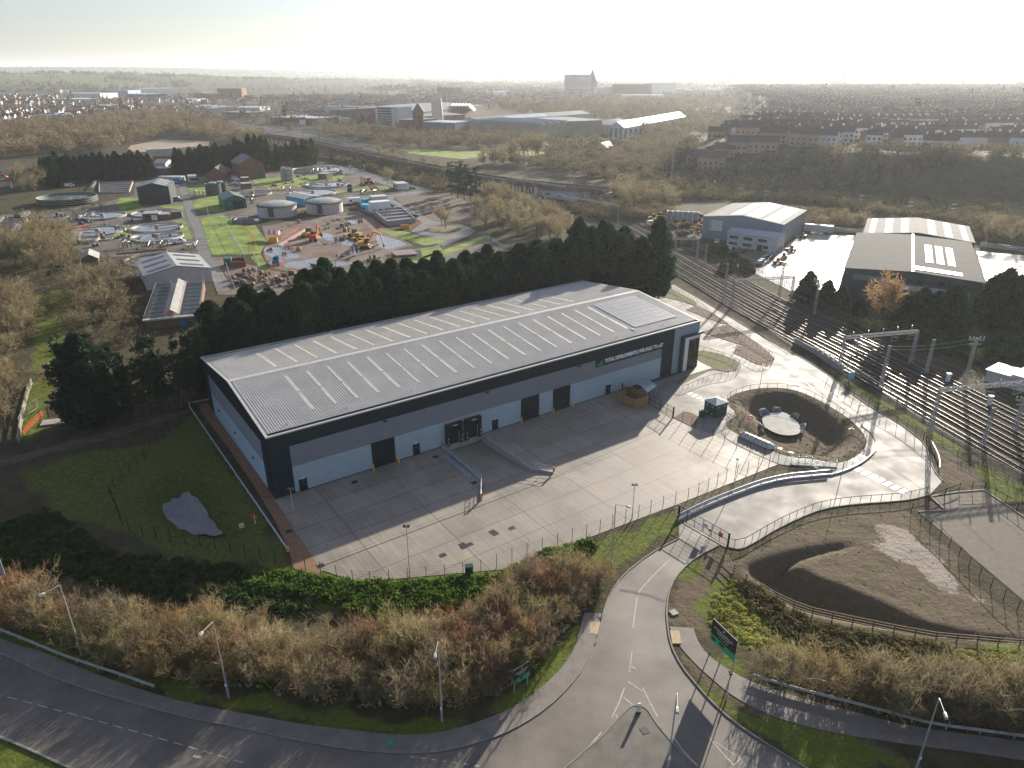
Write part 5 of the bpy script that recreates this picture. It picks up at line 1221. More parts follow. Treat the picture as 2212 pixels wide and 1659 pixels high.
# ---------------------------------------------------------------- sale boards
def board(label,pl,pr,zb,zt,h0,feet):
    """two-tone board on posts; pl, pr ground points under its ends"""
    pl,pr=V2(pl),V2(pr); a=face(pl,pr); L=(pr-pl).length; o=thing('sale_board',label,'sign',(*pl,0),a)
    s=MB().box(0,-.05,h0+(zt-h0)*.30,L,.05,zt).build('board',M_black,o); MB().box(0,-.055,h0,L,.055,h0+(zt-h0)*.30).build('board_base',M_green,o)
    for x in feet: MB().box(x*L-.05,.06,0,x*L+.05,.16,zt-.1).build('leg',M_pole,o)
    hgt=zt-h0
    text_mesh('BRAND NEW WAREHOUSE /',L*.78,hgt*.075,'lettering',M_white,s,(L*.11,-.06,h0+hgt*.66),(PI/2,0,0),.01,.004)
    text_mesh('INDUSTRIAL UNIT',L*.5,hgt*.075,'lettering',M_white,s,(L*.25,-.06,h0+hgt*.54),(PI/2,0,0),.01,.004)
    text_mesh('TO LET / FOR SALE',L*.4,hgt*.035,'lettering',M_white,s,(L*.3,-.06,h0+hgt*.42),(PI/2,0,0),0,.004)
    MB().box(L*.47,-.06,h0+hgt*.82,L*.52,-.052,h0+hgt*.9).build('emblem',M_white,s)
    MB().box(L*.38,-.066,h0+hgt*.12,L*.58,-.057,h0+hgt*.26).build('panel',M_black,s)
    MB().box(L*.04,-.066,h0+hgt*.06,L*.22,-.057,h0+hgt*.2).build('panel',M_black,s)
    return o
board('small black and green sale board on the grass edge left of the junction',W('d5',1035,602),W('d5',1132,537),0,3.55,1.45,(.08,.92))
board('large black and green sale board on three posts right of the entrance road',W('d4',462,985),W('d4',590,1115),0,5.15,2.2,(.03,.47,.96))
p=W('d2',20,340); o=thing('direction_sign','back of a grey road sign cut by the left edge of the picture','sign',(p.x-2.2,p.y+1,0),.3)
MB().box(-1.3,-.04,3.2,2.4,.04,5.6).build('board',mat('sign_back',(.3,.36,.4),.5,metal=.3),o); MB().box(-.1,.05,0,.06,.2,5.5).build('leg',M_pole,o); MB().box(1.6,.05,0,1.76,.2,5.5).build('leg',M_pole,o)
# keep-left bollard
p=W('d5',1822,718); o=thing('traffic_bollard','white lit traffic bollard with yellow panel on the tip of the splitter island','bollard',(p.x,p.y,.13),.2)
MB().box(-.24,-.13,.0,.24,.13,.2).build('base',M_black,o); q=MB().add([(-.2,-.1,.2),(.2,-.1,.2),(.2,.1,.2),(-.2,.1,.2),(-.15,-.07,1.35),(.15,-.07,1.35),(.15,.07,1.35),(-.15,.07,1.35)],[(0,3,2,1),(4,5,6,7),(0,1,5,4),(1,2,6,5),(2,3,7,6),(3,0,4,7)]).build('shell',M_white,o); MB().box(-.17,-.105,.5,-.02,-.085,1.05).build('panel',M_yellow,q)
# road furniture bits
for c,x,y,l,w_,m_ in (('d4',270,765,'pale concrete chamber cover in the grass beside the entrance road',.45,M_conc),('d5',253,900,'small green hatch in the footway below the scrub',.35,mat('hatch_green',(.05,.25,.18),.6)),('d5',1862,830,'square iron cover in the splitter island',.4,M_black)):
    p=W(c,x,y); o=tag(MB().box(-w_,-w_,.0,w_,w_,.16).build('chamber_cover',m_),l,'drain cover'); o.location=(p.x,p.y,0); o.rotation_euler=(0,0,.4)
for c,q,l in (('d5',[(1515,140),(1583,145),(1565,222),(1515,212)],'buff tactile paving at the left crossing point'),('d4',[(248,865),(300,868),(312,938),(262,938)],'buff tactile paving at the right crossing point')):
    P=WL(c,q); tag(MB().prism(P,0,.13).build('tactile_paving',mat('tactile_buff',(.42,.33,.19),.8,var=.15,scale=3)),l,'paving',kind='structure')
# ---------------------------------------------------------------- kiosk, bin store, cycle shelter, basins' fittings
M_kg=mat('kiosk_green',(.006,.07,.05),.35,var=.15,scale=1)
p=W('d6',578,462); q=W('d6',645,497); a=face(p,q); o=thing('electricity_kiosk','dark green kiosk with a pale pyramid roof beside the oval basin','kiosk',(p.x,p.y,0),a)
L1=3.0; L2=3.2; MB().box(0,0,.05,L1,L2,2.7).build('body',M_kg,o)
b=MB(); b.add([(-.15,-.15,2.7),(L1+.15,-.15,2.7),(L1+.15,L2+.15,2.7),(-.15,L2+.15,2.7),(-.15,-.15,2.85),(L1+.15,-.15,2.85),(L1+.15,L2+.15,2.85),(-.15,L2+.15,2.85),(L1/2,L2/2,3.55)],[(0,3,2,1),(0,1,5,4),(1,2,6,5),(2,3,7,6),(3,0,4,7),(4,5,8),(5,6,8),(6,7,8),(7,4,8)]); b.build('roof',mat('kiosk_roof',(.45,.52,.46),.4),o)
for x in (.5,1.9): 
    for z in (.5,2.0): MB().box(x,-.03,z,x+.6,0,z+.25).build('vent',M_galv,o)
for y in (.6,2.0): MB().box(L1,y,2.0,L1+.03,y+.6,2.25).build('vent',M_galv,o)
p=W('d6',548,500); tag(MB().box(0,0,0,1.1,.7,1.5).build('cabinet',M_kg),'smaller green cabinet in front of the green kiosk','cabinet').location=(p.x,p.y,0)
M_bw=mat('bin_timber',(.33,.19,.09),.8,var=.25,scale=1.2,stretch=(6,6,.3))
c0=W('e6',1040,1225).xy; c1=W('e6',1190,1297).xy; c2=W('e6',1307,1255).xy; c3=c0+(c2-c1)
o=thing('bin_store','square timber boarded bin store against the yard end of the warehouse','bin store',(*c0,0)); R_=[Vector((0,0)),c1-c0,c2-c0,c3-c0]
for i in range(4):
    s,e=R_[i],R_[(i+1)%4]; b=MB(); n=int((e-s).length/.16)
    for k in range(n): u=s.lerp(e,k/n); v=s.lerp(e,(k+.88)/n); b.beam((u.x,u.y,1.05),(v.x,v.y,1.05),.05,1.95)
    b.build('fence_panel',M_bw,o)
for i in range(4): MB().box(R_[i].x-.07,R_[i].y-.07,0,R_[i].x+.07,R_[i].y+.07,2.2).build('post',M_bw,o)
cs=WL('e6',[(1165,1050),(1245,1015),(1385,1080),(1305,1135)],2.5); o=thing('cycle_shelter','curved clear roofed cycle shelter behind the bin store','shelter',(*cs[3],0)); b=MB(); fr_=MB(); ox,oy=cs[3]
A0,A1,B0,B1=cs[3],cs[2],cs[0],cs[1]; n=6
for k in range(n):
    for j in range(3):
        def pt(u,v): q=A0.lerp(A1,v).lerp(B0.lerp(B1,v),u); return (q.x-ox,q.y-oy,2.15+.55*math.sin(u*PI))
        b.quad(pt(k/n,j/3),pt(k/n,(j+1)/3),pt((k+1)/n,(j+1)/3),pt((k+1)/n,j/3))
for j in range(4):
    for k in range(n): fr_.beam(pt(k/n,j/3),pt((k+1)/n,j/3),.07)
    q=pt(0,j/3) ; fr_.beam((q[0],q[1],0),q,.07)
fr_.beam(pt(0,0),pt(0,1),.06); fr_.beam(pt(1,0),pt(1,1),.06)
b.build('roof',mat('polycarbonate',(.25,.32,.36),.2,var=.1,scale=1,spec=.8),o); fr_.build('frame',M_galv,o)
# ribbed buried tank and pond fittings
p,q=W('d6',845,612,.3),W('d6',1100,722,.3); a=face(p,q); L=(q-p).length; o=thing('ribbed_tank','long pale ribbed capsule shaped tank half sunk beside the oval pond','tank',(*p.xy,.15),a); b=MB(); N_=14
prof=[(0,.05)]+[(.6*(1-math.cos(k*PI/8)),1.05*math.sin(k*PI/8)) for k in range(1,5)]
xs_=[.0,.12,.4,.9,L-.9,L-.4,-.12+L,L]; rs=[.05,.45,.8,1.0,1.0,.8,.45,.05]; V=[];F=[];m_=9
for x,r in zip(xs_,rs):
    for k in range(m_): th_=PI*k/(m_-1); V.append((x,r*math.cos(th_),.75*r*math.sin(th_)))
for i in range(len(xs_)-1):
    for k in range(m_-1): F.append((i*m_+k,i*m_+k+1,(i+1)*m_+k+1,(i+1)*m_+k))
b.add(V,F).build('shell',mat('tank_pale',(.48,.50,.46),.4,var=.12,scale=1),o,smooth=True)
for k in range(7): x=.9+(L-1.8)*k/6; MB().tube([(x,1.05*math.cos(PI*j/8),.8*math.sin(PI*j/8)) for j in range(9)],.05,5).build('rib',M_kerb,o)
hw=None
for (x,y),l in zip(((1020,462),(1118,440),(1255,487),(1315,560),(1010,560)),('pipe headwall at the upper left of the pale pond','pipe headwall at the top of the pale pond','pipe headwall at the upper right of the pale pond','large pipe headwall at the right of the pale pond','pipe headwall at the lower left of the pale pond')):
    p=W('d6',x,y,-1.7); cpt=Vector((sum(q[0] for q in POND_R)/len(POND_R),sum(q[1] for q in POND_R)/len(POND_R))); a=face(p,cpt)
    if hw is None:
        hw=thing('headwall',l,'headwall',(p.x,p.y,-2.0),a); MB().box(-.5,-.7,0,-.3,.7,1.0).build('wall',M_conc,hw)
        for s in (-1,1): MB().add([(-.5,s*.7,0),(.9,s*1.0,0),(.9,s*1.0,.15),(-.5,s*.7,1.0),(-.5,s*.85,0),(.9,s*1.15,0),(.9,s*1.15,.15),(-.5,s*.85,1.0)],[(0,1,2,3),(4,7,6,5),(3,2,6,7),(1,5,6,2)]).build('wing_wall',M_galvb,hw)
    else: copy_tree(hw,(p.x,p.y,-2.0),a,.75,label=l)
for c,x,y,l in (('d6',918,478,'red life ring on a post in the oval basin'),('d1',1614,1100,'red life ring on a post in the shaded left basin')):
    p=W(c,x,y+40 if c=='d6' else y); z=hz(p.x,p.y); o=thing('life_ring',l,'life ring',(p.x,p.y,z)); MB().box(-.05,.02,0,.05,.12,1.5).build('post',M_white,o)
    b=MB(); P=[(.42*math.cos(2*PI*k/16),-.05,1.25+.42*math.sin(2*PI*k/16)) for k in range(17)]; b.tube(P,.09,6).build('ring',M_red,o)
p=W('d1',1527,1112); o=thing('warning_notice','small white and yellow notice on a stake beside the left pond','sign',(p.x,p.y,hz(p.x,p.y)),.5); MB().box(-.35,-.02,.5,.35,.02,1.3).build('board',M_white,o); MB().box(-.04,.02,0,.04,.06,1.2).build('post',M_timber,o); MB().box(-.2,-.03,.7,.2,-.022,1.05).build('symbol',M_yellow,o)
for i,(x,y) in enumerate(((1152,665),(1235,690))):
    p=W('d6',x,y); o=tag(MB().box(-.45,-.4,-.2,.45,.4,.12).build('chamber_cover',M_white),('left' if i==0 else 'right')+' of the two white chamber covers below the pale pond','drain cover'); o.location=(p.x,p.y,hz(p.x,p.y)+.1)
P=WL('d6',[(1215,850),(1235,815),(1380,820),(1540,840),(1560,870),(1400,860)]); o=thing('steps','pale concrete steps with galvanised handrails beside the oval basin','steps',(*P[0],0)); ox,oy=P[0]
MB().prism([(p.x-ox,p.y-oy) for p in P],0,.18).build('landing',M_conc,o); railing(o,[(p.x-ox,p.y-oy) for p in WL('d6',[(1225,825),(1370,828),(1430,868),(1560,862)])],1.0,.15,step=1.2); railing(o,[(p.x-ox,p.y-oy) for p in WL('d6',[(1225,855),(1360,862),(1420,890)])],1.0,.15,step=1.2)
p=W('d3',998,590); o=thing('feeder_pillar','dark green utility cabinet beside the front yard fence','cabinet',(p.x,p.y,0),.2); MB().box(-.5,-.35,0,.5,.35,1.5).build('body',mat('pillar_green',(.02,.06,.045),.5),o); MB().box(-.55,-.4,1.5,.55,.4,1.58).build('roof',M_kg,o)
# ---------------------------------------------------------------- railway
tag(MB().ribbon(offset(RAILC[:],.3)[:],21,.02).build('ballast',mat('ballast',(.05,.04,.033),.97,spec=.08,var=.35,scale=.35,bump=.06,bscale=5,col2=(.095,.078,.062))),'brown stone ballast under the railway tracks','ballast',kind='structure')
M_rail=mat('rail_steel',(.30,.28,.26),.4,metal=.7,var=.2,scale=.5); M_rust=mat('rail_rust',(.07,.05,.038),.95,spec=.1,var=.2,scale=1); M_sleeper=mat('sleeper_concrete',(.06,.05,.04),.97,var=.3,scale=1,spec=.08)
names={7.3:'nearest running track beside the estate',3.8:'second track from the estate',.3:'third track from the estate',-3.2:'fourth track from the estate',-7.0:'fifth track, beyond the central gap',-10.6:'outermost track, next to the industrial units'}
for off,l in names.items():
    ln=offset(RAILC,off)
    if off<-4: ln=[p for p in ln if p.y>120]
    ln=[p for p in ln if p.y<800]; o=thing('railway_track',l,'railway track',(0,0,0))
    for s in (-.72,.72):
        MB().ribbon(offset(ln,s),.16,.12,.26).build('rail',M_rust,o) ; MB().ribbon(offset(ln,s),.055,.262).build('rail_head',M_rail,o)
    b=MB()
    for p,d in along([q for q in ln if q.y<330],.7): b.cbox(p.x,p.y,.03,.26,2.5,.1,math.atan2(d.y,d.x))
    tag(b.build('sleeper_row',M_sleeper,o),kind='stuff')
M_mast=mat('mast_grey',(.27,.28,.28),.8,spec=.2,var=.15,scale=1)
def lattice(b,p,q,w0,w1,th=.07,n=8,flat=False):
    """lattice girder between two points"""
    p,q=Vector(p),Vector(q); d=(q-p).normalized(); up=Vector((0,0,1)) if abs(d.z)<.9 else Vector((1,0,0)); a=d.cross(up).normalized(); c=a.cross(d).normalized(); prev=None
    for i in range(n+1):
        t=i/n; w=w0+(w1-w0)*t; o=p.lerp(q,t); cur=[o+a*w/2+c*w/2,o-a*w/2+c*w/2,o-a*w/2-c*w/2,o+a*w/2-c*w/2]
        if prev:
            for k in range(4): b.beam(prev[k],cur[k],th); b.beam(prev[k],cur[(k+1)%4],th*.6); b.beam(cur[k],cur[(k+1)%4],th*.6)
        prev=cur
def portal(label,pL,pR,hL,hR,lat=True):
    pL,pR=V2(pL),V2(pR); o=thing('overhead_gantry',label,'gantry',(*pL,0)); d=pR-pL
    for x,h in ((Vector((0,0)),hL),(d,hR)):
        b=MB(); lattice(b,(x.x,x.y,0),(x.x,x.y,h),.65,.4,.09,8); b.build('leg',M_mast,o)
    b=MB(); lattice(b,(0,0,hL),(d.x,d.y,hR),.6,.6,.09,14); b.build('beam',M_mast,o)
    n=4; dn=d.normalized()
    for k in range(n):
        q=d*((k+.7)/(n+.2)); b=MB(); b.beam((q.x,q.y,hL-.2),(q.x,q.y,hL-2.4),.09); b.beam((q.x,q.y,hL-1.2),(q.x+dn.x*2,q.y+dn.y*2,hL-1.5),.06); b.beam((q.x,q.y,hL-2.3),(q.x+dn.x*2,q.y+dn.y*2,hL-2.0),.05); b.build('dropper_arm',M_mast,o)
    if lat:
        for k in range(5):
            q=d*((k+.5)/5); MB().tube([(q.x,q.y,hL+.3),(q.x,q.y,hL+1.1)],.09,6).build('insulator',mat('insulator',(.45,.43,.4),.4),o)
    return o
g=[('c6',(355,370),(375,195),(730,330),(750,170),'lattice gantry across the tracks behind the warehouse car park'),('c6',(1035,780),(1080,555),(1490,720),(1540,515),'big lattice gantry with insulators above the concrete wall')]
for c,b1,t1,b2,t2,l in g: portal(l,W(c,*b1),W(c,*b2),top_z(c,b1,t1),top_z(c,b2,t2))
pL=W('c6',1610,1160); portal('nearest lattice gantry at the right edge beside the outer bend',pL,W('c6',2330,1090),8.9,8.9)
for c,b1,b2,h,l in (('c3',(-20,1240),(275,1240),7.6,'pale plain gantry left of the green bushes'),('c2',(1450,1010),(1850,1090),7.5,'gantry over the tracks below the pale sheds'),('c2',(1190,900),(1520,960),7.5,'curved top gantry just this side of the viaduct')): portal(l,W(c,*b1),W(c,*b2),h,h,False)
def mast(label,c,base,top,arm=0,w=.6):
    p=W(c,*base); h=top_z(c,base,top); o=thing('lattice_mast',label,'mast',(p.x,p.y,0)); b=MB(); lattice(b,(0,0,0),(0,0,h),w,.4,.075,9); b.build('mast_frame',M_mast,o)
    MB().box(-.35,-.15,h,.35,.15,.08+h).build('cap',M_mast,o)
    if arm: 
        b=MB(); b.beam((-1.6,0,h-.4),(1.6,0,h-.4),.1); b.beam((-1.2,0,h-1.3),(1.2,0,h-1.3),.1); b.build('cross_arm',M_mast,o)
        for x in (-1.5,-.7,.7,1.5): MB().tube([(x,0,h-.35),(x,0,h+.35)],.08,6).build('insulator',MATS['insulator'],o)
for a_ in (('tallest lattice mast beside the near track at the warehouse end','c6',(305,335),(345,90),0),('lattice mast with cross arms before the conifers of the flat roofed unit','c6',(880,410),(915,190),1),('lattice mast standing between the tracks below the big gantry','c6',(1300,880),(1370,610),0),
  ('pale mast right of the big gantry','c6',(1590,780),(1640,570),0),('cluttered lattice mast with insulators near the right edge','c6',(1830,860),(1890,560),1),('lattice mast between the tracks left of the right edge gantry beam','c6',(1950,1240),(2040,1000),0),('mast with cross arms at the edge of the shining yard','c6',(660,290),(690,90),1),
  ('mast cut by the right edge of the picture','c6',(2150,1150),(2212,940),1),('mast before the green bushes of the pale unit','c3',(325,1265),(333,1150),0),('mast at the left end of the green bushes','c3',(150,1180),(158,1030),0)): mast(a_[0],a_[1],a_[2],a_[3],a_[4])
for off in (7.3,3.8,.3,-3.2,-7.0):
    ln=[p for p in offset(RAILC,off) if p.y<420]; l=names[off]
    MBs=MB().tube([(p.x,p.y,5.2) for p in resample(ln,26)],.02,4); tag(MBs.build('contact_wire',M_mast),'lower overhead wire above the '+l,'overhead wire')
    sp=along(ln,27); P=[]
    for (p,_),(q,_) in zip(sp,sp[1:]):
        for k in range(6): t=k/6; r=p.lerp(q,t); P.append((r.x,r.y,7.0-3.2*t*(1-t)*1.0))
    tag(MB().tube(P,.02,4).build('catenary_wire',M_mast),'sagging upper overhead wire above the '+l,'overhead wire')
for (a,b_,l) in ((('c6',1370,610,9.7),('c6',1890,560,10.8),'upper'),(('c6',1375,630,9.0),('c6',1890,590,10.0),'lower')):
    p=W(a[0],a[1],a[2],a[3]); q=W(b_[0],b_[1],b_[2],b_[3]); tag(MB().tube([(p.lerp(q,t/8)+Vector((0,0,-2.4*(t/8)*(1-t/8)))) for t in range(9)],.03,4).build('feeder_wire',mat('wire_pale',(.6,.58,.45),.4,metal=.5)),l+' pale feeder wire slung between two lattice masts at the right','overhead wire')
for k,(c,x,y,x2,y2,l) in enumerate((('c6',360,90,1200,450,'long feeder wire from the tallest mast to the big gantry'),('c6',1530,470,2300,870,'feeder wire from the big gantry towards the right edge'),('c6',1380,620,2050,1010,'feeder wire from the mast between tracks to the right'),('c3',160,1040,460,1265,'feeder wire passing the green bushes'))):
    p=W(c,x,y,9.5); q=W(c,x2,y2,9); tag(MB().tube([(p.lerp(q,t/10)+Vector((0,0,-3*(t/10)*(1-t/10)))) for t in range(11)],.025,4).build('feeder_wire',M_mast),l,'overhead wire')
p=W('c6',1725,835); o=thing('signal_cabinet','white trackside signal cabinet right of the big gantry','cabinet',(p.x,p.y,0)); MB().box(-.35,-.3,0,.35,.3,1.9).build('body',M_white,o); MB().box(-.45,-.4,1.9,.45,.4,2.0).build('roof',M_white,o)
p=W('c6',1990,980); o=thing('signal_cabinet','white trackside signal cabinet under the nearest gantry','cabinet',(p.x,p.y,0)); MB().box(-.3,-.3,0,.3,.3,1.9).build('body',M_white,o); MB().box(-.45,-.4,1.9,.45,.4,2.0).build('roof',M_white,o)
p=W('c6',1110,835); o=thing('info_sign','blue and white notice on the verge left of the nearest gantry','sign',(p.x,p.y,0),.3); MB().box(-.8,-.03,.8,.8,.03,2.3).build('board',mat('board_blue',(.25,.5,.7),.4),o); MB().box(-.05,.03,0,.05,.1,2.2).build('post',M_pole,o)
# ---------------------------------------------------------------- generic buildings and vehicles
M_brick=mat('brick_red',(.23,.095,.055),.85,var=.2,scale=.6); M_brickb=mat('brick_brown',(.17,.10,.07),.85,var=.2,scale=.5)
M_slate=mat('roof_slate',(.085,.09,.10),.5,var=.25,scale=.6); M_tile=mat('roof_tile_brown',(.13,.075,.05),.75,var=.25,scale=.6)
M_shedroof=mat('roof_fibre',(.34,.34,.33),.6,var=.2,scale=.3); M_gsh=mat('shed_green',(.04,.12,.09),.5,var=.15,scale=.5); M_gshr=mat('shed_green_roof',(.10,.16,.11),.5,var=.15,scale=.5)
M_dsh=mat('shed_dark',(.018,.028,.032),.5,var=.2,scale=.5); M_blu=mat('cabin_blue',(.05,.33,.55),.45,var=.1,scale=1); M_win=mat('window_glass',(.05,.06,.07),.12,var=.3,scale=.3,spec=.8)
M_skyl=mat('rooflight_dark',(.05,.05,.05),.4); M_yel=mat('plant_yellow',(.72,.36,.02),.5,var=.15,scale=2); M_org=mat('barrier_orange',(.75,.10,.03),.7,var=.2,scale=2)
M_lgrey=mat('render_grey',(.52,.50,.48),.7,var=.12,scale=.5); M_rail2=mat('handrail',(.22,.22,.2),.7)
def gabled(label,cat,p0,p1,dep,eh,rh,mw,mr,axis='y',win=(),doors=(),name='shed',lights=0,lm=None,z=0,over=.3,mdoor=None,chim=False,group=None):
    """p0->p1 is the front base edge; axis 'y' = gable faces the front, 'x' = ridge runs along the front"""
    p0,p1=V2(p0),V2(p1); a=face(p0,p1); L=(p1-p0).length; o=thing(name,label,cat,(*p0,z),a,group)
    b=MB(); b.box(0,0,-.5,L,dep,eh)
    if rh>eh:
        if axis=='y': b.add([(0,0,eh),(L,0,eh),(L/2,0,rh),(0,dep,eh),(L,dep,eh),(L/2,dep,rh)],[(0,1,2),(4,3,5)])
        else: b.add([(0,0,eh),(0,dep,eh),(0,dep/2,rh),(L,0,eh),(L,dep,eh),(L,dep/2,rh)],[(1,0,2),(3,4,5)])
    wl_=b.build('wall',mw,o); b=MB(); v=over; t=.18; e=eh-(rh-eh)*v/((L if axis=='y' else dep)/2)
    def slab(A,B,C_,D_): b.add([A,B,C_,D_]+[(q[0],q[1],q[2]-t) for q in (A,B,C_,D_)],[(0,1,2,3),(4,7,6,5),(0,4,5,1),(1,5,6,2),(2,6,7,3),(3,7,4,0)])
    if rh<=eh: b.box(-v,-v,eh+.005,L+v,dep+v,eh+.2)
    elif axis=='y':
        slab((-v,-v,e+t),(L/2,-v,rh+t),(L/2,dep+v,rh+t),(-v,dep+v,e+t)); slab((L/2,-v,rh+t),(L+v,-v,e+t),(L+v,dep+v,e+t),(L/2,dep+v,rh+t))
    else:
        slab((-v,-v,e+t),(L+v,-v,e+t),(L+v,dep/2,rh+t),(-v,dep/2,rh+t)); slab((-v,dep/2,rh+t),(L+v,dep/2,rh+t),(L+v,dep+v,e+t),(-v,dep+v,e+t))
    rf=b.build('roof',mr,o)
    if lights:
        for sd in (-1,1):
            for k in range(lights):
                b=MB()
                if axis=='y':
                    y0=dep*(k+.25)/lights; y1=dep*(k+.6)/lights if lights<8 else dep*(k+.55)/lights
                    for f0,f1 in ((.15,.85),):
                        xa=L/2+sd*L/2*f0; xb=L/2+sd*L/2*f1; za=rh-(rh-eh)*f0+t+.05; zb=rh-(rh-eh)*f1+t+.05
                        q=[(xa,y0,za),(xb,y0,zb),(xb,y1,zb),(xa,y1,za)]; b.quad(*(q if sd>0 else q[::-1]))
                else:
                    x0=L*(k+.3)/lights; x1=L*(k+.6)/lights; ya=dep/2+sd*dep/2*.15; yb=dep/2+sd*dep/2*.85; za=rh-(rh-eh)*.15+t+.05; zb=rh-(rh-eh)*.85+t+.05
                    q=[(x0,ya,za),(x1,ya,za),(x1,yb,zb),(x0,yb,zb)]; b.quad(*(q if sd>0 else q[::-1]))
                b.build('rooflight',lm or M_skyl,rf)
    for (f,x,zz,w_,h_) in win:
        b=MB()
        if f=='f': b.box(x,-.06,zz,x+w_,-.01,zz+h_)
        elif f=='l': b.box(-.06,x,zz,-.01,x+w_,zz+h_)
        else: b.box(L+.01,x,zz,L+.06,x+w_,zz+h_)
        b.build('window',M_win,o)
    for (f,x,w_,h_) in doors:
        b=MB()
        if f=='f': b.box(x,-.08,0,x+w_,-.01,h_)
        elif f=='l': b.box(-.08,x,0,-.01,x+w_,h_)
        else: b.box(L+.01,x,0,L+.08,x+w_,h_)
        b.build('door',mdoor or M_door,o)
    if chim: MB().box(L*.2,dep/2-.4,rh-.6,L*.2+.7,dep/2+.4,rh+1.1).build('chimney',M_brick,o)
    return o
def car_proto(label,m,van=False,name='parked_car'):
    o=thing(name,label,'van' if van else 'car',(0,0,0)); L,W_=(5.0,1.9) if van else (4.3,1.76)
    if van: prof=[(-2.5,.35),(-2.5,1.9),(-2.35,2.05),(1.1,2.1),(1.75,1.3),(2.45,1.05),(2.5,.35)]
    else: prof=[(-2.15,.35),(-2.15,.85),(-1.95,.98),(-1.5,1.4),(-.9,1.47),(.15,1.45),(.95,.98),(1.95,.82),(2.15,.6),(2.15,.35)]
    b=MB(); n=len(prof); V=[]
    for s in (-1,1):
        for x,z in prof: k=W_/2*(1 if z<1.0 else (.94 if van else .8)); V.append((x,s*k,z))
    F=[(i,(i+1)%n,(i+1)%n+n,i+n)[::-1] for i in range(n)]+[tuple(range(n)),tuple(range(n,2*n))[::-1]]
    b.add(V,F).build('body',m,o)
    b=MB()
    if van: b.add([(1.12,-.8,2.0),(1.12,.8,2.0),(1.74,.85,1.38),(1.74,-.85,1.38)],[(0,3,2,1)]); [b.box(.3,s*.93-.02,1.3,1.25,s*.93+.02,1.85) for s in (-1,1)]
    else:
        b.add([(.2,-.66,1.44),(.2,.66,1.44),(.93,.74,1.0),(.93,-.74,1.0)],[(0,3,2,1)]); b.add([(-1.5,-.66,1.42),(-1.5,.66,1.42),(-1.92,.74,1.0),(-1.92,-.74,1.0)],[(0,1,2,3)])
        for s in (-1,1): b.add([(-1.6,s*.83,1.0),(.75,s*.83,1.0),(.1,s*.735,1.40),(-1.3,s*.735,1.40)],[(0,1,2,3) if s<0 else (3,2,1,0)])
    b.build('windows',M_glass,o)
    wx=1.45 if van else 1.3; wh_=None
    for x in (-wx,wx):
        for s in (-1,1):
            if wh_ is None: b=MB(); b.add([(.33*math.cos(2*PI*k/14),yy,.33+.33*math.sin(2*PI*k/14)) for yy in (-.1,.1) for k in range(14)],[(k,(k+1)%14,(k+1)%14+14,k+14)[::-1] for k in range(14)]+[tuple(range(14)),tuple(range(14,28))[::-1]]); wh_=b.build('wheel',M_black,o); wh_.location=(x,s*(W_/2-.1),0)
            else: copy_tree(wh_,(x,s*(W_/2-.1),0),parent=o)
    return o
PAINT={'white':mat('car_white',(.75,.75,.75),.25,var=.03),'silver':mat('car_silver',(.45,.47,.5),.25,metal=.5,var=.03),'blue':mat('car_blue',(.05,.16,.32),.25,var=.05),'black':mat('car_black',(.015,.016,.02),.2,var=.05),'grey':mat('car_grey',(.13,.14,.15),.25,metal=.3,var=.05),'red':mat('car_red',(.5,.03,.02),.3,var=.05)}
PR={}
def car(col,p,rz,label,group=None,van=False,s=1.0,z=.05):
    k=(col,van)
    if k not in PR: o=PR[k]=car_proto(label,PAINT[col],van,'parked_van' if van else 'parked_car'); o.location=(p[0],p[1],z); o.rotation_euler=(0,0,rz)
    else: o=copy_tree(PR[k],(p[0],p[1],z),rz,label=label)
    if 'group' in o: del o['group']
    if group: o['group']=group
    return o
# ---------------------------------------------------------------- the two units across the tracks
p0=Vector((77.5,291)); d=Vector((.835,-.55)); p1=p0+d*31.6; nn=Vector((-d.y,d.x)); 
M_unit=mat('unit_cladding',(.26,.30,.34),.4,metal=.3,var=.06,scale=.3)
mat('unit_panel',(.36,.36,.35),.6)
# solve the pale unit from its eaves
E0,E1,E2=W('c3',315,985,8.7).xy,W('c3',790,1035,8.7).xy,W('c3',890,945,8.7).xy
a=face(E0,E1); L_=(E1-E0).length; dep=(E2-E1).length*.98
u=gabled('pale blue grey industrial unit with white office front and rooflights','industrial unit',E0,E1,dep,8.7,10.6,M_unit,mat('unit_roof',(.2,.2,.2),.85,spec=.2,var=.1,scale=.3),'y',name='industrial_unit')
b=[x for x in kids(u) if x.name.startswith('roof')][0]
for sd in (-1,1):
    for k in range(11):
        f0,f1=(.22,.78) ; y0=dep*(.06+k*.083); q=MB(); xa=L_/2+sd*L_/2*.5; xb=L_/2+sd*L_/2*.86; za=10.6-1.9*.5+.24; zb=10.6-1.9*.86+.24
        P=[(xa,y0,za),(xb,y0,zb),(xb,y0+.9,zb),(xa,y0+.9,za)]; q.quad(*(P if sd>0 else P[::-1])); q.build('rooflight',M_sky,b)
    q=MB(); xa=L_/2+sd*.5; xb=L_/2+sd*L_/2*.38; za=10.6+.2; zb=10.6-1.9*.38+.25; P=[(xa,dep*.05,za),(xb,dep*.05,zb),(xb,dep*.95,zb),(xa,dep*.95,za)]; q.quad(*(P if sd>0 else P[::-1])); q.build('solar_panels',MATS['unit_panel'],b)
b=MB(); 
for k in range(60): x=.3+k*.5; b.box(x,-.04,.1,x+.25,-.0,8.6) if x<L_-.3 else None
b.build('cladding_ribs',M_unit,u)
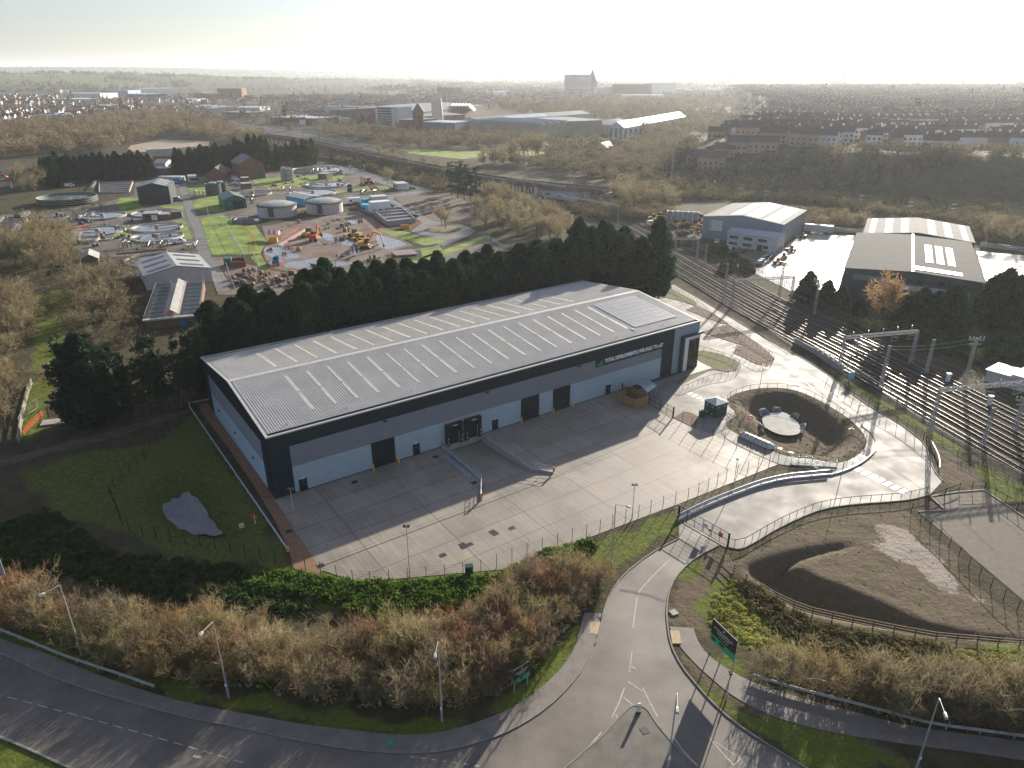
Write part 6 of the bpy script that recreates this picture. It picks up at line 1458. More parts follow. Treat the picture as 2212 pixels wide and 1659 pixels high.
for k,t in enumerate(('SURFACE GROUP','MARKET SERVING','METPRODUCE','NU PHALT LTD')):
    s_=MB().box(3.2,-.12,6.9-k*1.05,8.2,-.06,7.75-k*1.05).build('sign_board',M_white,u); 
    MB().box(3.4,-.14,7.05-k*1.05,3.9,-.125,7.6-k*1.05).build('logo',M_green if k!=2 else M_black,s_); text_mesh(t,3.4,.4,'lettering',M_kg,s_,(4.2,-.14,7.15-k*1.05),(PI/2,0,0),0,.004)
# office annex
A0,A1=W('c3',450,1160).xy,W('c3',748,1200).xy; an=gabled('white two storey office block built onto the pale unit','office',A0,A1,8.5,5.3,6.6,M_lgrey,M_unit,'x',[('f',.9,3.3,3.4,1.1),('f',6.4,3.3,3.4,1.1),('f',12,3.3,3.4,1.1),('f',.9,.9,3.4,1.1),('f',6.4,.9,3.4,1.1),('f',14.2,.9,1.8,1.1)],[('f',12,1.9,2.2)],name='office_block')
# dark flat unit
C0,C1,C2=W('c3',1155,1283,9).xy,W('c3',1975,1370,9).xy,W('c3',1945,1138,9).xy; L_=(C1-C0).length; dep=(C2-C1).length
o=gabled('wide dark industrial unit with low dark roof and white office strip','industrial unit',C0,C1,dep,8.6,9.6,mat('unit_dark',(.05,.058,.065),.5,var=.1,scale=.4),mat('roof_dark_sheet',(.075,.078,.078),.9,spec=.1,var=.15,scale=.4,stretch=(.3,3,1)),'y',name='industrial_unit')
b=MB().box(L_*.27,-.35,0,L_*.93,-.02,5.6).build('white_panel',M_lgrey,o)
for k in range(6): MB().box(L_*(.47+.075*k),-.1,6.4,L_*(.47+.075*k)+1.8,-.02,7.4).build('window',M_win,o)
for k in range(6): MB().box(L_*(.33+.1*k),-.42,3.2,L_*(.33+.1*k)+2.2,-.36,4.2).build('window',M_win,o)
MB().box(L_*.07,-.08,5.6,L_*.32,-.02,7.2).build('glazed_strip',mat('strip_grey',(.16,.2,.2),.4),o)
rf=[x for x in kids(o) if x.name.startswith('roof')][0]
MB().box(L_/2-.3,-.3,9.75,L_/2+.3,dep+.3,9.9).build('ridge_cap',M_trim,rf)
for j in range(3):
    for k in range(2):
        xa=L_*(.60+.085*j); xb=xa+L_*.055; ya=dep*(.26+.24*k); z_=lambda x: 9.6-1.0*(x-L_/2)/(L_/2)+.3
        MB().add([(xa,ya,z_(xa)),(xb,ya,z_(xb)),(xb,ya+dep*.22,z_(xb)),(xa,ya+dep*.22,z_(xa))],[(0,1,2,3)]).build('rooflight',M_sky,rf)
xa,xb=L_*.5,L_*.86; MB().add([(xa,dep*.05,z_(xa)+.05),(xb,dep*.05,z_(xb)+.05),(xb,dep*.12,z_(xb)+.05),(xa,dep*.12,z_(xa)+.05)],[(0,1,2,3)]).build('roof_plant',M_pv,rf)
D0=W('c3',1262,1078,9).xy; D1=W('c3',1925,1135,9).xy; D2=W('c3',1900,1043,9).xy; L_=(D1-D0).length; dep=(D2-D1).length*1.05; off=(D2-D1).normalized()*.8
o=gabled('lighter rear hall of the dark unit with rows of bright rooflights','industrial unit',D0+off,D1+off,dep,8.4,10.2,MATS['unit_dark'],mat('roof_rear',(.13,.13,.13),.85,spec=.15,var=.15,scale=.4),'y',name='industrial_unit',over=.1)
rf=[x for x in kids(o) if x.name.startswith('roof')][0]
for sd in (-1,1):
    for c_,w0 in ((.25,.13),(.55,.13),(.85,.1)):
        for k in range(9):
            xa=L_/2+sd*L_/2*(c_-w0/2); xb=L_/2+sd*L_/2*(c_+w0/2); zz=lambda x: 10.2-1.8*abs(x-L_/2)/(L_/2)+.26; y0=dep*(.05+.105*k)
            P=[(xa,y0,zz(xa)),(xb,y0,zz(xb)),(xb,y0+1.4,zz(xb)),(xa,y0+1.4,zz(xa))]; q=MB(); q.quad(*(P if sd>0 else P[::-1])); q.build('rooflight',M_sky,rf)
p=W('c3',1840,1400); o=thing('canopy','small white canopy at the right end of the dark unit','canopy',(p.x,p.y,0),-.5); MB().box(-3,-1.5,3.6,3,1.5,3.8).build('roof',M_white,o); [MB().box(x,-1.2,0,x+.15,-1.05,3.6).build('post',M_pole,o) for x in (-2.7,2.5)]
# cars, wagon, shelter, plant in the yards
for i,(x,y) in enumerate(((655,1268),(668,1258),(682,1247),(694,1237),(706,1228),(718,1218))):
    car(['silver','white','black','grey','blue','silver'][i],W('c3',x,y).xy,.45,['silver car nearest the fence end in the row by the office','white car second from the fence end in the row by the office','black car in the middle of the row by the office','dark grey car fourth in the row by the office','blue car fifth in the row by the office','silver car at the top of the row by the office'][i])
for x,y,cl,l in ((470,1178,'white','white car left in front of the office windows'),(520,1188,'grey','grey car in front of the office entrance'),(545,1196,'black','black car beside the office entrance'),(395,1140,'white','white car half hidden at the corner of the pale unit'),(430,1150,'black','black car at the left end of the office')): car(cl,W('c3',x,y).xy,1.2,l)
p,q=W('c3',905,1080).xy,W('c3',1075,1095).xy; o=thing('freight_trailer','long pale box trailer parked at the back of the shining yard','trailer',(*p,0),face(p,q)); L_=(q-p).length
MB().box(0,0,.9,L_,2.6,3.6).build('body',mat('trailer_pale',(.5,.54,.52),.5),o); [MB().lathe([(0,-.15),(.5,-.15),(.5,.15),(0,.15)],n=12).build('wheel',M_black,o) for _ in ()]; [MB().box(x,.1,0,x+.9,.4,.9).build('wheel',M_black,o) for x in (.8,2,L_-3,L_-1.8)]
p,q=W('c3',95,1025).xy,W('c3',280,1035).xy; o=thing('arched_store','weathered arched store beside the yellow plant yard','store',(*p,0),face(p,q)); L_=(q-p).length; b=MB(); n=10
for k in range(n):
    a0,a1=PI*k/n,PI*(k+1)/n; b.quad((0,4+4*math.cos(a0),.8+4.4*math.sin(a0)),(L_,4+4*math.cos(a0),.8+4.4*math.sin(a0)),(L_,4+4*math.cos(a1),.8+4.4*math.sin(a1)),(0,4+4*math.cos(a1),.8+4.4*math.sin(a1)))
b.build('roof',mat('arch_sheet',(.22,.23,.22),.5,metal=.3,var=.3,scale=.6),o); MB().box(0,7.9,0,L_,8.1,1).box(0,-.1,0,L_,.1,1).build('wall',M_conc,o)
for k in range(7): MB().tube([(L_*k/6,4+4.05*math.cos(PI*j/8),.8+4.45*math.sin(PI*j/8)) for j in range(9)],.1,4).build('rib',M_trim,o)
def digger(label,p,rz,m,arm=1.0,scale=1.0,name='excavator'):
    o=thing(name,label,'excavator',(p[0],p[1],0),rz); o.scale=(scale,)*3
    for s in (-1,1): MB().add([(-1.6,s*1.0-.25,.35),(-1.2,s*1.0-.25,0),(1.2,s*1.0-.25,0),(1.6,s*1.0-.25,.35),(1.2,s*1.0-.25,.75),(-1.2,s*1.0-.25,.75),(-1.6,s*1.0+.25,.35),(-1.2,s*1.0+.25,0),(1.2,s*1.0+.25,0),(1.6,s*1.0+.25,.35),(1.2,s*1.0+.25,.75),(-1.2,s*1.0+.25,.75)],[(5,4,3,2,1,0),(6,7,8,9,10,11)]+[(k,(k+1)%6,(k+1)%6+6,k+6) for k in range(6)]).build('track',M_black,o)
    MB().box(-1.7,-1.2,.85,1.0,1.2,1.3).box(-1.8,-1.15,1.3,-.3,1.15,2.0).build('body',m,o)
    cb=MB().box(-.2,.15,1.3,1.1,1.15,2.75).build('cab',M_glass,o); MB().box(-.25,.1,2.75,1.15,1.2,2.85).build('roof',m,cb)
    MB().beam((.6,-.3,1.3),(2.6,-.3,4.2*arm),.4).beam((2.6,-.3,4.2*arm),(4.4,-.3,3.6*arm),.36).build('boom',m,o); MB().beam((4.4,-.3,3.7*arm),(5.3,-.3,1.1),.28).build('arm',m,o)
    MB().add([(5.0,-.8,1.2),(5.0,.2,1.2),(5.7,.2,.9),(5.7,-.8,.9),(5.2,-.8,.2),(5.2,.2,.2)],[(0,1,2,3),(0,4,5,1),(3,2,5,4),(0,3,4),(1,5,2)]).build('bucket',M_black,o); return o
def loader(label,p,rz,m=M_yel,scale=1.0,name='loader'):
    o=thing(name,label,'loader',(p[0],p[1],0),rz); o.scale=(scale,)*3; MB().box(-2.2,-.8,.7,.4,.8,1.6).box(.4,-.6,.6,1.8,.6,1.2).build('body',m,o); MB().box(-.6,-.7,1.6,.5,.7,2.7).build('cab',M_glass,o)
    for x in (-1.4,1.2):
        for s in (-1,1): MB().add([(x+.65*math.cos(2*PI*k/12),s*1.0+yy,.65+.65*math.sin(2*PI*k/12)) for yy in (-.2,.2) for k in range(12)],[(k,(k+1)%12,(k+1)%12+12,k+12)[::-1] for k in range(12)]+[tuple(range(12)),tuple(range(12,24))[::-1]]).build('wheel',M_black,o)
    MB().beam((.5,-.5,1.5),(2.8,-.5,.7),.2).beam((.5,.5,1.5),(2.8,.5,.7),.2).build('arm',m,o); MB().box(2.6,-1.1,.2,3.5,1.1,.9).build('bucket',m,o); return o
LP=[('c3',20,1010),('c3',60,1000),('c3',75,1030),('c3',130,1020),('c3',150,1045),('c3',195,1040),('c3',30,1040),('c3',270,1050),('c3',300,1010)]
lt=['yellow loader at the far left of the plant yard','yellow loader second in the plant yard, left of the arched store','yellow loader below the arched store, left one','yellow loader directly in front of the arched store','yellow loader in the front row of the plant yard','yellow loader right of centre in the plant yard','yellow loader in the front row at the left','yellow loader right of the arched store','yellow loader behind the right end of the arched store']
for k,((c,x,y),l) in enumerate(zip(LP,lt)): loader(l,W(c,x,y).xy,.6*k,M_yel,1.15)
car('white',W('c3',10,1035).xy,.5,'white van at the left of the yellow plant yard',van=True)
for k,(x,y,l) in enumerate(((755,1265,'yellow roller on the left side of the shining yard'),(790,1235,'small yellow machine by the fence of the shining yard'),(835,1190,'yellow machine farther up the fence of the shining yard'),(900,1110,'small machine at the back corner of the shining yard'))): loader(l,W('c3',x,y).xy,k,M_yel,.75)
fence('yard_wall','grey panel fence between the office car park and the shining yard',WL('c3',[(660,1310),(720,1240),(790,1170),(850,1110),(895,1070)]),2.0,2.6,.1,(.97,.5),.06,MATS['fence_grey'],wires=6,zs=0)
fence('yard_wall','low grey wall line at the back of the shining yard',WL('c3',[(1080,1075),(1265,1085)]),1.9,2.6,.12,(.97,.6,.3),.5,M_conc,zs=0)
fence('yard_wall','low grey wall line behind the yard of the flat unit',WL('c3',[(1950,1165),(2212,1195)]),1.9,2.6,.12,(.97,.6,.3),.5,M_conc,zs=0)
fence('palisade_fence','dark fence between the tracks and the shining yard',WL('c3',[(610,1320),(700,1360),(800,1400),(900,1450),(1000,1479)]),1.9,2.8,.07,(.97,.2),.05,M_fence,wires=5,zs=0)
o=gabled('white roofed low shed at the right edge beside the tracks','shed',W('c6',1960,830),W('c6',2200,900),6,2.6,2.6,M_lgrey,M_white,name='shed'); gabled('second white flat roofed shed cut by the right edge','shed',W('c6',2110,870),W('c6',2400,960),7,3,3,M_lgrey,M_white,name='shed')
# sheds under the viaduct
gabled('pale long cabin under the left part of the viaduct end','shed',W('c2',1370,925),W('c2',1570,960),8,3.6,4.0,M_lgrey,M_shedroof,'x',[('f',3,1.3,3,1),('f',12,1.3,3,1)],name='cabin')
gabled('pale long cabin under the right part of the viaduct end','shed',W('c2',1640,940),W('c2',1760,965),10,4,4.4,M_lgrey,M_shedroof,'x',name='cabin')
# ---------------------------------------------------------------- treatment works
def quadsheet(name,c,pts,m,z,label,kind='structure'): return sheet(name,WL(c,pts),z,m,label,kind=kind)
quadsheet('hardstanding','e1',[(100,880),(700,830),(1180,760),(1600,660),(1620,500),(2212,420),(2212,1659),(1300,1659),(1200,1480),(900,1300),(700,1180),(0,1180),(0,930)],M_works,.02,'dark stained ground of the treatment works, left half')
quadsheet('hardstanding','e2',[(0,460),(700,420),(1250,400),(1680,300),(2212,360),(2212,560),(2212,640),(2100,760),(1050,900),(980,1000),(640,1000),(420,1400),(620,1659),(0,1659)],MATS['works_hardstanding'],.024,'stained ground of the treatment works, middle')
quadsheet('works_road','e2',[(40,545),(110,800),(160,950),(230,1100),(260,1300),(280,1400),(430,1620),(500,1820),(650,1820),(620,1659),(520,1500),(430,1400),(400,1270),(345,1100),(285,950),(215,780),(130,545)],M_asph,.05,'straight grey road running up through the treatment works')
quadsheet('works_road','e3',[(860,190),(1280,185),(1600,125),(1700,150),(1640,160),(1330,205),(1320,225),(1400,270),(1540,345),(1700,425),(1950,455),(2040,490),(2075,520),(2000,570),(1800,650),(1500,700),(1300,715),(1700,660),(1790,600),(1600,562),(1480,520),(1590,440),(1500,385),(1300,290),(1200,240),(900,250)],M_asph,.055,'pale grey loop road of the works turning round the tree island')
quadsheet('works_road','c2',[(-120,735),(60,725),(230,755),(420,820),(620,870),(640,885),(560,895),(400,860),(200,790),(0,745)],MATS['asphalt_worn'],.05,'grey road along the foot of the viaduct')
quadsheet('mud','e3',[(110,480),(440,410),(870,350),(1000,330),(1250,480),(1500,650),(1300,700),(1290,800),(860,885),(380,895),(180,860),(120,720),(150,600)],M_mud,.045,'brown churned mud of the construction site')
quadsheet('mud','e2',[(420,1400),(560,1400),(1140,1560),(1400,1600),(1700,1659),(1700,1850),(500,1850),(640,1659),(520,1500)],M_mud,.04,'brown mud strip at the lower edge of the construction site')
quadsheet('mud','e3',[(1560,815),(2040,620),(2212,590),(2400,700),(2212,860),(1800,960),(1500,900)],mat('dark_mud',(.10,.072,.055),.85,var=.4,scale=.12,bump=.2,bscale=1),.04,'dark mud behind the conifer screen')
quadsheet('soil','e3',[(1335,208),(1500,172),(1800,165),(2050,260),(2100,460),(1950,450),(1700,420),(1540,340),(1400,268)],M_soil,.04,'dark bare soil patch inside the loop road')
quadsheet('meadow','e4',[(480,385),(600,380),(800,390),(1100,390),(1550,395),(1500,415),(1380,420),(960,430),(850,440),(640,420),(520,405)],M_grass,.05,'sunlit green meadow beyond the viaduct')
quadsheet('lawn','e4',[(1440,470),(1520,470),(1500,490),(1450,488)],M_grass,.05,'small green lawn beside the cottage'); quadsheet('lawn','e4',[(1750,475),(1880,455),(1850,485),(1760,492)],M_grass,.05,'green lawn beneath the striped slope beside the wood')
quadsheet('bare_lot','e5',[(780,545),(800,510),(1000,475),(1290,485),(1280,510),(1030,530),(900,550)],mat('bare_tan',(.30,.24,.17),.9,var=.2,scale=.1),.04,'pale tan empty lot beyond the cypress screen')
for c,pts,l in (('e2',[(300,940),(540,885),(600,900),(700,1000),(820,1030),(960,1020),(1000,1080),(1100,1210),(1060,1280),(1020,1360),(780,1370),(440,1370),(390,1230),(340,1060)],'big bright lawn right of the works road'),
  ('e2',[(215,790),(270,690),(530,655),(560,780),(600,850),(380,865),(250,840)],'lawn left of the green shed'),('e2',[(140,570),(200,550),(390,525),(405,600),(300,650),(190,650)],'small lawn before the dark round tank'),
  ('e2',[(930,490),(1100,460),(1280,450),(1700,420),(2000,415),(2030,440),(1900,500),(1700,510),(1540,545),(1250,560),(1000,555)],'long lawn round the twin silos'),
  ('e2',[(790,615),(860,590),(960,585),(980,610),(860,625)],'grass sliver behind the green shed'),('e2',[(1925,610),(2080,615),(2090,650),(1960,660)],'grass between the two upper round tanks'),
  ('e1',[(1430,690),(1650,700),(1700,830),(1500,880),(1380,780)],'lawn at the foot of the dark shed'),('e1',[(1380,1090),(1560,1030),(1700,1110),(1560,1160),(1350,1150)],'grass between the round settling tanks'),('e1',[(1900,790),(2190,775),(2200,850),(2000,830)],'grass strip right of the dark shed'),
  ('e1',[(2060,960),(2212,955),(2300,1180),(2212,1190)],'grass beside the works road, left side'),('e3',[(400,895),(860,875),(1300,835),(1500,785),(1800,685),(2050,600),(2212,555),(2212,595),(1900,700),(1560,810),(1300,850),(860,905),(430,918)],'long curved grass verge below the construction site'),
  ('e3',[(1180,500),(1450,525),(1600,570),(1790,595),(1780,630),(1600,650),(1450,600),(1300,560)],'grass bank between mud and loop road'),('e3',[(1570,690),(1750,660),(1780,690),(1640,760),(1480,800),(1590,760)],'grass beside the covered pit'),('e3',[(900,150),(1080,100),(1110,130),(960,150)],'grass behind the dark silo'),('e3',[(1160,105),(1260,100),(1300,140),(1220,150)],'grass left of the white roofed hut'),
  ('e3',[(1480,110),(1560,120),(1540,145),(1470,145)],'grass right of the white roofed hut'),('e2',[(900,1400),(1020,1370),(1140,1560),(1040,1560)],'grass edge by the construction fence')): quadsheet('lawn',c,pts,M_grass,.06,l)
p,q=W('e3',1612,502).xy,W('e3',1950,502).xy; c_=(p+q)/2; r=(q-p).length/2; b=MB(); b.lathe([(0,.5),(r*.6,.4),(r*.95,.15),(r,0)],n=36); o=tag(b.build('roundabout_island',mat('island_grass',(.15,.13,.05),.95,var=.4,scale=.2,col2=(.26,.17,.07))),'brown and green round island with two bare trees','traffic island',kind='structure'); o.location=(c_.x,c_.y,.05)
WPUD=mat('site_water',(.20,.19,.18),.1,var=.3,scale=.15,rvar=.06,spec=.7)
for c,pts,l in (('e3',[(120,700),(180,640),(230,650),(320,670),(430,735),(470,760),(300,775),(160,750)],'puddle at the left of the site'),('e3',[(310,850),(350,800),(500,790),(600,760),(720,800),(900,795),(1000,790),(900,830),(700,850),(560,880),(400,872)],'long puddle along the lower site edge'),
  ('e3',[(1130,550),(1300,570),(1480,640),(1400,662),(1230,700),(1180,640)],'puddle below the grass bank'),('e3',[(640,540),(720,530),(820,590),(960,600),(1000,650),(900,660),(780,615),(700,590)],'ragged puddle left of the excavators'),('e3',[(870,425),(960,420),(1060,460),(960,460)],'shallow pool behind the site'),('e3',[(1730,885),(1790,875),(1860,930),(1830,960)],'pool behind the conifer screen'),('e3',[(170,470+350),(200,770),(270,770),(260,830)],'white slab by the blue skip'),
  ('e3',[(920,700),(1040,690),(1010,720),(930,730)],'small puddle in front of the excavator'),('e2',[(910,940),(1010,945),(1040,965),(960,975)],'puddle at the foot of the left domed tank')):
    P=smooth(WL(c,pts),1,True); P=[Vector((q.x+RN.uniform(-.8,.8),q.y+RN.uniform(-1.3,1.3))) for q in P]; P=smooth(P,1,True); sheet('puddle',P,.062,WPUD,l)
def ring_tank(label,c,l,r,h,wz,zref=0,wall=M_conc,water=M_water,bridge=None,name='settling_tank',th=.35,rim=None):
    p,q=W(c,*l,zref).xy,W(c,*r,zref).xy; m_=(p+q)/2; R=(q-p).length/2; o=thing(name,label,'tank',(m_.x,m_.y,0))
    MB().lathe([(R,0),(R,h),(R-th,h),(R-th,.05)],n=56).build('wall',wall,o); b=MB(); b.disc(0,0,wz,R-th+.01,48); b.build('water',water,o)
    if bridge is not None:
        a=bridge; b=MB(); 
        for s in (-.7,.7): 
            n=Vector((-math.sin(a),math.cos(a)))*s; b.beam((n.x,n.y,h+.3),(n.x+math.cos(a)*R,n.y+math.sin(a)*R,h+.3),.22,.3); b.beam((n.x,n.y,h+1.3),(n.x+math.cos(a)*R,n.y+math.sin(a)*R,h+1.3),.06)
        b.build('bridge',M_conc,o); MB().lathe([(0,h+.8),(.9,h+.8),(.9,0)],n=12).build('centre_well',M_conc,o)
    if rim: MB().lathe([(R-th*2.2,h*.8),(R-th*2.2,h*.8-.2),(R-th*2.8,h*.8-.2),(R-th*2.8,h*.8)],n=48).build('weir',M_trim,o)
    return o,R,m_
M_tw=mat('tank_water',(.16,.155,.15),.12,var=.2,scale=.1,spec=.7)
o,R,m_=ring_tank('large black steel round tank with pale hoops and green inside','e1',(424,690),(1158,650),3.4,2.3,3.4,mat('tank_black',(.015,.022,.02),.4,var=.2,scale=.5),M_tw,name='steel_tank',th=.2)
for z in (1.1,2.0,2.9): MB().lathe([(R+.02,z),(R+.12,z),(R+.12,z+.12),(R+.02,z+.12)],n=56).build('hoop',M_trim,o)
MB().lathe([(R-.22,2.2),(R-.22,3.42),(R+.05,3.42)],n=56).build('liner',mat('liner_green',(.10,.18,.14),.6),o)
for a_ in (('round settling tank behind the red pipe','e1',(930,935),(1515,900),.8,.4,2.8),('round settling tank in the middle left with a pale arm','e1',(828,1118),(1503,1082),.8,.4,3.3),('round tank partly behind the brick huts','e1',(1562,893),(2165,862),.6,.3,2.6),('right hand round tank with long bridge, upper one','e1',(1565,1072),(2188,1042),.8,.4,.6),('right hand round tank with long bridge, lower one','e1',(1556,1188),(2200,1150),.8,.4,.7),
  ('half empty round tank beside the long roofed building','e1',(1492,1470),(2290,1420),1.0,.2,None),('round tank left of the twin silos lawn with centre ring','e2',(1378,640),(1925,640),.9,.5,2.9),('uppermost round tank right of the long lawn','e2',(1562,545),(2064,540),.9,.5,2.6),('round tank behind the green shed','e2',(700,655),(1160,640),.9,.5,2.8),('small raised round tank at the left works edge','e1',(358,1085),(560,1080),1.6,.9,None),('small round tank by the twin walkways','e1',(905,1215),(1192,1205),1.3,.8,None),('small round water tank beside the twin walkways','e1',(1150,1190),(1350,1185),.5,.3,None),('far round tank with steel walkway behind the silos','e2',(1520,400),(1840,330),1.0,.6,1.0)):
    ring_tank(a_[0],a_[1],a_[2],a_[3],a_[4],a_[5],0,M_conc,M_tw,a_[6],rim=True)
M_wt=mat('tank_pinkish',(.50,.46,.44),.7,var=.18,scale=.25,stretch=(1,1,.2))
for lab,l,r in (('left of the two pale domed digester tanks','d',0),('right of the two pale domed digester tanks','d',1)):
    l_,r_=((1000,900),(1460,895)) if r==0 else ((1575,865),(2012,850)); h=5.0
    p,q=W('e2',*l_).xy,W('e2',*r_).xy; m_=(p+q)/2; R=(q-p).length/2; o=thing('digester_tank',lab,'tank',(m_.x,m_.y,0)); MB().lathe([(R,0),(R,h),(R-.2,h)],n=56).build('wall',M_wt,o)
    MB().lathe([(R*.93,h+.4),(R*.7,h+1.0),(R*.4,h+1.4),(R*.15,h+1.55),(0,h+1.55)],n=40).build('dome',mat('dome_grey',(.33,.34,.32),.6,var=.3,scale=.3),o,smooth=True)
    MB().lathe([(R+.5,h-.2),(R+.5,h),(R-.6,h+.35),(R-.6,h-.2)],n=48).build('gutter_ring',mat('mossy',(.06,.08,.05),.9,var=.4,scale=1),o)
    b=MB(); 
    for k in range(28): a=2*PI*k/28; b.beam(((R+.4)*math.cos(a),(R+.4)*math.sin(a),h),((R+.4)*math.cos(a),(R+.4)*math.sin(a),h+1.1),.06)
    b.tube([((R+.4)*math.cos(2*PI*k/40),(R+.4)*math.sin(2*PI*k/40),h+1.1) for k in range(41)],.04,4); b.build('handrail',M_rail2,o); MB().box(-1.2,-R-.6,.8,1.0,-R+.3,4.8).build('valve_housing',MATS['mossy'],o)
# lane basins
def lanes(label,c,quad,n,h,name='lane_basin',wz=.3,vert=False):
    Q=[W(c,*p).xy for p in quad]; o=thing(name,label,'tank',(*Q[0],0)); q=[p-Q[0] for p in Q]
    MB().prism(q,0,wz).build('water',M_tw,o); b=MB(); b.ribbon(q+[q[0]],.4,0,h); b.build('wall',M_conc,o)
    for k in range(1,n): 
        a,e=q[0].lerp(q[3],k/n),q[1].lerp(q[2],k/n); MB().ribbon([a,e],.35,0,h-.05).build('divider',M_conc,o)
    b=MB()
    for s,e in ((q[0],q[3]),(q[1],q[2])):
        for kk in range(9): x=s.lerp(e,kk/8); b.beam((x.x,x.y,h),(x.x,x.y,h+1.1),.06)
        b.beam((s.x,s.y,h+1.1),(e.x,e.y,h+1.1),.05)
    b.build('handrail',M_rail2,o); return o
lanes('long lane basins behind the black round tank','e1',[(1190,640),(1545,630),(1590,510),(1190,520)],5,.9)
lanes('dark lane basin beside the parked cars and cabins','e3',[(1270,470),(1520,440),(1400,335),(1130,355)],4,2.2,wz=1.6)
lanes('row of lane basins at the left edge of the works, upper group','e1',[(-200,1080),(280,1045),(330,960),(-100,975)],3,1.0)
lanes('row of lane basins at the left edge of the works, lower group','e1',[(-200,1170),(690,1105),(700,1080),(-180,1100)],2,1.0); lanes('lane basins behind the thicket at the left','e1',[(200,1340),(480,1290),(500,1210),(230,1230)],3,1.0)
def walkway(label,c,a,b_,z=1.5,w=.9):
    p,q=W(c,*a).xy,W(c,*b_).xy; o=thing('walkway',label,'walkway',(*p,0)); d=q-p; n=Vector((-d.y,d.x)).normalized()*w/2
    MB().beam((0,0,z),(d.x,d.y,z),w,.12).build('deck',M_conc,o); b=MB()
    for s in (-1,1):
        b.beam((n.x*s,n.y*s,z+1.05),(d.x+n.x*s,d.y+n.y*s,z+1.05),.07); m_=max(3,int(d.length/2))
        for k in range(m_+1): x=d*k/m_; b.beam((x.x+n.x*s,x.y+n.y*s,0),(x.x+n.x*s,x.y+n.y*s,z+1.05),.07)
    b.build('handrail',M_rail2,o)
for a_ in (('left of the twin walkways beside the dark lane basins','e1',(270,960),(310,905)),('right of the twin walkways beside the dark lane basins','e1',(310,960),(365,900)),('left walkway of the pair over the middle lanes','e1',(165,1130),(220,1050)),('right walkway of the pair over the middle lanes','e1',(215,1135),(275,1035)),('left walkway of the pair above the thicket','e1',(110,1310),(180,1220)),('right walkway of the pair above the thicket','e1',(185,1305),(255,1200)),('walkway left of the small round tank','e1',(885,1250),(915,1140)),('walkway beside the small round tank','e1',(945,1245),(980,1140)),('far walkway at the left edge','e1',(0,1020),(60,960)),('sloping walkway behind the black tank','e1',(1110,600),(1160,520))): walkway(*a_)
o=thing('red_pipe','red pipe on supports between the round tanks','pipe',(0,0,0)); p,q=W('e1',770,1075,1.2),W('e1',1070,1015,1.2); MB().tube([p,q],.55,10).build('pipe',mat('pipe_red',(.45,.08,.05),.5,var=.15,scale=1),o); [MB().beam((x.x,x.y,0),(x.x,x.y,1.0),.4).build('support',M_conc,o) for x in (p.lerp(q,t) for t in (.1,.5,.9))]
o=thing('pipe_run','long dark red pipe on trestles above the half empty tank','pipe',(0,0,0)); p,q=W('e1',1390,1365,1),W('e1',1990,1310,1); MB().tube([p,q],.35,8).build('pipe',mat('pipe_dark_red',(.22,.07,.06),.6),o); [MB().beam((x.x,x.y,0),(x.x,x.y,.8),.3).build('support',M_conc,o) for x in (p.lerp(q,t) for t in (0,.2,.4,.6,.8,1))]
# buildings of the works
gabled('tall dark gabled shed with pale rooflights beside the works road','shed',W('e1',1672,778),W('e1',2050,762),20,8.6,10.6,M_dsh,mat('shed_dark_roof',(.09,.11,.11),.5,var=.1),'y',name='shed',lights=4,lm=M_trim)
o=gabled('green gabled shed with open dark doorway','shed',W('e2',598,832),W('e2',862,810),17,4.6,6.6,M_gsh,M_gshr,'y',doors=[('f',4.2,5,3.9)],name='shed')
MB().box(2.0,-.05,2.2,3.2,-.02,2.9).build('sign_panel',M_green,o)
gabled('large red brick hall with slate gable roof and white windows','building',W('e2',790,472),W('e2',1082,452),24,9,13.5,M_brick,M_slate,'y',[('f',2.5,6,2.2,1.4),('f',7.5,5,2.2,3),('f',11,5,2.2,3),('f',16.2,6.3,3,1.5)],[('f',10.8,4.5,4.4),('f',8.0,1.8,2.6)],name='brick_building',mdoor=M_gsh)
gabled('low red brick building with brown hipped looking roof','building',W('e2',385,498),W('e2',615,492),20,4.6,8.2,M_brick,M_tile,'y',[('f',11.5,1.7,3.3,2)],name='brick_building')
gabled('white cabin with flat roof left of the brick building','cabin',W('e2',165,508),W('e2',262,503),10,3.4,3.4,M_lgrey,M_shedroof,'x',[('f',1,.8,5,1.7)],name='cabin')
gabled('grey mono pitched building behind the domed tanks','building',W('e2',1330,745),W('e2',1560,790),11,3.4,4.3,M_blu,mat('grey_roof',(.36,.36,.35),.5,var=.1),'x',name='shed')
gabled('small brown brick kiosk beside the parked vans','kiosk',W('e2',815,590),W('e2',922,582),6,3.0,3.0,M_brickb,M_shedroof,'x',name='brick_kiosk'); gabled('taller brick kiosk behind the vans','kiosk',W('e2',808,525),W('e2',890,520),5,3.4,3.4,M_brickb,M_shedroof,'x',name='brick_kiosk')
gabled('brown brick box building on the long lawn','kiosk',W('e2',1712,465),W('e2',1815,470),7,3.2,3.2,M_brickb,M_shedroof,'x',name='brick_kiosk')
gabled('brown brick hut with white door beside the round tanks','hut',W('e1',1715,965),W('e1',1905,958),6,3,3,M_brickb,M_shedroof,'x',[('f',1,1.2,2.2,1.2)],[('f',3.7,2.5,2.4)],name='brick_hut',mdoor=M_white); gabled('low brown brick annex right of the brick hut','hut',W('e1',1915,958),W('e1',2030,952),6,2.4,2.4,M_brickb,M_shedroof,'x',name='brick_hut')
gabled('green container with brown roof at the kerb','container',W('e1',2055,935),W('e1',2180,928),5,2.6,2.6,M_gsh,M_brickb,'x',name='container')
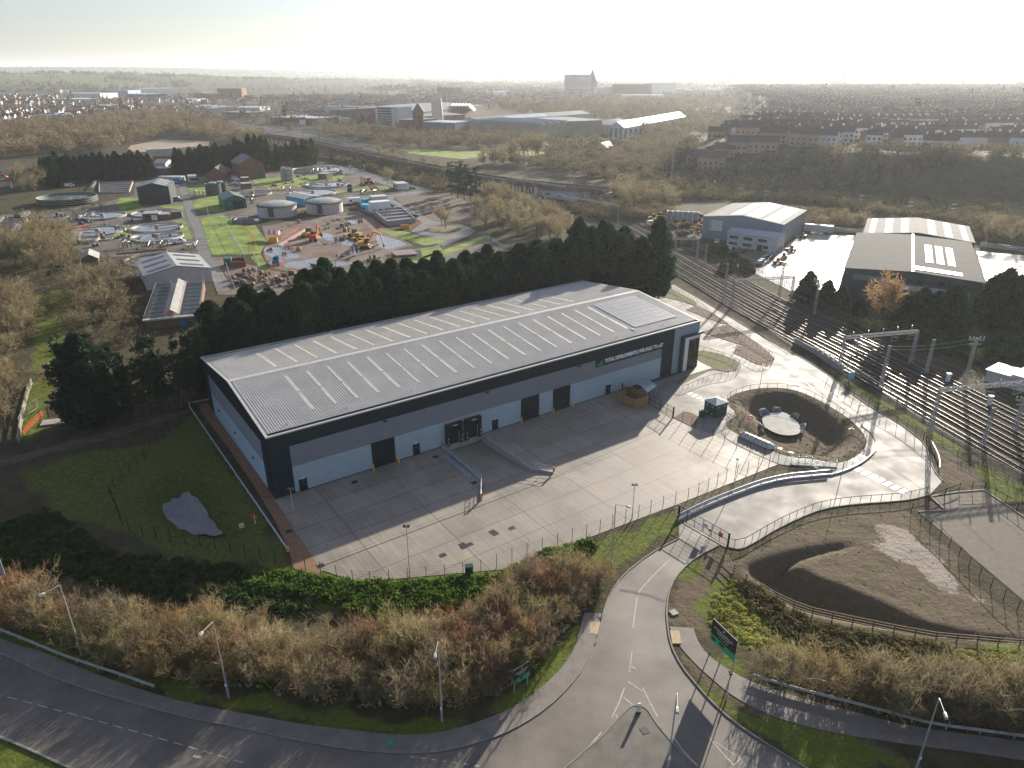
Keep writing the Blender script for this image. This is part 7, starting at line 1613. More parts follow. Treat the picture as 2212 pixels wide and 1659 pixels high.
o=gabled('pale flat roofed gatehouse hut with brown panels','hut',W('e3',1365,137),W('e3',1460,130),9,3.2,3.2,M_white,mat('white_roof',(.5,.5,.48),.5),'x',[('l',1,1,3,1.4)],[('l',5,3,2.6)],name='gatehouse',mdoor=M_brick)
gabled('small grey roofed hut in front of the thicket','hut',W('e1',985,1520),W('e1',1190,1500),9,2.6,4.2,M_brickb,M_shedroof,'y',name='hut')
# roofed filter building with open lanes
p0,p1=W('o',318,628),W('o',459,609); gabled('white walled filter building with fibre roof and dark rooflights','building',p0,p1,21,4.6,6.6,M_lgrey,M_shedroof,'y',name='filter_building',lights=3)
q0,q1,q2=W('o',316,712),W('o',434,700),W('o',462,622)
o=thing('open_filter','open concrete filter tanks with a slatted pitched cover and brick base','tank',(*q0.xy,0),face(q0,q1)); L_=(q1-q0).length; D_=(q2-q1).length
MB().box(0,0,0,L_,D_,2.6).build('base',M_brickb,o)
for k in range(2):
    for j in range(8): MB().box((.3 if k==0 else L_*.66),1.5+j*(D_-2)/8,2.62,(L_*.30 if k==0 else L_-.3),1.0+(j+1)*(D_-2)/8,2.7).build('water',M_dsh,o)
b=MB(); 
for j in range(int(D_-3)): y=1+j*1.02; b.add([(L_*.33,y,3.2),(L_*.48,y,4.6),(L_*.48,y+.7,4.6),(L_*.33,y+.7,3.2)],[(0,1,2,3)]); b.add([(L_*.63,y,3.2),(L_*.48,y,4.6),(L_*.48,y+.7,4.6),(L_*.63,y+.7,3.2)],[(3,2,1,0)])
b.build('slatted_cover',M_shedroof,o); b=MB()
for x in (0,L_*.31,L_*.65,L_): 
    b.beam((x,0,3.6),(x,D_,3.6),.07); [b.beam((x,y,2.6),(x,y,3.6),.07) for y in range(0,int(D_)+1,2)]
b.build('handrail',M_rail2,o); MB().box(L_*.6,-.1,0,L_*.8,-.02,2.2).build('door',PAINT['blue'],o); MB().box(-.4,-.5,2.3,L_+.4,1,2.7).build('deck',M_conc,o)
# silos and small tanks
for (c,x,y,r,h,l,m_) in (('e2',1312,480,2.1,7.5,'left of the twin concrete silos',M_conc),('e2',1382,485,2.1,7.2,'right of the twin concrete silos',M_conc),('e2',470,655,4.2,6.2,'front dark cylindrical tank with pipes on top',mat('silo_dark',(.06,.08,.07),.5,var=.2)),('e2',560,640,3.2,6.2,'rear dark cylindrical tank with pipes on top',MATS['mossy']),('e2',2092,620,1.3,4,'single slim dark silo right of the uppermost tanks',M_dsh)):
    p=W(c,x,y); o=thing('silo',l,'silo',(p.x,p.y,0)); MB().lathe([(r,0),(r,h),(r-.15,h),(r-.15,h-.3),(0,h-.3)],n=24).build('shell',m_,o); b=MB(); b.beam((r+.1,0,0),(r+.1,0,h+1),.08); b.beam((r+.1,.5,0),(r+.1,.5,h+1),.08); [b.beam((r+.1,0,k*.5),(r+.1,.5,k*.5),.06) for k in range(int(h*2)+2)]; b.build('ladder',M_rail2,o); MB().lathe([(r*.5,h),(r*.5,h+.6),(0,h+.7)],n=12).build('hatch',M_galv,o)
# pipework frames
def frame(label,c,x,y,w_,d_,h,m=None,rz=.1):
    p=W(c,x,y); o=thing('pipework',label,'pipework',(p.x,p.y,0),rz); m=m or M_rail2; rr=random.Random(int(x*7+y))
    for sx in (0,w_):
        for sy in (0,d_): MB().beam((sx,sy,0),(sx,sy,h),.16).build('leg',m,o)
    b=MB(); [b.beam(a,e,.14) for a,e in (((0,0,h),(w_,0,h)),((0,d_,h),(w_,d_,h)),((0,0,h),(0,d_,h)),((w_,0,h),(w_,d_,h)),((0,0,h*.5),(w_,0,h*.5)))]; b.build('frame',m,o)
    for k in range(5):
        x0=rr.uniform(0,w_); MB().tube([(x0,0,0),(x0,0,h*rr.uniform(.3,.9)),(x0,d_,h*rr.uniform(.3,.9))],.18,6).build('pipe',M_conc if k%2 else M_kg,o)
frame('pale steel frame on top of the lawn behind the twin silos','e2',1300,350,6,3,4.5); frame('steel frames and pipes at the far right of the works','e2',1600,395,10,4,3.5); frame('tangle of pipework left of the dark cylindrical tanks','e2',180,660,10,6,3); frame('pipework on a slab right of the big lawn top','e2',560,1000,11,5,2.6); frame('yellow pipework beside the upper round tank','e2',1100,605,7,3,1.8,M_yel); frame('yellow and grey pumps between the upper round tanks','e2',1290,600,9,3,2.2,M_yel); frame('dark conveyor structure at the right of the works','e3',900,175,20,5,3,M_dsh,-.15); frame('green roofed pump frame before the viaduct','e2',2080,400,10,5,5)
frame('cluttered pumps in front of the lower round tank','e1',1440,1290,8,3,3); frame('blue green pumps left of the white van','e1',1700,1290,10,3,2.4); frame('machinery with yellow guard beside the works road','e2',110,1300,9,4,2.5); frame('tall pipes between the left round tanks','e1',720,960,14,4,3)
frame('dark steel stair frame beside the green shed','e2',870,760,3,5,4.5,M_dsh)
# lighting columns of the works
for c,b1,t1,l in (('e2',(422,1035),(320,640),'tall slim lamp post on the big lawn'),('e2',(730,1370),(695,1180),'lamp post at the lower corner of the big lawn'),('e1',(1565,1150),(1540,1020),'short pale post between the round tanks'),('e2',(165,1160),(150,1055),'short pale post beside the works road'),('c2',(560,860),(560,825),'lamp post behind the gatehouse'),('e1',(1470,1030),(1450,950),'slim post near the middle tanks')):
    p=W(c,*b1); h=max(2.5,top_z(c,b1,t1)); o=thing('lamp_post',l,'lamp post',(p.x,p.y,0)); MB().tube([(0,0,0),(0,0,h)],.11,6,.07).build('pole',M_pole,o); MB().box(-.15,-.5,h,.15,.1,h+.12).build('lamp_head',M_pole,o)
# site cabins and containers
def cabin(label,c,a,b_,dep,h,m,name='site_cabin',cat='cabin',roof=None):
    p,q=W(c,*a).xy,W(c,*b_).xy; o=thing(name,label,cat,(*p,0),face(p,q)); L=(q-p).length; MB().box(0,0,.15,L,dep,h).build('body',m,o); MB().box(-.05,-.05,h,L+.05,dep+.05,h+.12).build('roof',roof or m,o)
    for k in range(max(1,int(L/3))): MB().box(.6+k*3,-.04,1.1,1.7+k*3,-.01,2.0).build('window',M_win,o)
    return o
cabin('blue site cabin left of the white cabins','e3',(1028,338),(1118,336),6,3,M_blu); cabin('big white stacked site cabin beside the parked cars','e3',(1130,358),(1302,342),5,5.2,M_white); cabin('white site cabin behind the big white one','e3',(1130,290),(1270,280),6,4.6,M_lgrey); cabin('long blue roofed cabin behind the blue site cabin','e3',(1060,285),(1200,262),3,3,M_blu); cabin('white container at the upper left of the cabins','e3',(912,268),(1018,262),3,2.8,M_white,'container','container')
cabin('turquoise container joined to a rusty open skip','e2',(590,1510),(680,1505),3,2.6,M_gsh,'container','container'); cabin('white cabins before the cypress gap','e1',(1900,500),(2180,500),5,3,M_lgrey); cabin('blue container among the white cabins','e1',(2070,520),(2160,520),3,3,PAINT['blue'],'container','container')
def skip(label,c,a,b_,dep,h,m):
    p,q=W(c,*a).xy,W(c,*b_).xy; o=thing('skip',label,'skip',(*p,0),face(p,q)); L=(q-p).length; b=MB(); b.ribbon([(0,0),(L,0),(L,dep),(0,dep),(0,0)],.15,.1,h); b.box(0,0,.05,L,dep,.2); b.build('body',m,o); MB().box(.2,.2,.2,L-.2,dep-.2,h*.6).build('load',M_soil,o)
skip('rusty red open skip beside the turquoise container','e2',(690,1530),(850,1515),6,2,mat('skip_rust',(.22,.07,.05),.7,var=.3)); skip('dark blue skip with red lining on the white slab','e2',(1170,1510),(1248,1505),6,2,PAINT['blue']); skip('yellow skip beside the striped cement pipe','e2',(1115,1235),(1222,1230),3.5,1.6,M_yel); skip('small yellow skip by the red fence near the lane basin','e3',(1408,500),(1462,495),2.5,1.6,M_yel)
o=thing('striped_silo','red and white striped cylinder lying on the site','silo',(*W('e2',1100,1175).xy,0),face(W('e2',1100,1175),W('e2',1255,1185))); L_=(W('e2',1255,1185)-W('e2',1100,1175)).length; MB().tube([(0,0,2.6),(L_,0,2.6)],1.0,12).build('shell',M_white,o); [MB().tube([(x,0,2.6),(x+.7,0,2.6)],1.03,12).build('stripe',M_red,o) for x in (1.5,L_-2.2)]
# covered pit with striped pipes
o=thing('pipe_stack','stack of red and white striped pipes beside the covered pit','pipes',(*W('e3',1355,755).xy,0),face(W('e3',1355,755),W('e3',1560,740))); L_=(W('e3',1560,740)-W('e3',1355,755)).length
for k in range(16): MB().tube([(k*L_/16,0,.4),(k*L_/16-1.2,6,.9)],.28,6).build('pipe',mat('pipe_stripe',(.5,.16,.12),.6,col2=(.6,.5,.45),scale=3) if k%2 else M_trim,o)
digger('yellow excavator with arm stretched right on the wet mud','e3' and W('e3',1065,675).xy,.05,M_yel,1.15,1.35); digger('red excavator facing away near the diagonal walkway','e3' and W('e3',598,605).xy,1.5,mat('plant_red',(.5,.06,.02),.5),1.0,1.3)
loader('yellow wheeled loader behind the stretched excavator',W('e3',965,575).xy,2.8,M_yel,1.3); loader('yellow dumper beside the red excavator',W('e3',545,565).xy,1.2,M_yel,1.3); loader('small yellow roller below the wheeled loader',W('e3',990,605).xy,.3,M_yel,.8)
loader('red machine near the gatehouse',W('e3',1100,85).xy,2.9,MATS['plant_red'],1.4)
for i in range(9):
    x,y=1310+i*25,283+i*12.2; car(['grey','black','white','blue','white','black','blue','grey','black'][i],W('e3',x,y+6).xy,.42,('grey car at the upper end of the site car row','black car second in the site car row','white car third in the site car row','blue car fourth in the site car row','white car fifth in the site car row','black car sixth in the site car row','blue car seventh in the site car row','grey car eighth in the site car row','black car at the lower end of the site car row')[i])
for c,x,y,cl,van,a,l in (('e3',1112,240,'black',0,.1,'black car behind the white site cabins'),('e3',1155,243,'black',0,.1,'second black car behind the white site cabins'),('e3',965,262,'white',0,.3,'white car beside the white container'),('e3',990,275,'black',0,.3,'black car in front of the white container'),('e3',1497,135,'black',0,.1,'black car right of the gatehouse'),
  ('e2',50,1235,'white',1,.35,'white van with red mark on the works road by the round tanks'),('e2',725,485,'white',1,-.2,'white van nearest the brick hall'),('e2',735,525,'white',0,-.1,'white car between the vans and the kiosk'),('e2',765,558,'grey',0,0,'grey car beside the small brick kiosk'),('e2',690,450,'white',1,0,'white pickup behind the vans'),('e2',25,725,'silver',1,0,'silver van beside the tall dark shed'),
  ('e1',1990,200,'white',0,.1,'white car beyond the cypress gap'),('e1',2030,205,'silver',0,.2,'silver car beyond the cypress gap'),('e1',840,560,'white',1,.3,'white mixer lorry behind the black round tank')): car(cl,W(c,x,y).xy,a,l,van=bool(van))
for i,(x,y,cl) in enumerate(((30,440,'red'),(80,455,'red'),(130,440,'red'),(60,480,'white'),(110,490,'red'),(150,480,'white'),(20,395,'blue'),(90,400,'blue'),(150,575,'white'),(110,560,'silver'),(120,360,'red'),(300,365,'red'))): car(cl,W('e1',x,y).xy,.5+i,'vehicle in the crowded scrapyard at the left edge, half hidden by trees','vehicles in the left edge scrapyard',van=(i%4==0))
# orange safety fences and pale temporary fences
M_heras=mat('heras_steel',(.45,.46,.46),.5,metal=.4)
for c,pts,l,m_,h in (('e2',[(800,1045),(860,1080),(960,1180),(972,1320)],'orange mesh barrier across the big lawn',M_org,1.1),('e2',[(1272,1195),(1490,1052)],'orange barrier on the left of the diagonal walkway',M_org,1.1),('e2',[(1320,1245),(1450,1160),(1618,1042)],'orange barrier on the right of the diagonal walkway',M_org,1.1),('e3',[(320,650),(430,705),(510,690)],'orange barrier below the red excavator',M_org,1.1),('e3',[(590,750),(690,745),(810,725)],'orange barrier in the middle of the mud',M_org,1.1),
  ('e3',[(190,865),(290,830),(300,790)],'orange barrier round the blue skip',M_org,1.1),('e3',[(360,860),(420,872),(480,885)],'orange barrier at the lower puddle',M_org,1.1),('e3',[(0,965),(120,925),(230,905)],'dark red barrier at the lower left of the site',M_org,1.1),('e3',[(1050,485),(1130,540),(1230,495)],'red barriers by the grass bank',M_org,1.1),('e3',[(1470,498),(1590,440)],'red barrier at the end of the lane basin',M_org,1.1),('e3',[(1280,735),(1310,790)],'red barrier beside the covered pit',M_org,1.1),('e3',[(960,300),(1060,350),(1130,400),(1270,475)],'orange netting and rails along the cabins',M_org,1.1),
  ('e2',[(600,1010),(700,1180),(830,1395)],'pale temporary fence across the big lawn',M_heras,2.0),('e2',[(940,1390),(1020,1550),(940,1600)],'bent temporary fence panels by the grass edge',M_heras,2.0),('e2',[(620,1520),(660,1659),(720,1800)],'temporary fence beside the lower track',M_heras,2.0),('e3',[(130,500),(440,470),(780,480)],'temporary fence line behind the site',M_heras,2.0),('e3',[(1500,600),(1760,640),(1790,700)],'temporary fence round the covered pit',M_heras,2.0),('e3',[(2035,525),(2120,540),(2212,560)],'turquoise hoarding at the end of the loop road',mat('hoarding',(.05,.35,.42),.5),1.4),
  ('c2',[(925,1210),(1005,1185),(1060,1200),(1110,1240),(1175,1250)],'white water barriers behind the conifer screen',M_white,1.0),('c2',[(1025,1245),(1085,1260)],'short white barrier run behind the conifer screen',M_white,1.0),('d1',[(150,530),(210,470),(275,410)],'orange netting round the dig beside the left pines',M_org,1.0),('d1',[(130,485),(160,420),(250,355),(350,320)],'pale temporary fence round the dig beside the left pines',M_heras,1.9),('d1',[(348,345),(362,405)],'red barrier at the back of the fenced dig',M_org,1.0)):
    P=WL(c,pts); o=fence('safety_fence',l,P,h,3.0,.08,(.97,.5,.1) if m_ is not M_heras else (.97,.05),.06 if m_ is not M_heras else .05,m_,wires=5,zs=0)
o=thing('site_walkway','pale diagonal walkway strip between orange barriers','walkway',(0,0,0)); MB().beam(W('e2',1250,1260,.2),W('e2',1600,1045,.2),1.6,.2).build('deck',M_trim,o)
fence('board_fence','weathered pale board fence along the left green strip',WL('o',[(70,830),(62,850),(50,900),(42,960)]),1.6,2.4,.1,(.9,.6,.3),.22,mat('board_grey',(.30,.27,.22),.8,var=.2),zs=0)
p=W('d1',360,455); o=tag(MB().box(-2.6,-1.2,-.1,2.6,1.2,.25).build('trench_slab',M_conc),'concrete slab in the fenced dig beside the pines','slab'); o.location=(p.x,p.y,0); o.rotation_euler=(0,0,.3)
quadsheet('track','d1',[(-200,780),(0,740),(300,655),(700,560),(1100,430),(1200,395),(1195,375),(1080,400),(680,515),(280,620),(0,695),(-200,730)],M_soil,.02,'dark dirt track between the pines and the left basin')

def clutter(label,c,pts,n,m,rn=random.Random(31),kinds=6):
    vs=[]
    for k in range(kinds):
        b=MB(); 
        for q in range(rn.randint(2,6)):
            x,y,a=rn.uniform(-1.5,1.5),rn.uniform(-1.5,1.5),rn.uniform(0,3)
            if rn.random()<.5: b.cbox(x,y,0,rn.uniform(.3,1.6),rn.uniform(.3,1.0),rn.uniform(.2,1.3),a)
            else: b.beam((x,y,.15),(x+rn.uniform(-3,3),y+rn.uniform(-2,2),rn.uniform(.15,1.4)),rn.uniform(.08,.25))
        vs.append(b)
    stuff('site_clutter',label,'clutter',vs,scatter(WL(c,pts),n,rn),m,rn,(.7,1.3))
CL=[leafmat('clutter_%s'%k,[c,c],trans=0,nscale=.3) for k,c in (('steel',(.13,.13,.12)),('brown',(.10,.07,.045)),('mixed',(.17,.13,.10)))]
clutter('tangle of pumps, pipes and kerbs between the left round tanks','e1',[(400,900),(900,900),(1550,970),(2100,960),(2200,1250),(1900,1330),(1300,1300),(900,1280),(700,1150),(380,1010)],60,CL[0])
clutter('pipes and small plant along the left lane basins','e1',[(0,950),(350,900),(720,1000),(720,1150),(0,1180)],60,CL[1])
clutter('materials and rubble lying on the construction site','e3',[(130,500),(440,430),(870,400),(1250,500),(1290,790),(860,860),(300,880),(150,700)],38,CL[2])
clutter('pipes and pallets behind the domed tanks and silos','e2',[(600,640),(1250,560),(2100,560),(2200,480),(1900,330),(1500,330),(1400,420),(1000,600),(900,720)],55,CL[0])
clutter('debris and pipes in the strip above the conifer screen','e2',[(640,1540),(1140,1570),(1500,1620),(1500,1760),(700,1760)],60,CL[2])
clutter('parked plant and stacked materials in the yellow plant yard','c3',[(0,980),(90,980),(100,1060),(300,1040),(310,1090),(0,1080)],40,CL[1])
stuff('scrub','low bushes and rough growth between the works tanks','scrub',fwl,scatter(WL('e1',[(0,880),(420,840),(1250,780),(1300,850),(900,920),(380,900),(0,940)]),70,RN),HEDGE,RN,(.2,.45))
stuff('scrub','brown scrub among the filter tanks and the left thicket','scrub',fwl,scatter(WL('o',[(130,560),(300,560),(310,700),(280,760),(140,760),(90,650)]),420,RN),WOOD,RN,(.25,.55))
stuff('scrub','brown undergrowth beneath the left pines','scrub',fwl,scatter(WL('d1',[(430,380),(1300,260),(1340,310),(1100,380),(700,470),(460,500)]),60,RN),WOOD,RN,(.2,.4))
# ---------------------------------------------------------------- viaduct
dk=[(-153,612),(-112,552),(-72.5,497.4),(-45,458),(-20.3,424.6),(14,396),(48,372),(70,358)]
V_=smooth([W('c2',-400,535,6).xy,W('c2',-200,560,6).xy,W('c2',0,600,6).xy,W('c2',250,655,6).xy,W('c2',500,705,6).xy,W('c2',730,750,6).xy,W('c2',960,795,6).xy,W('c2',1200,830,6).xy,W('c2',1450,855,6).xy,W('c2',1780,885,6).xy],1)
M_via=mat('viaduct_concrete',(.16,.125,.095),.85,var=.3,scale=.3)
o=thing('viaduct','long low concrete railway viaduct on trestle piers crossing the middle','viaduct',(*V_[0],0)); ox,oy=V_[0]; vl=[(p.x-ox,p.y-oy) for p in V_]
MB().ribbon(vl,8.5,4.6,5.8).build('deck',M_via,o); MB().ribbon(offset(vl,4.2),.3,5.8,6.9).build('parapet',M_via,o); MB().ribbon(offset(vl,-4.2),.3,5.8,6.9).build('parapet',M_via,o)
for s in (-2.4,-1.0,1.0,2.4): MB().ribbon(offset(vl,s),.18,5.81,5.98).build('rail',M_rail,o)
pr=None
for p,d in along(vl,8.2):
    if pr is None:
        b=MB(); b.beam((0,-3.6,0),(0,-2.6,4.6),.8); b.beam((0,3.6,0),(0,2.6,4.6),.8); b.beam((0,-3.4,4.3),(0,3.4,4.3),.9); b.beam((0,0,0),(0,0,4.5),.7); pr=b.build('pier',M_via,o); pr.location=(p.x,p.y,0); pr.rotation_euler=(0,0,math.atan2(d.y,d.x))
    else: copy_tree(pr,(p.x,p.y,0),math.atan2(d.y,d.x),parent=o)
rn=random.Random(77)
k=0
for p,d in along([q for q in V_],34,start=10):
    n=Vector((-d.y,d.x)); h=12.5; o=thing('overhead_mast','slim overhead line mast standing along the viaduct','mast',(p.x+n.x*4.8,p.y+n.y*4.8,0),0,'overhead line masts along the viaduct'); MB().beam((0,0,0),(0,0,h),.3).build('post',M_mast,o); MB().beam((0,0,h-.8),(-n.x*4.5,-n.y*4.5,h-.8),.14).build('cross_arm',M_mast,o)
# far tracks beyond, with portals
tag(MB().ribbon(smooth([W('e5',2212,520).xy,W('e5',1800,450).xy,W('e5',1450,385).xy,W('e5',1180,330).xy,W('e5',980,290).xy,W('e5',900,262).xy,W('e5',1000,235).xy,W('e5',1200,200).xy,W('e5',1290,178).xy],1),38,.05).build('railway_yard',mat('far_tracks',(.12,.095,.075),.7,var=.35,scale=.05,stretch=(1,1,1))),'broad brown railway yard running into the distance at the left','railway yard',kind='structure')
cl=smooth([W('e5',2212,520).xy,W('e5',1800,450).xy,W('e5',1450,385).xy,W('e5',1180,330).xy,W('e5',980,290).xy,W('e5',900,262).xy],1)
for s in (-14,-10,-6,-2,2,6,10,14): tag(MB().ribbon(offset(cl,s),.35,.06,.26).build('railway_track',M_rail),'rail of the far yard seen only as a thin bright streak','railway track','thin rail lines in the far yard')
k=0
for p,d in along(cl,42,start=8):
    n=Vector((-d.y,d.x)); a,b_=p+n*17,p-n*17; o=thing('overhead_gantry','small distant overhead gantry spanning the far railway yard','gantry',(*a,0),face(a,b_),'distant gantries over the far railway yard'); L=(b_-a).length; [MB().beam((x,0,0),(x,0,8),.35).build('leg',M_mast,o) for x in (0,L/2,L)]; MB().beam((0,0,8),(L,0,8),.4).build('beam',M_mast,o)
# ---------------------------------------------------------------- the brick railway works
def hall(label,c,a,b_,dep,eh,rh,mw,mr,axis='y',z=0,win=(),name='works_hall',lights=0,lm=None,rz=None,cat='factory hall'): k=.68 if dep>=26 else 1; return gabled(label,cat,W(c,*a,z),W(c,*b_,z),dep,eh*k,rh*k,mw,mr,axis,win,(),name,lights,lm,z=z,over=.4)
M_gr=mat('hall_roof_grey',(.22,.23,.23),.5,var=.15,scale=.08); M_ylw=mat('hall_cream',(.34,.28,.17),.7,var=.12,scale=.1); M_strip=mat('white_cladding_striped',(.5,.5,.5),.6,var=.1,scale=.2); M_silv=mat('hall_roof_bright',(.5,.5,.5),.35,metal=.3,var=.1,scale=.1)
def wins(L,n,z,w,h): return [('f',L*(k+.25)/n,z,w,h) for k in range(n)]
o=hall('white gabled hall with striped front and long bright ridge','e4',(835,275),(950,283),215,19,24,M_strip,M_gr,'y',name='works_hall',lights=1,lm=M_silv); 
for k in range(12): MB().box(1+k*4.3,-.4,2,2.4+k*4.3,-.05,12).build('pilaster',M_win,o)
hall('long brick hall right of the striped white hall','e4',(955,285),(1235,298),60,14,14,M_brick,M_gr,'x'); o=hall('white fronted small gable before the brick halls','e4',(1135,283),(1230,292),30,9,15,M_strip,M_gr,'y')
o=hall('brick hall with saw tooth roof and cream end wall','e4',(1240,300),(1330,308),150,17,17,M_brick,M_gr,'x')
o=hall('long cream walled hall with saw tooth roof','e4',(1310,322),(1490,300),90,20,20,M_ylw,M_gr,'x')
for k in range(8): 
    L_=(W('e4',1490,300)-W('e4',1310,322)).length; x=L_*(k+.1)/8; MB().add([(x,-.2,13.7),(x+L_/9,-.2,13.7),(x+L_/18,-.2,16.5),(x,89,13.7),(x+L_/9,89,13.7),(x+L_/18,89,16.5)],[(0,1,2),(0,2,5,3),(1,4,5,2),(4,3,5)]).build('sawtooth',M_silv if k%2 else M_gr,o)
hall('second cream hall with flat dark roof','e4',(1490,300),(1700,290),70,22,22,M_ylw,M_gr,'x')
o=hall('long glazed end hall with bright ridge at the right of the works','e4',(1740,318),(1835,322),230,17,25,M_strip,M_gr,'y',lights=1,lm=M_silv)
for k in range(8): MB().box(1.5+k*5.2,-.4,1.5,4+k*5.2,-.05,11).build('glazing',M_win,o)
hall('parallel hall behind the glazed end hall','e4',(1840,300),(1990,290),200,15,20,M_ylw,M_gr,'y',lights=1,lm=M_silv)
hall('low brick hall behind the clock tower','e4',(600,230),(860,215),120,15,18,M_brick,M_gr,'x'); hall('long grey roofed range with saw tooth lights','e4',(620,215),(980,165),150,20,26,M_brickb,M_gr,'x')
for k in range(6):
    p=W('e4',735+k*20,190); MB_=MB().add([(0,0,10),(20,0,10),(10,0,19),(0,60,10),(20,60,10),(10,60,19)],[(0,1,2),(0,2,5,3),(1,4,5,2)]); o=MB_.build('north_light',M_strip); tag(o,'one white gable of the saw tooth roof behind the brick tower','roof','white saw tooth gables behind the brick tower'); o.location=(p.x,p.y,0)
gabled('dark blue grey box building before the brick halls','building',W('e4',600,288),W('e4',800,296),35,13,13,mat('box_blue_grey',(.14,.17,.20),.5,var=.1),M_silv,'x',name='works_hall')
# office with glass front, tower, chimney like pale tower
o=hall('white and glass office block at the left of the brick works','e4',(315,238),(455,245),26,34,34,M_strip,M_gr,'x',name='office_block',cat='office'); L_=(W('e4',455,245)-W('e4',315,238)).length
for k in range(6):
    for j in range(7): MB().box(L_*(.1+.095*k),-.3,2+j*3.0,L_*(.1+.095*k)+5,-.05,4.2+j*3.0).build('window',M_win,o)
p=W('e4',578,285); o=thing('brick_tower','square brick tower with pyramid roof in front of the works','tower',(p.x,p.y,0),.1); o.scale=(.65,.65,.62); MB().box(-9,-9,0,9,9,34).build('wall',M_brick,o); MB().box(-10,-10,34,10,10,37).build('cornice',M_brickb,o); MB().add([(-10.5,-10.5,37),(10.5,-10.5,37),(10.5,10.5,37),(-10.5,10.5,37),(0,0,52)],[(0,1,4),(1,2,4),(2,3,4),(3,0,4)]).build('roof',M_tile,o)
for k in range(3): MB().box(-5+k*4,-9.2,24,-3+k*4,-9,31).build('window',M_win,o)
hall('brick range left of the brick tower with arched windows','e4',(460,285),(560,290),40,22,22,M_brick,M_gr,'x')
p=W('e4',690,228); k_=(W('e4',725,228)-W('e4',655,228)).length/54; o=thing('cooling_tower','pale curved tower standing behind the works roofs','tower',(p.x,p.y,0),0); o.scale=(k_,k_,top_z('e4',(690,228),(690,66))/66); MB().box(-24,-10,0,18,10,66).build('wall',mat('pale_yellow',(.55,.50,.38),.7,var=.05),o); MB().add([(18,-10,0),(18,-10,66),(22,-10,66),(27,-10,30),(30,-10,0),(18,10,0),(18,10,66),(22,10,66),(27,10,30),(30,10,0)],[(0,4,3,2,1),(5,6,7,8,9),(4,9,8,3),(3,8,7,2)]).build('buttress',MATS['pale_yellow'],o)
hall('long pale office slab at the left of the works','e4',(0,185),(300,190),20,16,16,M_lgrey,M_gr,'x',name='office_block',cat='office'); hall('dark brick villa with steep roofs left of the glass office','e4',(165,235),(260,240),30,14,24,M_brick,M_tile,'x',name='brick_building',cat='building')
hall('flat roofed brick building among the far tracks','e5',(1660,375),(1950,385),45,12,12,M_brick,M_silv,'x',name='brick_building',cat='building'); hall('brick building beyond the pale office slab','e4',(0,225),(90,228),30,10,10,M_brickb,M_gr,'x',name='brick_building',cat='building')
for c,a,b_,dep,eh,rh,mw,mr,l in (('e5',(395,225),(620,225),90,20,20,M_lgrey,M_silv,'wide cream stepped factory at the left'),('e5',(330,245),(560,250),70,12,12,M_lgrey,M_silv,'low cream front range of the stepped factory'),('e5',(545,290),(680,292),60,9,12,M_white,M_silv,'white shed by the far car park at the left'),('e5',(785,228),(890,232),60,20,20,mat('dark_box',(.05,.06,.07),.4),M_silv,'dark glazed box building left of the far tracks'),('e5',(860,190),(1060,188),120,22,22,M_white,M_silv,'big white warehouse on the left horizon'),('e5',(895,218),(1000,215),60,14,14,M_lgrey,M_silv,'lower white warehouse before the big one'),
  ('e5',(1340,215),(1490,215),40,34,34,M_brick,M_gr,'tall brick block on the far left skyline'),('e5',(1230,225),(1330,228),40,18,22,M_brick,M_slate,'brick offices beside the far tracks'),('e5',(1170,225),(1220,226),30,14,22,M_brick,M_tile,'brick house with steep roof beside the far tracks'),('e5',(1120,250),(1215,250),60,10,13,M_white,M_silv,'white curved roof shed beside the far tracks'),('e5',(1180,290),(1300,305),50,9,12,M_lgrey,M_silv,'long pale station roof by the far tracks'),('e5',(1370,340),(1530,345),40,12,12,mat('dark_cladding',(.06,.08,.09),.5),M_gr,'dark flat building right of the far tracks'),('e5',(1450,300),(1595,300),60,9,11,M_lgrey,M_silv,'pale low sheds behind the dark flat building'),
  ('e5',(180,360),(340,362),50,9,12,M_brick,M_gr,'brick range of works in the left valley'),('e5',(440,385),(580,385),60,9,11,mat('blue_shed',(.16,.25,.34),.5),mat('blue_roof',(.3,.36,.42),.5),'blue roofed shed in the left valley'),('e5',(160,402),(255,400),40,9,12,M_gsh,M_gshr,'green shed in the left valley'),('e5',(350,350),(500,345),70,8,11,M_lgrey,M_silv,'pale sheds behind the blue roofed shed'),('e5',(500,340),(640,338),70,8,11,M_lgrey,M_shedroof,'second pale sheds behind the blue roofed shed'),('e5',(0,385),(120,390),50,8,11,M_lgrey,M_gr,'grey shed at the left edge of the valley'),('e5',(250,375),(330,378),40,8,11,MATS['blue_shed'],MATS['blue_roof'],'small blue shed beside the brick range'),
  ('e5',(630,205),(790,205),80,22,22,MATS['blue_shed'],M_gr,'blue grey factory on the left skyline'),('e5',(250,185),(370,185),80,12,12,M_lgrey,M_silv,'low pale factory on the left skyline'),
  ('e5',(945,610),(1095,612),14,4,5.5,M_brickb,M_tile,'long brown shed in the gap between the cypress screens'),('e5',(950,655),(1020,655),14,4,6,M_lgrey,M_shedroof,'pale shed in the gap between the cypress screens'),('e5',(1040,665),(1105,665),12,3.5,4.5,M_gsh,M_gshr,'green roofed shed in the gap between the cypress screens'),('e5',(950,690),(1030,690),9,4,4,M_brick,M_shedroof,'brick shed in the gap between the cypress screens')):
    hall(l,c,a,b_,dep,eh,rh,mw,mr,'x',name='factory' if dep>30 else 'shed',cat='factory' if dep>30 else 'shed')
o=hall('long open store roof at the far left lot','e5',(905,555),(1090,545),6,2.4,2.4,M_lgrey,M_silv,'x',name='store',cat='store')
o=hall('white gabled cottage in the wood beyond the viaduct','e4',(1665,415),(1720,418),18,6,10,M_white,M_ylw,'y',name='cottage',cat='house')
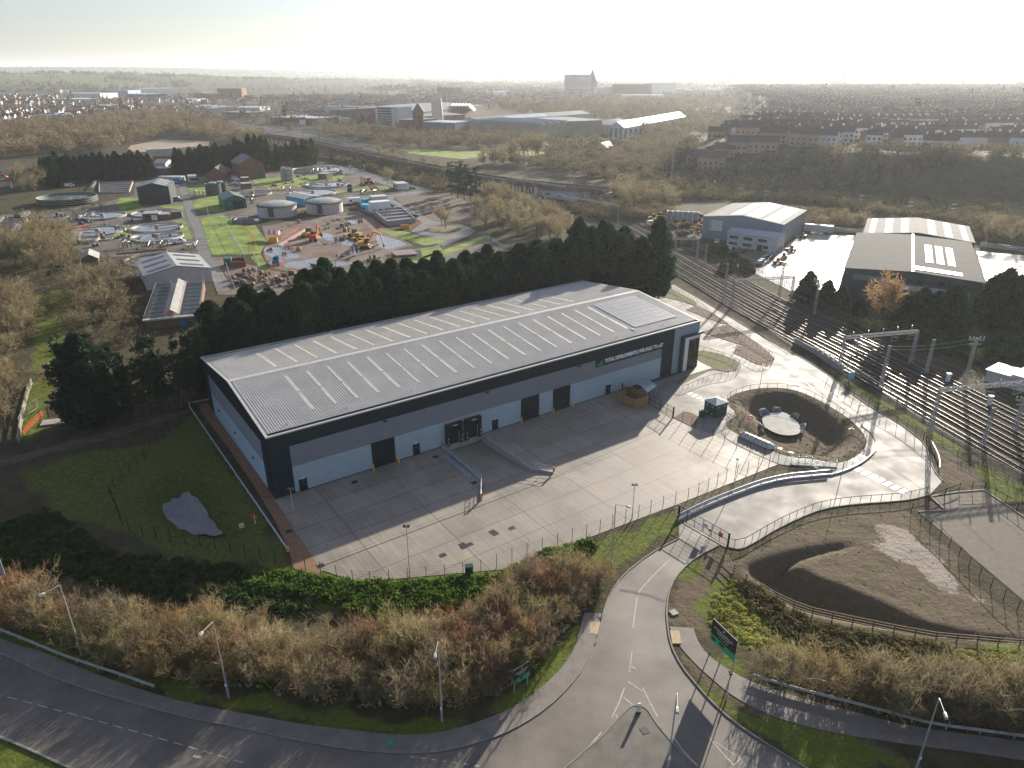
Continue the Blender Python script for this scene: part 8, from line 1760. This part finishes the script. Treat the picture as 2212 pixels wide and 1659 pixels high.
# town centre: office slab, spires, blocks
p=W('c2',1515,290); q=W('c2',1680,290); gabled('wide grey office slab on the town skyline','office',p,q,40,58,58,mat('office_far',(.22,.23,.25),.5,stretch=(.02,.02,1.2),var=.5,scale=.35),M_gr,'x',name='office_block'); 
gabled('white office range right of the grey slab','office',W('c2',1680,275),W('c2',1760,272),40,30,30,M_white,M_gr,'x',name='office_block')
for a,b_,h,m_,l in (((1825,300),(2060,300),34,M_brickb,'long brown block in the town centre'),((2075,290),(2212,285),36,M_white,'white department block in the town centre'),((1880,325),(2140,325),14,M_white,'low white roofed market hall in the town centre'),((1760,300),(1830,298),26,M_lgrey,'pale block between the town centre blocks'),((710,300),(815,302),26,M_brickb,'domed pavilion block behind the wood'),((1065,305),(1140,305),16,M_white,'white villa among trees beyond the works')): gabled(l,'building',W('c2',*a),W('c2',*b_),40,h,h,m_,M_silv if m_ is M_white else M_gr,'x',name='town_block')
M_stone=mat('church_stone',(.06,.05,.045),.85,var=.15,scale=.1)
def church(c,b_,t,wd,frac,label,oct_=True):
    p=W(c,*b_); h=top_z(c,b_,t); o=thing('church',label,'church',(p.x,p.y,0)); w_=wd; th_=h*frac
    MB().box(-w_,-w_,0,w_,w_,th_).build('tower',M_stone,o); MB().add([(-w_*.95,-w_*.95,th_),(w_*.95,-w_*.95,th_),(w_*.95,w_*.95,th_),(-w_*.95,w_*.95,th_),(0,0,h)],[(0,1,4),(1,2,4),(2,3,4),(3,0,4)]).build('spire',M_stone,o)
    for sx in (-1,1):
        for sy in (-1,1): MB().add([(sx*w_-1.2,sy*w_-1.2,th_-2),(sx*w_+1.2,sy*w_-1.2,th_-2),(sx*w_+1.2,sy*w_+1.2,th_-2),(sx*w_-1.2,sy*w_+1.2,th_-2),(sx*w_,sy*w_,th_+9)],[(0,1,4),(1,2,4),(2,3,4),(3,0,4)]).build('pinnacle',M_stone,o)
    b=MB(); b.box(-w_*5.5,-w_*.9,0,-w_,w_*.9,h*.22); b.add([(-w_*5.5,-w_*1.1,h*.22),(-w_,-w_*1.1,h*.22),(-w_,0,h*.34),(-w_*5.5,0,h*.34),(-w_,w_*1.1,h*.22),(-w_*5.5,w_*1.1,h*.22)],[(0,1,2,3),(3,2,4,5),(0,3,5),(1,4,2)]); b.build('nave',M_stone,o)
church('c2',(1685,285),(1685,112),14,.45,'tall needle church spire beside the office slab on the skyline'); church('c3',(1140,215),(1148,112),11,.45,'pale hazy church spire right of centre on the skyline'); church('c3',(470,205),(476,138),13,.62,'short dark tower with pyramid roof on the skyline'); church('c3',(403,310),(405,255),5,.4,'small spire among the terraces at the right')
p=W('c3',1815,205); gabled('hazy tower block on the far right skyline','tower block',(p.x-25,p.y),(p.x+25,p.y),30,top_z('c3',(1815,205),(1815,137)),0.1,M_lgrey,M_gr,'x',name='tower_block')
p=W('c3',125,790); o=thing('lattice_mast','tall slim lattice radio mast at the foot of the quarry slope','mast',(p.x,p.y,0)); b=MB(); lattice(b,(0,0,0),(0,0,top_z('c3',(125,860),(143,600))),1.5,.8,.16,14); b.build('mast_frame',M_mast,o)
for c,x,y,t,l in (('c3',65,860,775,'twin headed lamp column at the left foot of the slope'),('c3',535,870,795,'lamp column behind the arched store scrub'),('c3',682,900,832,'lamp column right behind the pale unit'),('c3',1240,935,860,'lamp column behind the shining yard'),('c3',1520,1000,897,'lattice lamp column behind the flat roofed unit'),('c3',1785,985,912,'lamp column at the right foot of the slope'),('c2',1620,840,770,'yard lamp beyond the viaduct end'),('c2',2125,905,825,'yard lamp right of the viaduct end')):
    p=W(c,x,y); h=top_z(c,(x,y),(x,t)); o=thing('lamp_column',l,'lamp column',(p.x,p.y,0)); MB().beam((0,0,0),(0,0,h),.3).build('pole',M_mast,o); MB().box(-1.3,-.25,h-.25,1.3,.25,h).box(-1.2,-.3,h-2.2,1.2,.3,h-1.9).build('lamp_head',M_mast,o)
# wind turbines on the far ridge
M_turb=mat('turbine_white',(.6,.6,.6),.6)
tb=None
for i,(x,y,h) in enumerate(((15,150,26),(298,140,30),(505,125,24),(645,160,38),(740,125,20),(785,165,36),(560,150,20),(592,120,18),(2075,190,28))):
    r=ray('c1',x,y-0); D_=9500; p=Vector((r[0]/r[1]*D_,D_))
    if tb is None:
        tb=thing('wind_turbine','tiny pale wind turbine on the left horizon','wind turbine',(p.x,p.y,hz(p.x,p.y)),0,'wind turbines on the left horizon'); MB().tube([(0,0,0),(0,0,85)],3.2,6,1.8).build('tower',M_turb,tb); b=MB()
        for k in range(3): a=2*PI*k/3+.5; b.beam((0,-3,85),(42*math.sin(a),-3,85+42*math.cos(a)),2.2)
        b.build('rotor',M_turb,tb)
    else: copy_tree(tb,(p.x,p.y,hz(p.x,p.y)),rn.uniform(-.5,.5),(h/30,)*3)
# ---------------------------------------------------------------- houses
M_roofd=leafmat('house_roofs',[(.15,.115,.10),(.15,.115,.10)],trans=0,nscale=.02,rough=.95); M_wallb=leafmat('house_walls',[(.48,.33,.24),(.48,.33,.24)],trans=0,nscale=.015); M_wallw=mat('house_render',(.74,.72,.68),.7,var=.12,scale=.05)  # brick walls lightened: haze light is in their colour
def house_mb(w_,d_,eh,rh,white,chim=True,win=True):
    b=MB(); b.cm=1 if not white else 2
    b.add([(0,0,-3),(w_,0,-3),(w_,0,eh),(0,0,eh)],[(0,1,2,3)]); b.add([(w_,0,-3),(w_,d_,-3),(w_,d_,eh),(w_,0,eh)],[(0,1,2,3)]); b.add([(w_,d_,-3),(0,d_,-3),(0,d_,eh),(w_,d_,eh)],[(0,1,2,3)]); b.add([(0,d_,-3),(0,0,-3),(0,0,eh),(0,d_,eh)],[(0,1,2,3)])
    b.add([(0,0,eh),(0,d_/2-.01,rh),(0,d_/2+.01,rh),(0,d_,eh)],[(3,2,1,0)]); b.add([(w_,0,eh),(w_,d_,eh),(w_,d_/2+.01,rh),(w_,d_/2-.01,rh)],[(0,1,2,3)])
    b.cm=0; b.add([(-.3,-.4,eh-.1),(w_+.3,-.4,eh-.1),(w_+.3,d_/2,rh+.15),(-.3,d_/2,rh+.15)],[(0,1,2,3)]); b.add([(-.3,d_/2,rh+.15),(w_+.3,d_/2,rh+.15),(w_+.3,d_+.4,eh-.1),(-.3,d_+.4,eh-.1)],[(0,1,2,3)])
    if chim: b.cm=1; b.box(w_*.1,d_/2-.4,rh-.5,w_*.1+1,d_/2+.4,rh+1.3)
    b.cm=3
    n=max(2,int(w_/3.2))
    for k in range(n if win else 0):
        for z in ([1,3.8] if eh<7 else [1,3.8,6.4]): b.add([(w_*(k+.3)/n,-.04,z),(w_*(k+.3)/n+1.2,-.04,z),(w_*(k+.3)/n+1.2,-.04,z+1.2),(w_*(k+.3)/n,-.04,z+1.2)],[(0,1,2,3)])
    return b
hm_=[M_roofd,M_wallb,M_wallw,M_win]
blk=[]
for k,(w_,eh,wh_) in enumerate(((17,7.5,0),(12,7,1),(13,7.5,0),(9,6.5,1))):
    o=thing('house_block','x','house',(0,0,0)); src=house_mb(w_,9,eh,eh+3.4,wh_,win=False)
    for cm,nm in ((1 if not wh_ else 2,'wall'),(0,'roof')):
        b=MB(); b.v=src.v; b.f=[f for f,m_ in zip(src.f,src.m) if m_==cm or (nm=='wall' and m_ in (1,2))]; b.m=[0]*len(b.f); b.build(nm,hm_[cm],o)
    n=w_//3; wn=None
    for q in range(n*2):
        l_=(w_*(q%n+.3)/n,0,1+2.7*(q//n))
        if wn is None: wn=MB().box(0,-.06,0,1.4,-.01,1.3).build('window',M_win,o); wn.location=l_
        else: copy_tree(wn,l_,parent=o)
    blk.append(o)
blocks=[]
for x,y,t in ((155,540,2),(225,550,2),(290,558,0),(450,555,2),(580,560,0),(720,545,2),(820,560,0),(560,505,0),(430,480,2),(660,500,0),(800,450,0),(380,555,2),(500,520,0),(640,545,0),(900,530,2),(760,480,0),(340,500,2),(520,450,0),(620,460,2),(880,440,0),(940,500,2),(700,440,2),(820,505,2),(850,480,2)): blocks.append((x,y,t,'brown brick' if t in (0,2) else 'white'))
for x,y,t in ((975,560,1),(1040,545,3),(1110,540,3),(1020,500,1),(1100,500,1),(1200,520,1),(1270,560,3),(1210,470,1),(1290,480,1),(1340,540,3),(1350,480,3),(1420,560,1),(1480,540,3),(1540,560,1),(1560,520,3),(1620,530,1),(1600,590,3),(1700,590,3),(1440,500,3),(1000,460,1)): blocks.append((x,y,t,'white'))
first_use=[True]*4
for i,(x,y,t,cl) in enumerate(blocks):
    p=W('c3',x,y+8,20); zz=hz(p.x,p.y); rz=RN.choice((-.45,-.35,-.5,-.6,-.4)); s_=(1,1,RN.uniform(.9,1.12))
    if first_use[t]: o=blk[t]; first_use[t]=False; o.location=(p.x,p.y,zz); o.rotation_euler=(0,0,rz); o.scale=s_
    else: o=copy_tree(blk[t],(p.x,p.y,zz),rz,s_)
    o['label']=('brown brick house block in the front row above the slope' if cl!='white' else 'white rendered house block on the edge above the slope'); o['group']=('brown brick blocks above the slope' if cl!='white' else 'white blocks above the slope')
vr=[house_mb(7,9,5.6,8.2,0),house_mb(7,9,5.6,8.2,1),house_mb(8,9,5.8,8.2,1),house_mb(14,9,5.6,8.8,0)]
hs=[]
for k,v in enumerate((vr[0],vr[2])):
    o=thing('house','x','house',(0,0,0))
    b=MB(); b.v=v.v; b.f=[f for f,m_ in zip(v.f,v.m) if m_ in(1,2)]; b.m=[0]*len(b.f); b.build('wall',hm_[2 if k==1 else 1],o); b=MB(); b.v=v.v; b.f=[f for f,m_ in zip(v.f,v.m) if m_==0]; b.m=[0]*len(b.f); b.build('roof',M_roofd,o); hs.append(o)
rr=random.Random(9)
tot=[]
for row in range(70):
    base=490+row*26+ (row//2)*9; ang=-.12+.1*math.sin(row*.7)
    x=-100
    while x<1500:
        if rr.random()<.08: x+=rr.uniform(10,40); continue
        y=base+(x-200)*math.tan(ang)*-.6-x*.12; tot.append((x,y,(PI if row%2 else 0)+rr.uniform(-.02,.02)-.12)); x+=7.1
def ok(p):
    az=math.degrees(math.atan2(p[0],p[1])); R=math.hypot(p[0],p[1])
    if az>40 or R>2400: return False
    h=float(quarry(np.array([p[0]]),np.array([p[1]]))[0]) if R<2600 else 0
    return h>19.3 and (R>560 or p[0]>230)
tot=[p for p in tot if ok(p)]; tot=[p for p in tot if (p[0]/p[1]>.17+.1*(1 if p[1]<800 else 0))]
tot.sort(key=lambda p:p[0]**2+p[1]**2)
near_h,far_h=tot[:230],tot[230:]
fu=[True]*2
for (x,y,a) in near_h:
    t=rr.choice((0,0,1,1)); zz=hz(x,y)
    if fu[t]: o=hs[t]; fu[t]=False; o.location=(x,y,zz); o.rotation_euler=(0,0,a)
    else: o=copy_tree(hs[t],(x,y,zz),a)
    o['label']='white rendered terraced house in the streets above the slope' if t else 'brown terraced house in the streets above the slope'; o['group']='white terraced houses above the slope' if t else 'brown terraced houses above the slope'
def stuff_h(name,label,variants,places,rn,zf=None):
    A=[(np.array(v.v,dtype=np.float32),[f for f in v.f if len(f)==4],[m_ for f,m_ in zip(v.f,v.m) if len(f)==4]) for v in variants]
    A=[(v,np.array(f,dtype=np.int32),np.array(m_,dtype=np.int32)) for v,f,m_ in A]; VV=[];FF=[];MM=[];n=0
    Z=height(np.array([p[0] for p in places]),np.array([p[1] for p in places]))
    for i,p in enumerate(places):
        v,f,m_=A[rn.randrange(len(A))]; a=p[2]; c,s_=math.cos(a),math.sin(a); w=np.empty_like(v); w[:,0]=v[:,0]*c-v[:,1]*s_+p[0]; w[:,1]=v[:,0]*s_+v[:,1]*c+p[1]; w[:,2]=v[:,2]*rn.uniform(.9,1.15)+Z[i]; VV.append(w); FF.append(f+n); MM.append(m_); n+=len(v)
    V=np.concatenate(VV);F=np.concatenate(FF);M=np.concatenate(MM); me=bpy.data.meshes.new(name); me.vertices.add(len(V)); me.vertices.foreach_set('co',V.reshape(-1)); me.loops.add(len(F)*4); me.loops.foreach_set('vertex_index',F.reshape(-1)); me.polygons.add(len(F)); me.polygons.foreach_set('loop_start',np.arange(len(F),dtype=np.int32)*4); me.update(calc_edges=True)
    for m_ in hm_: me.materials.append(m_)
    me.polygons.foreach_set('material_index',M); return tag(link(bpy.data.objects.new(name,me)),label,'houses',kind='stuff')
stuff_h('town_streets','hazy streets of terraced houses stretching to the right horizon',vr,far_h,rr)
# the rest of the town
plc=[]
while len(plc)<11500:
    az=math.radians(rr.uniform(-37,36)); R=math.sqrt(rr.uniform(1050**2,4600**2)); x,y=R*math.sin(az),R*math.cos(az); a=math.degrees(az)
    dens=vnoise(np.array([x]),np.array([y]),260,33)[0]
    if dens<.30: continue
    if a<-12 and R>2300: continue
    if a<-20 and not (1250<R<1700 and a<-27): 
        if R<1900 or rr.random()<.6: continue
    if -12<a<12 and R<1500 : continue
    if a>14 and R<(2350 if a>20 else 1300): continue
    gx,gy=round(x/9)*9,round(y/24)*24; q=.3*math.sin(gx*.001+gy*.0013); plc.append((gx+gy*.08,gy+gx*.05,q+(PI if rr.random()<.5 else 0)))
stuff_h('town_streets','distant town of brown roofed houses across the middle of the view',vr,plc,rr)
tp=[]
while len(tp)<6500:
    az=math.radians(rr.uniform(-38,37)); R=math.sqrt(rr.uniform(900**2,6500**2)) if rr.random()<.75 else rr.uniform(900,2200); x,y=R*math.sin(az),R*math.cos(az); a=math.degrees(az)
    if vnoise(np.array([x]),np.array([y]),190,44)[0]<.42: continue
    if -8<a<14 and R<1350: continue
    if a>12 and R<1500 and rr.random()<.85: continue
    tp.append((x,y))
stuff('town_trees','bare and dark trees scattered through the distant town','trees',[clump(930+k,9,5,26,2.6,.1) for k in range(4)],tp,leafmat('town_tree',[(.17,.14,.10),(.17,.14,.10)],nscale=.012,trans=.25),rr,(.7,1.5))
stuff('town_trees','dark evergreen trees dotted through the distant town','trees',[spire_clump(940+k,15,4,26,2.4) for k in range(3)],tp[::14],leafmat('town_conifer',[(.035,.05,.035),(.035,.05,.035)],nscale=.02,trans=.1),rr,(.7,1.4))
# hedges and woods on the far hills
hp=[]
while len(hp)<6000:
    az=math.radians(rr.uniform(-38,38)); R=rr.uniform(3000,9800); x,y=R*math.sin(az),R*math.cos(az)
    n=vnoise(np.array([x]),np.array([y]),420,11)[0]
    if R<6800 and .565>n>.44 or (R>6800 and rr.random()<.35): hp.append((x,y))
stuff('far_woods','hedgerows and woods on the far hills','woodland',[clump(950+k,13,14,16,9,.0) for k in range(3)],hp,leafmat('hill_wood',[(.13,.125,.09),(.13,.125,.09)],nscale=.003,trans=.1),rr,(.7,1.5))
cul=[]
for i in range(60):
    x=RN.uniform(-.0,1); p=W('e5',RN.uniform(0,330),RN.uniform(215,262)); cul.append((p.x,p.y,RN.uniform(-.4,.4)))
stuff_h('town_streets','cluster of white and red roofed houses at the left edge of the town',[house_mb(9,9,7,11,1),house_mb(9,9,7,11,0)],cul,RN)
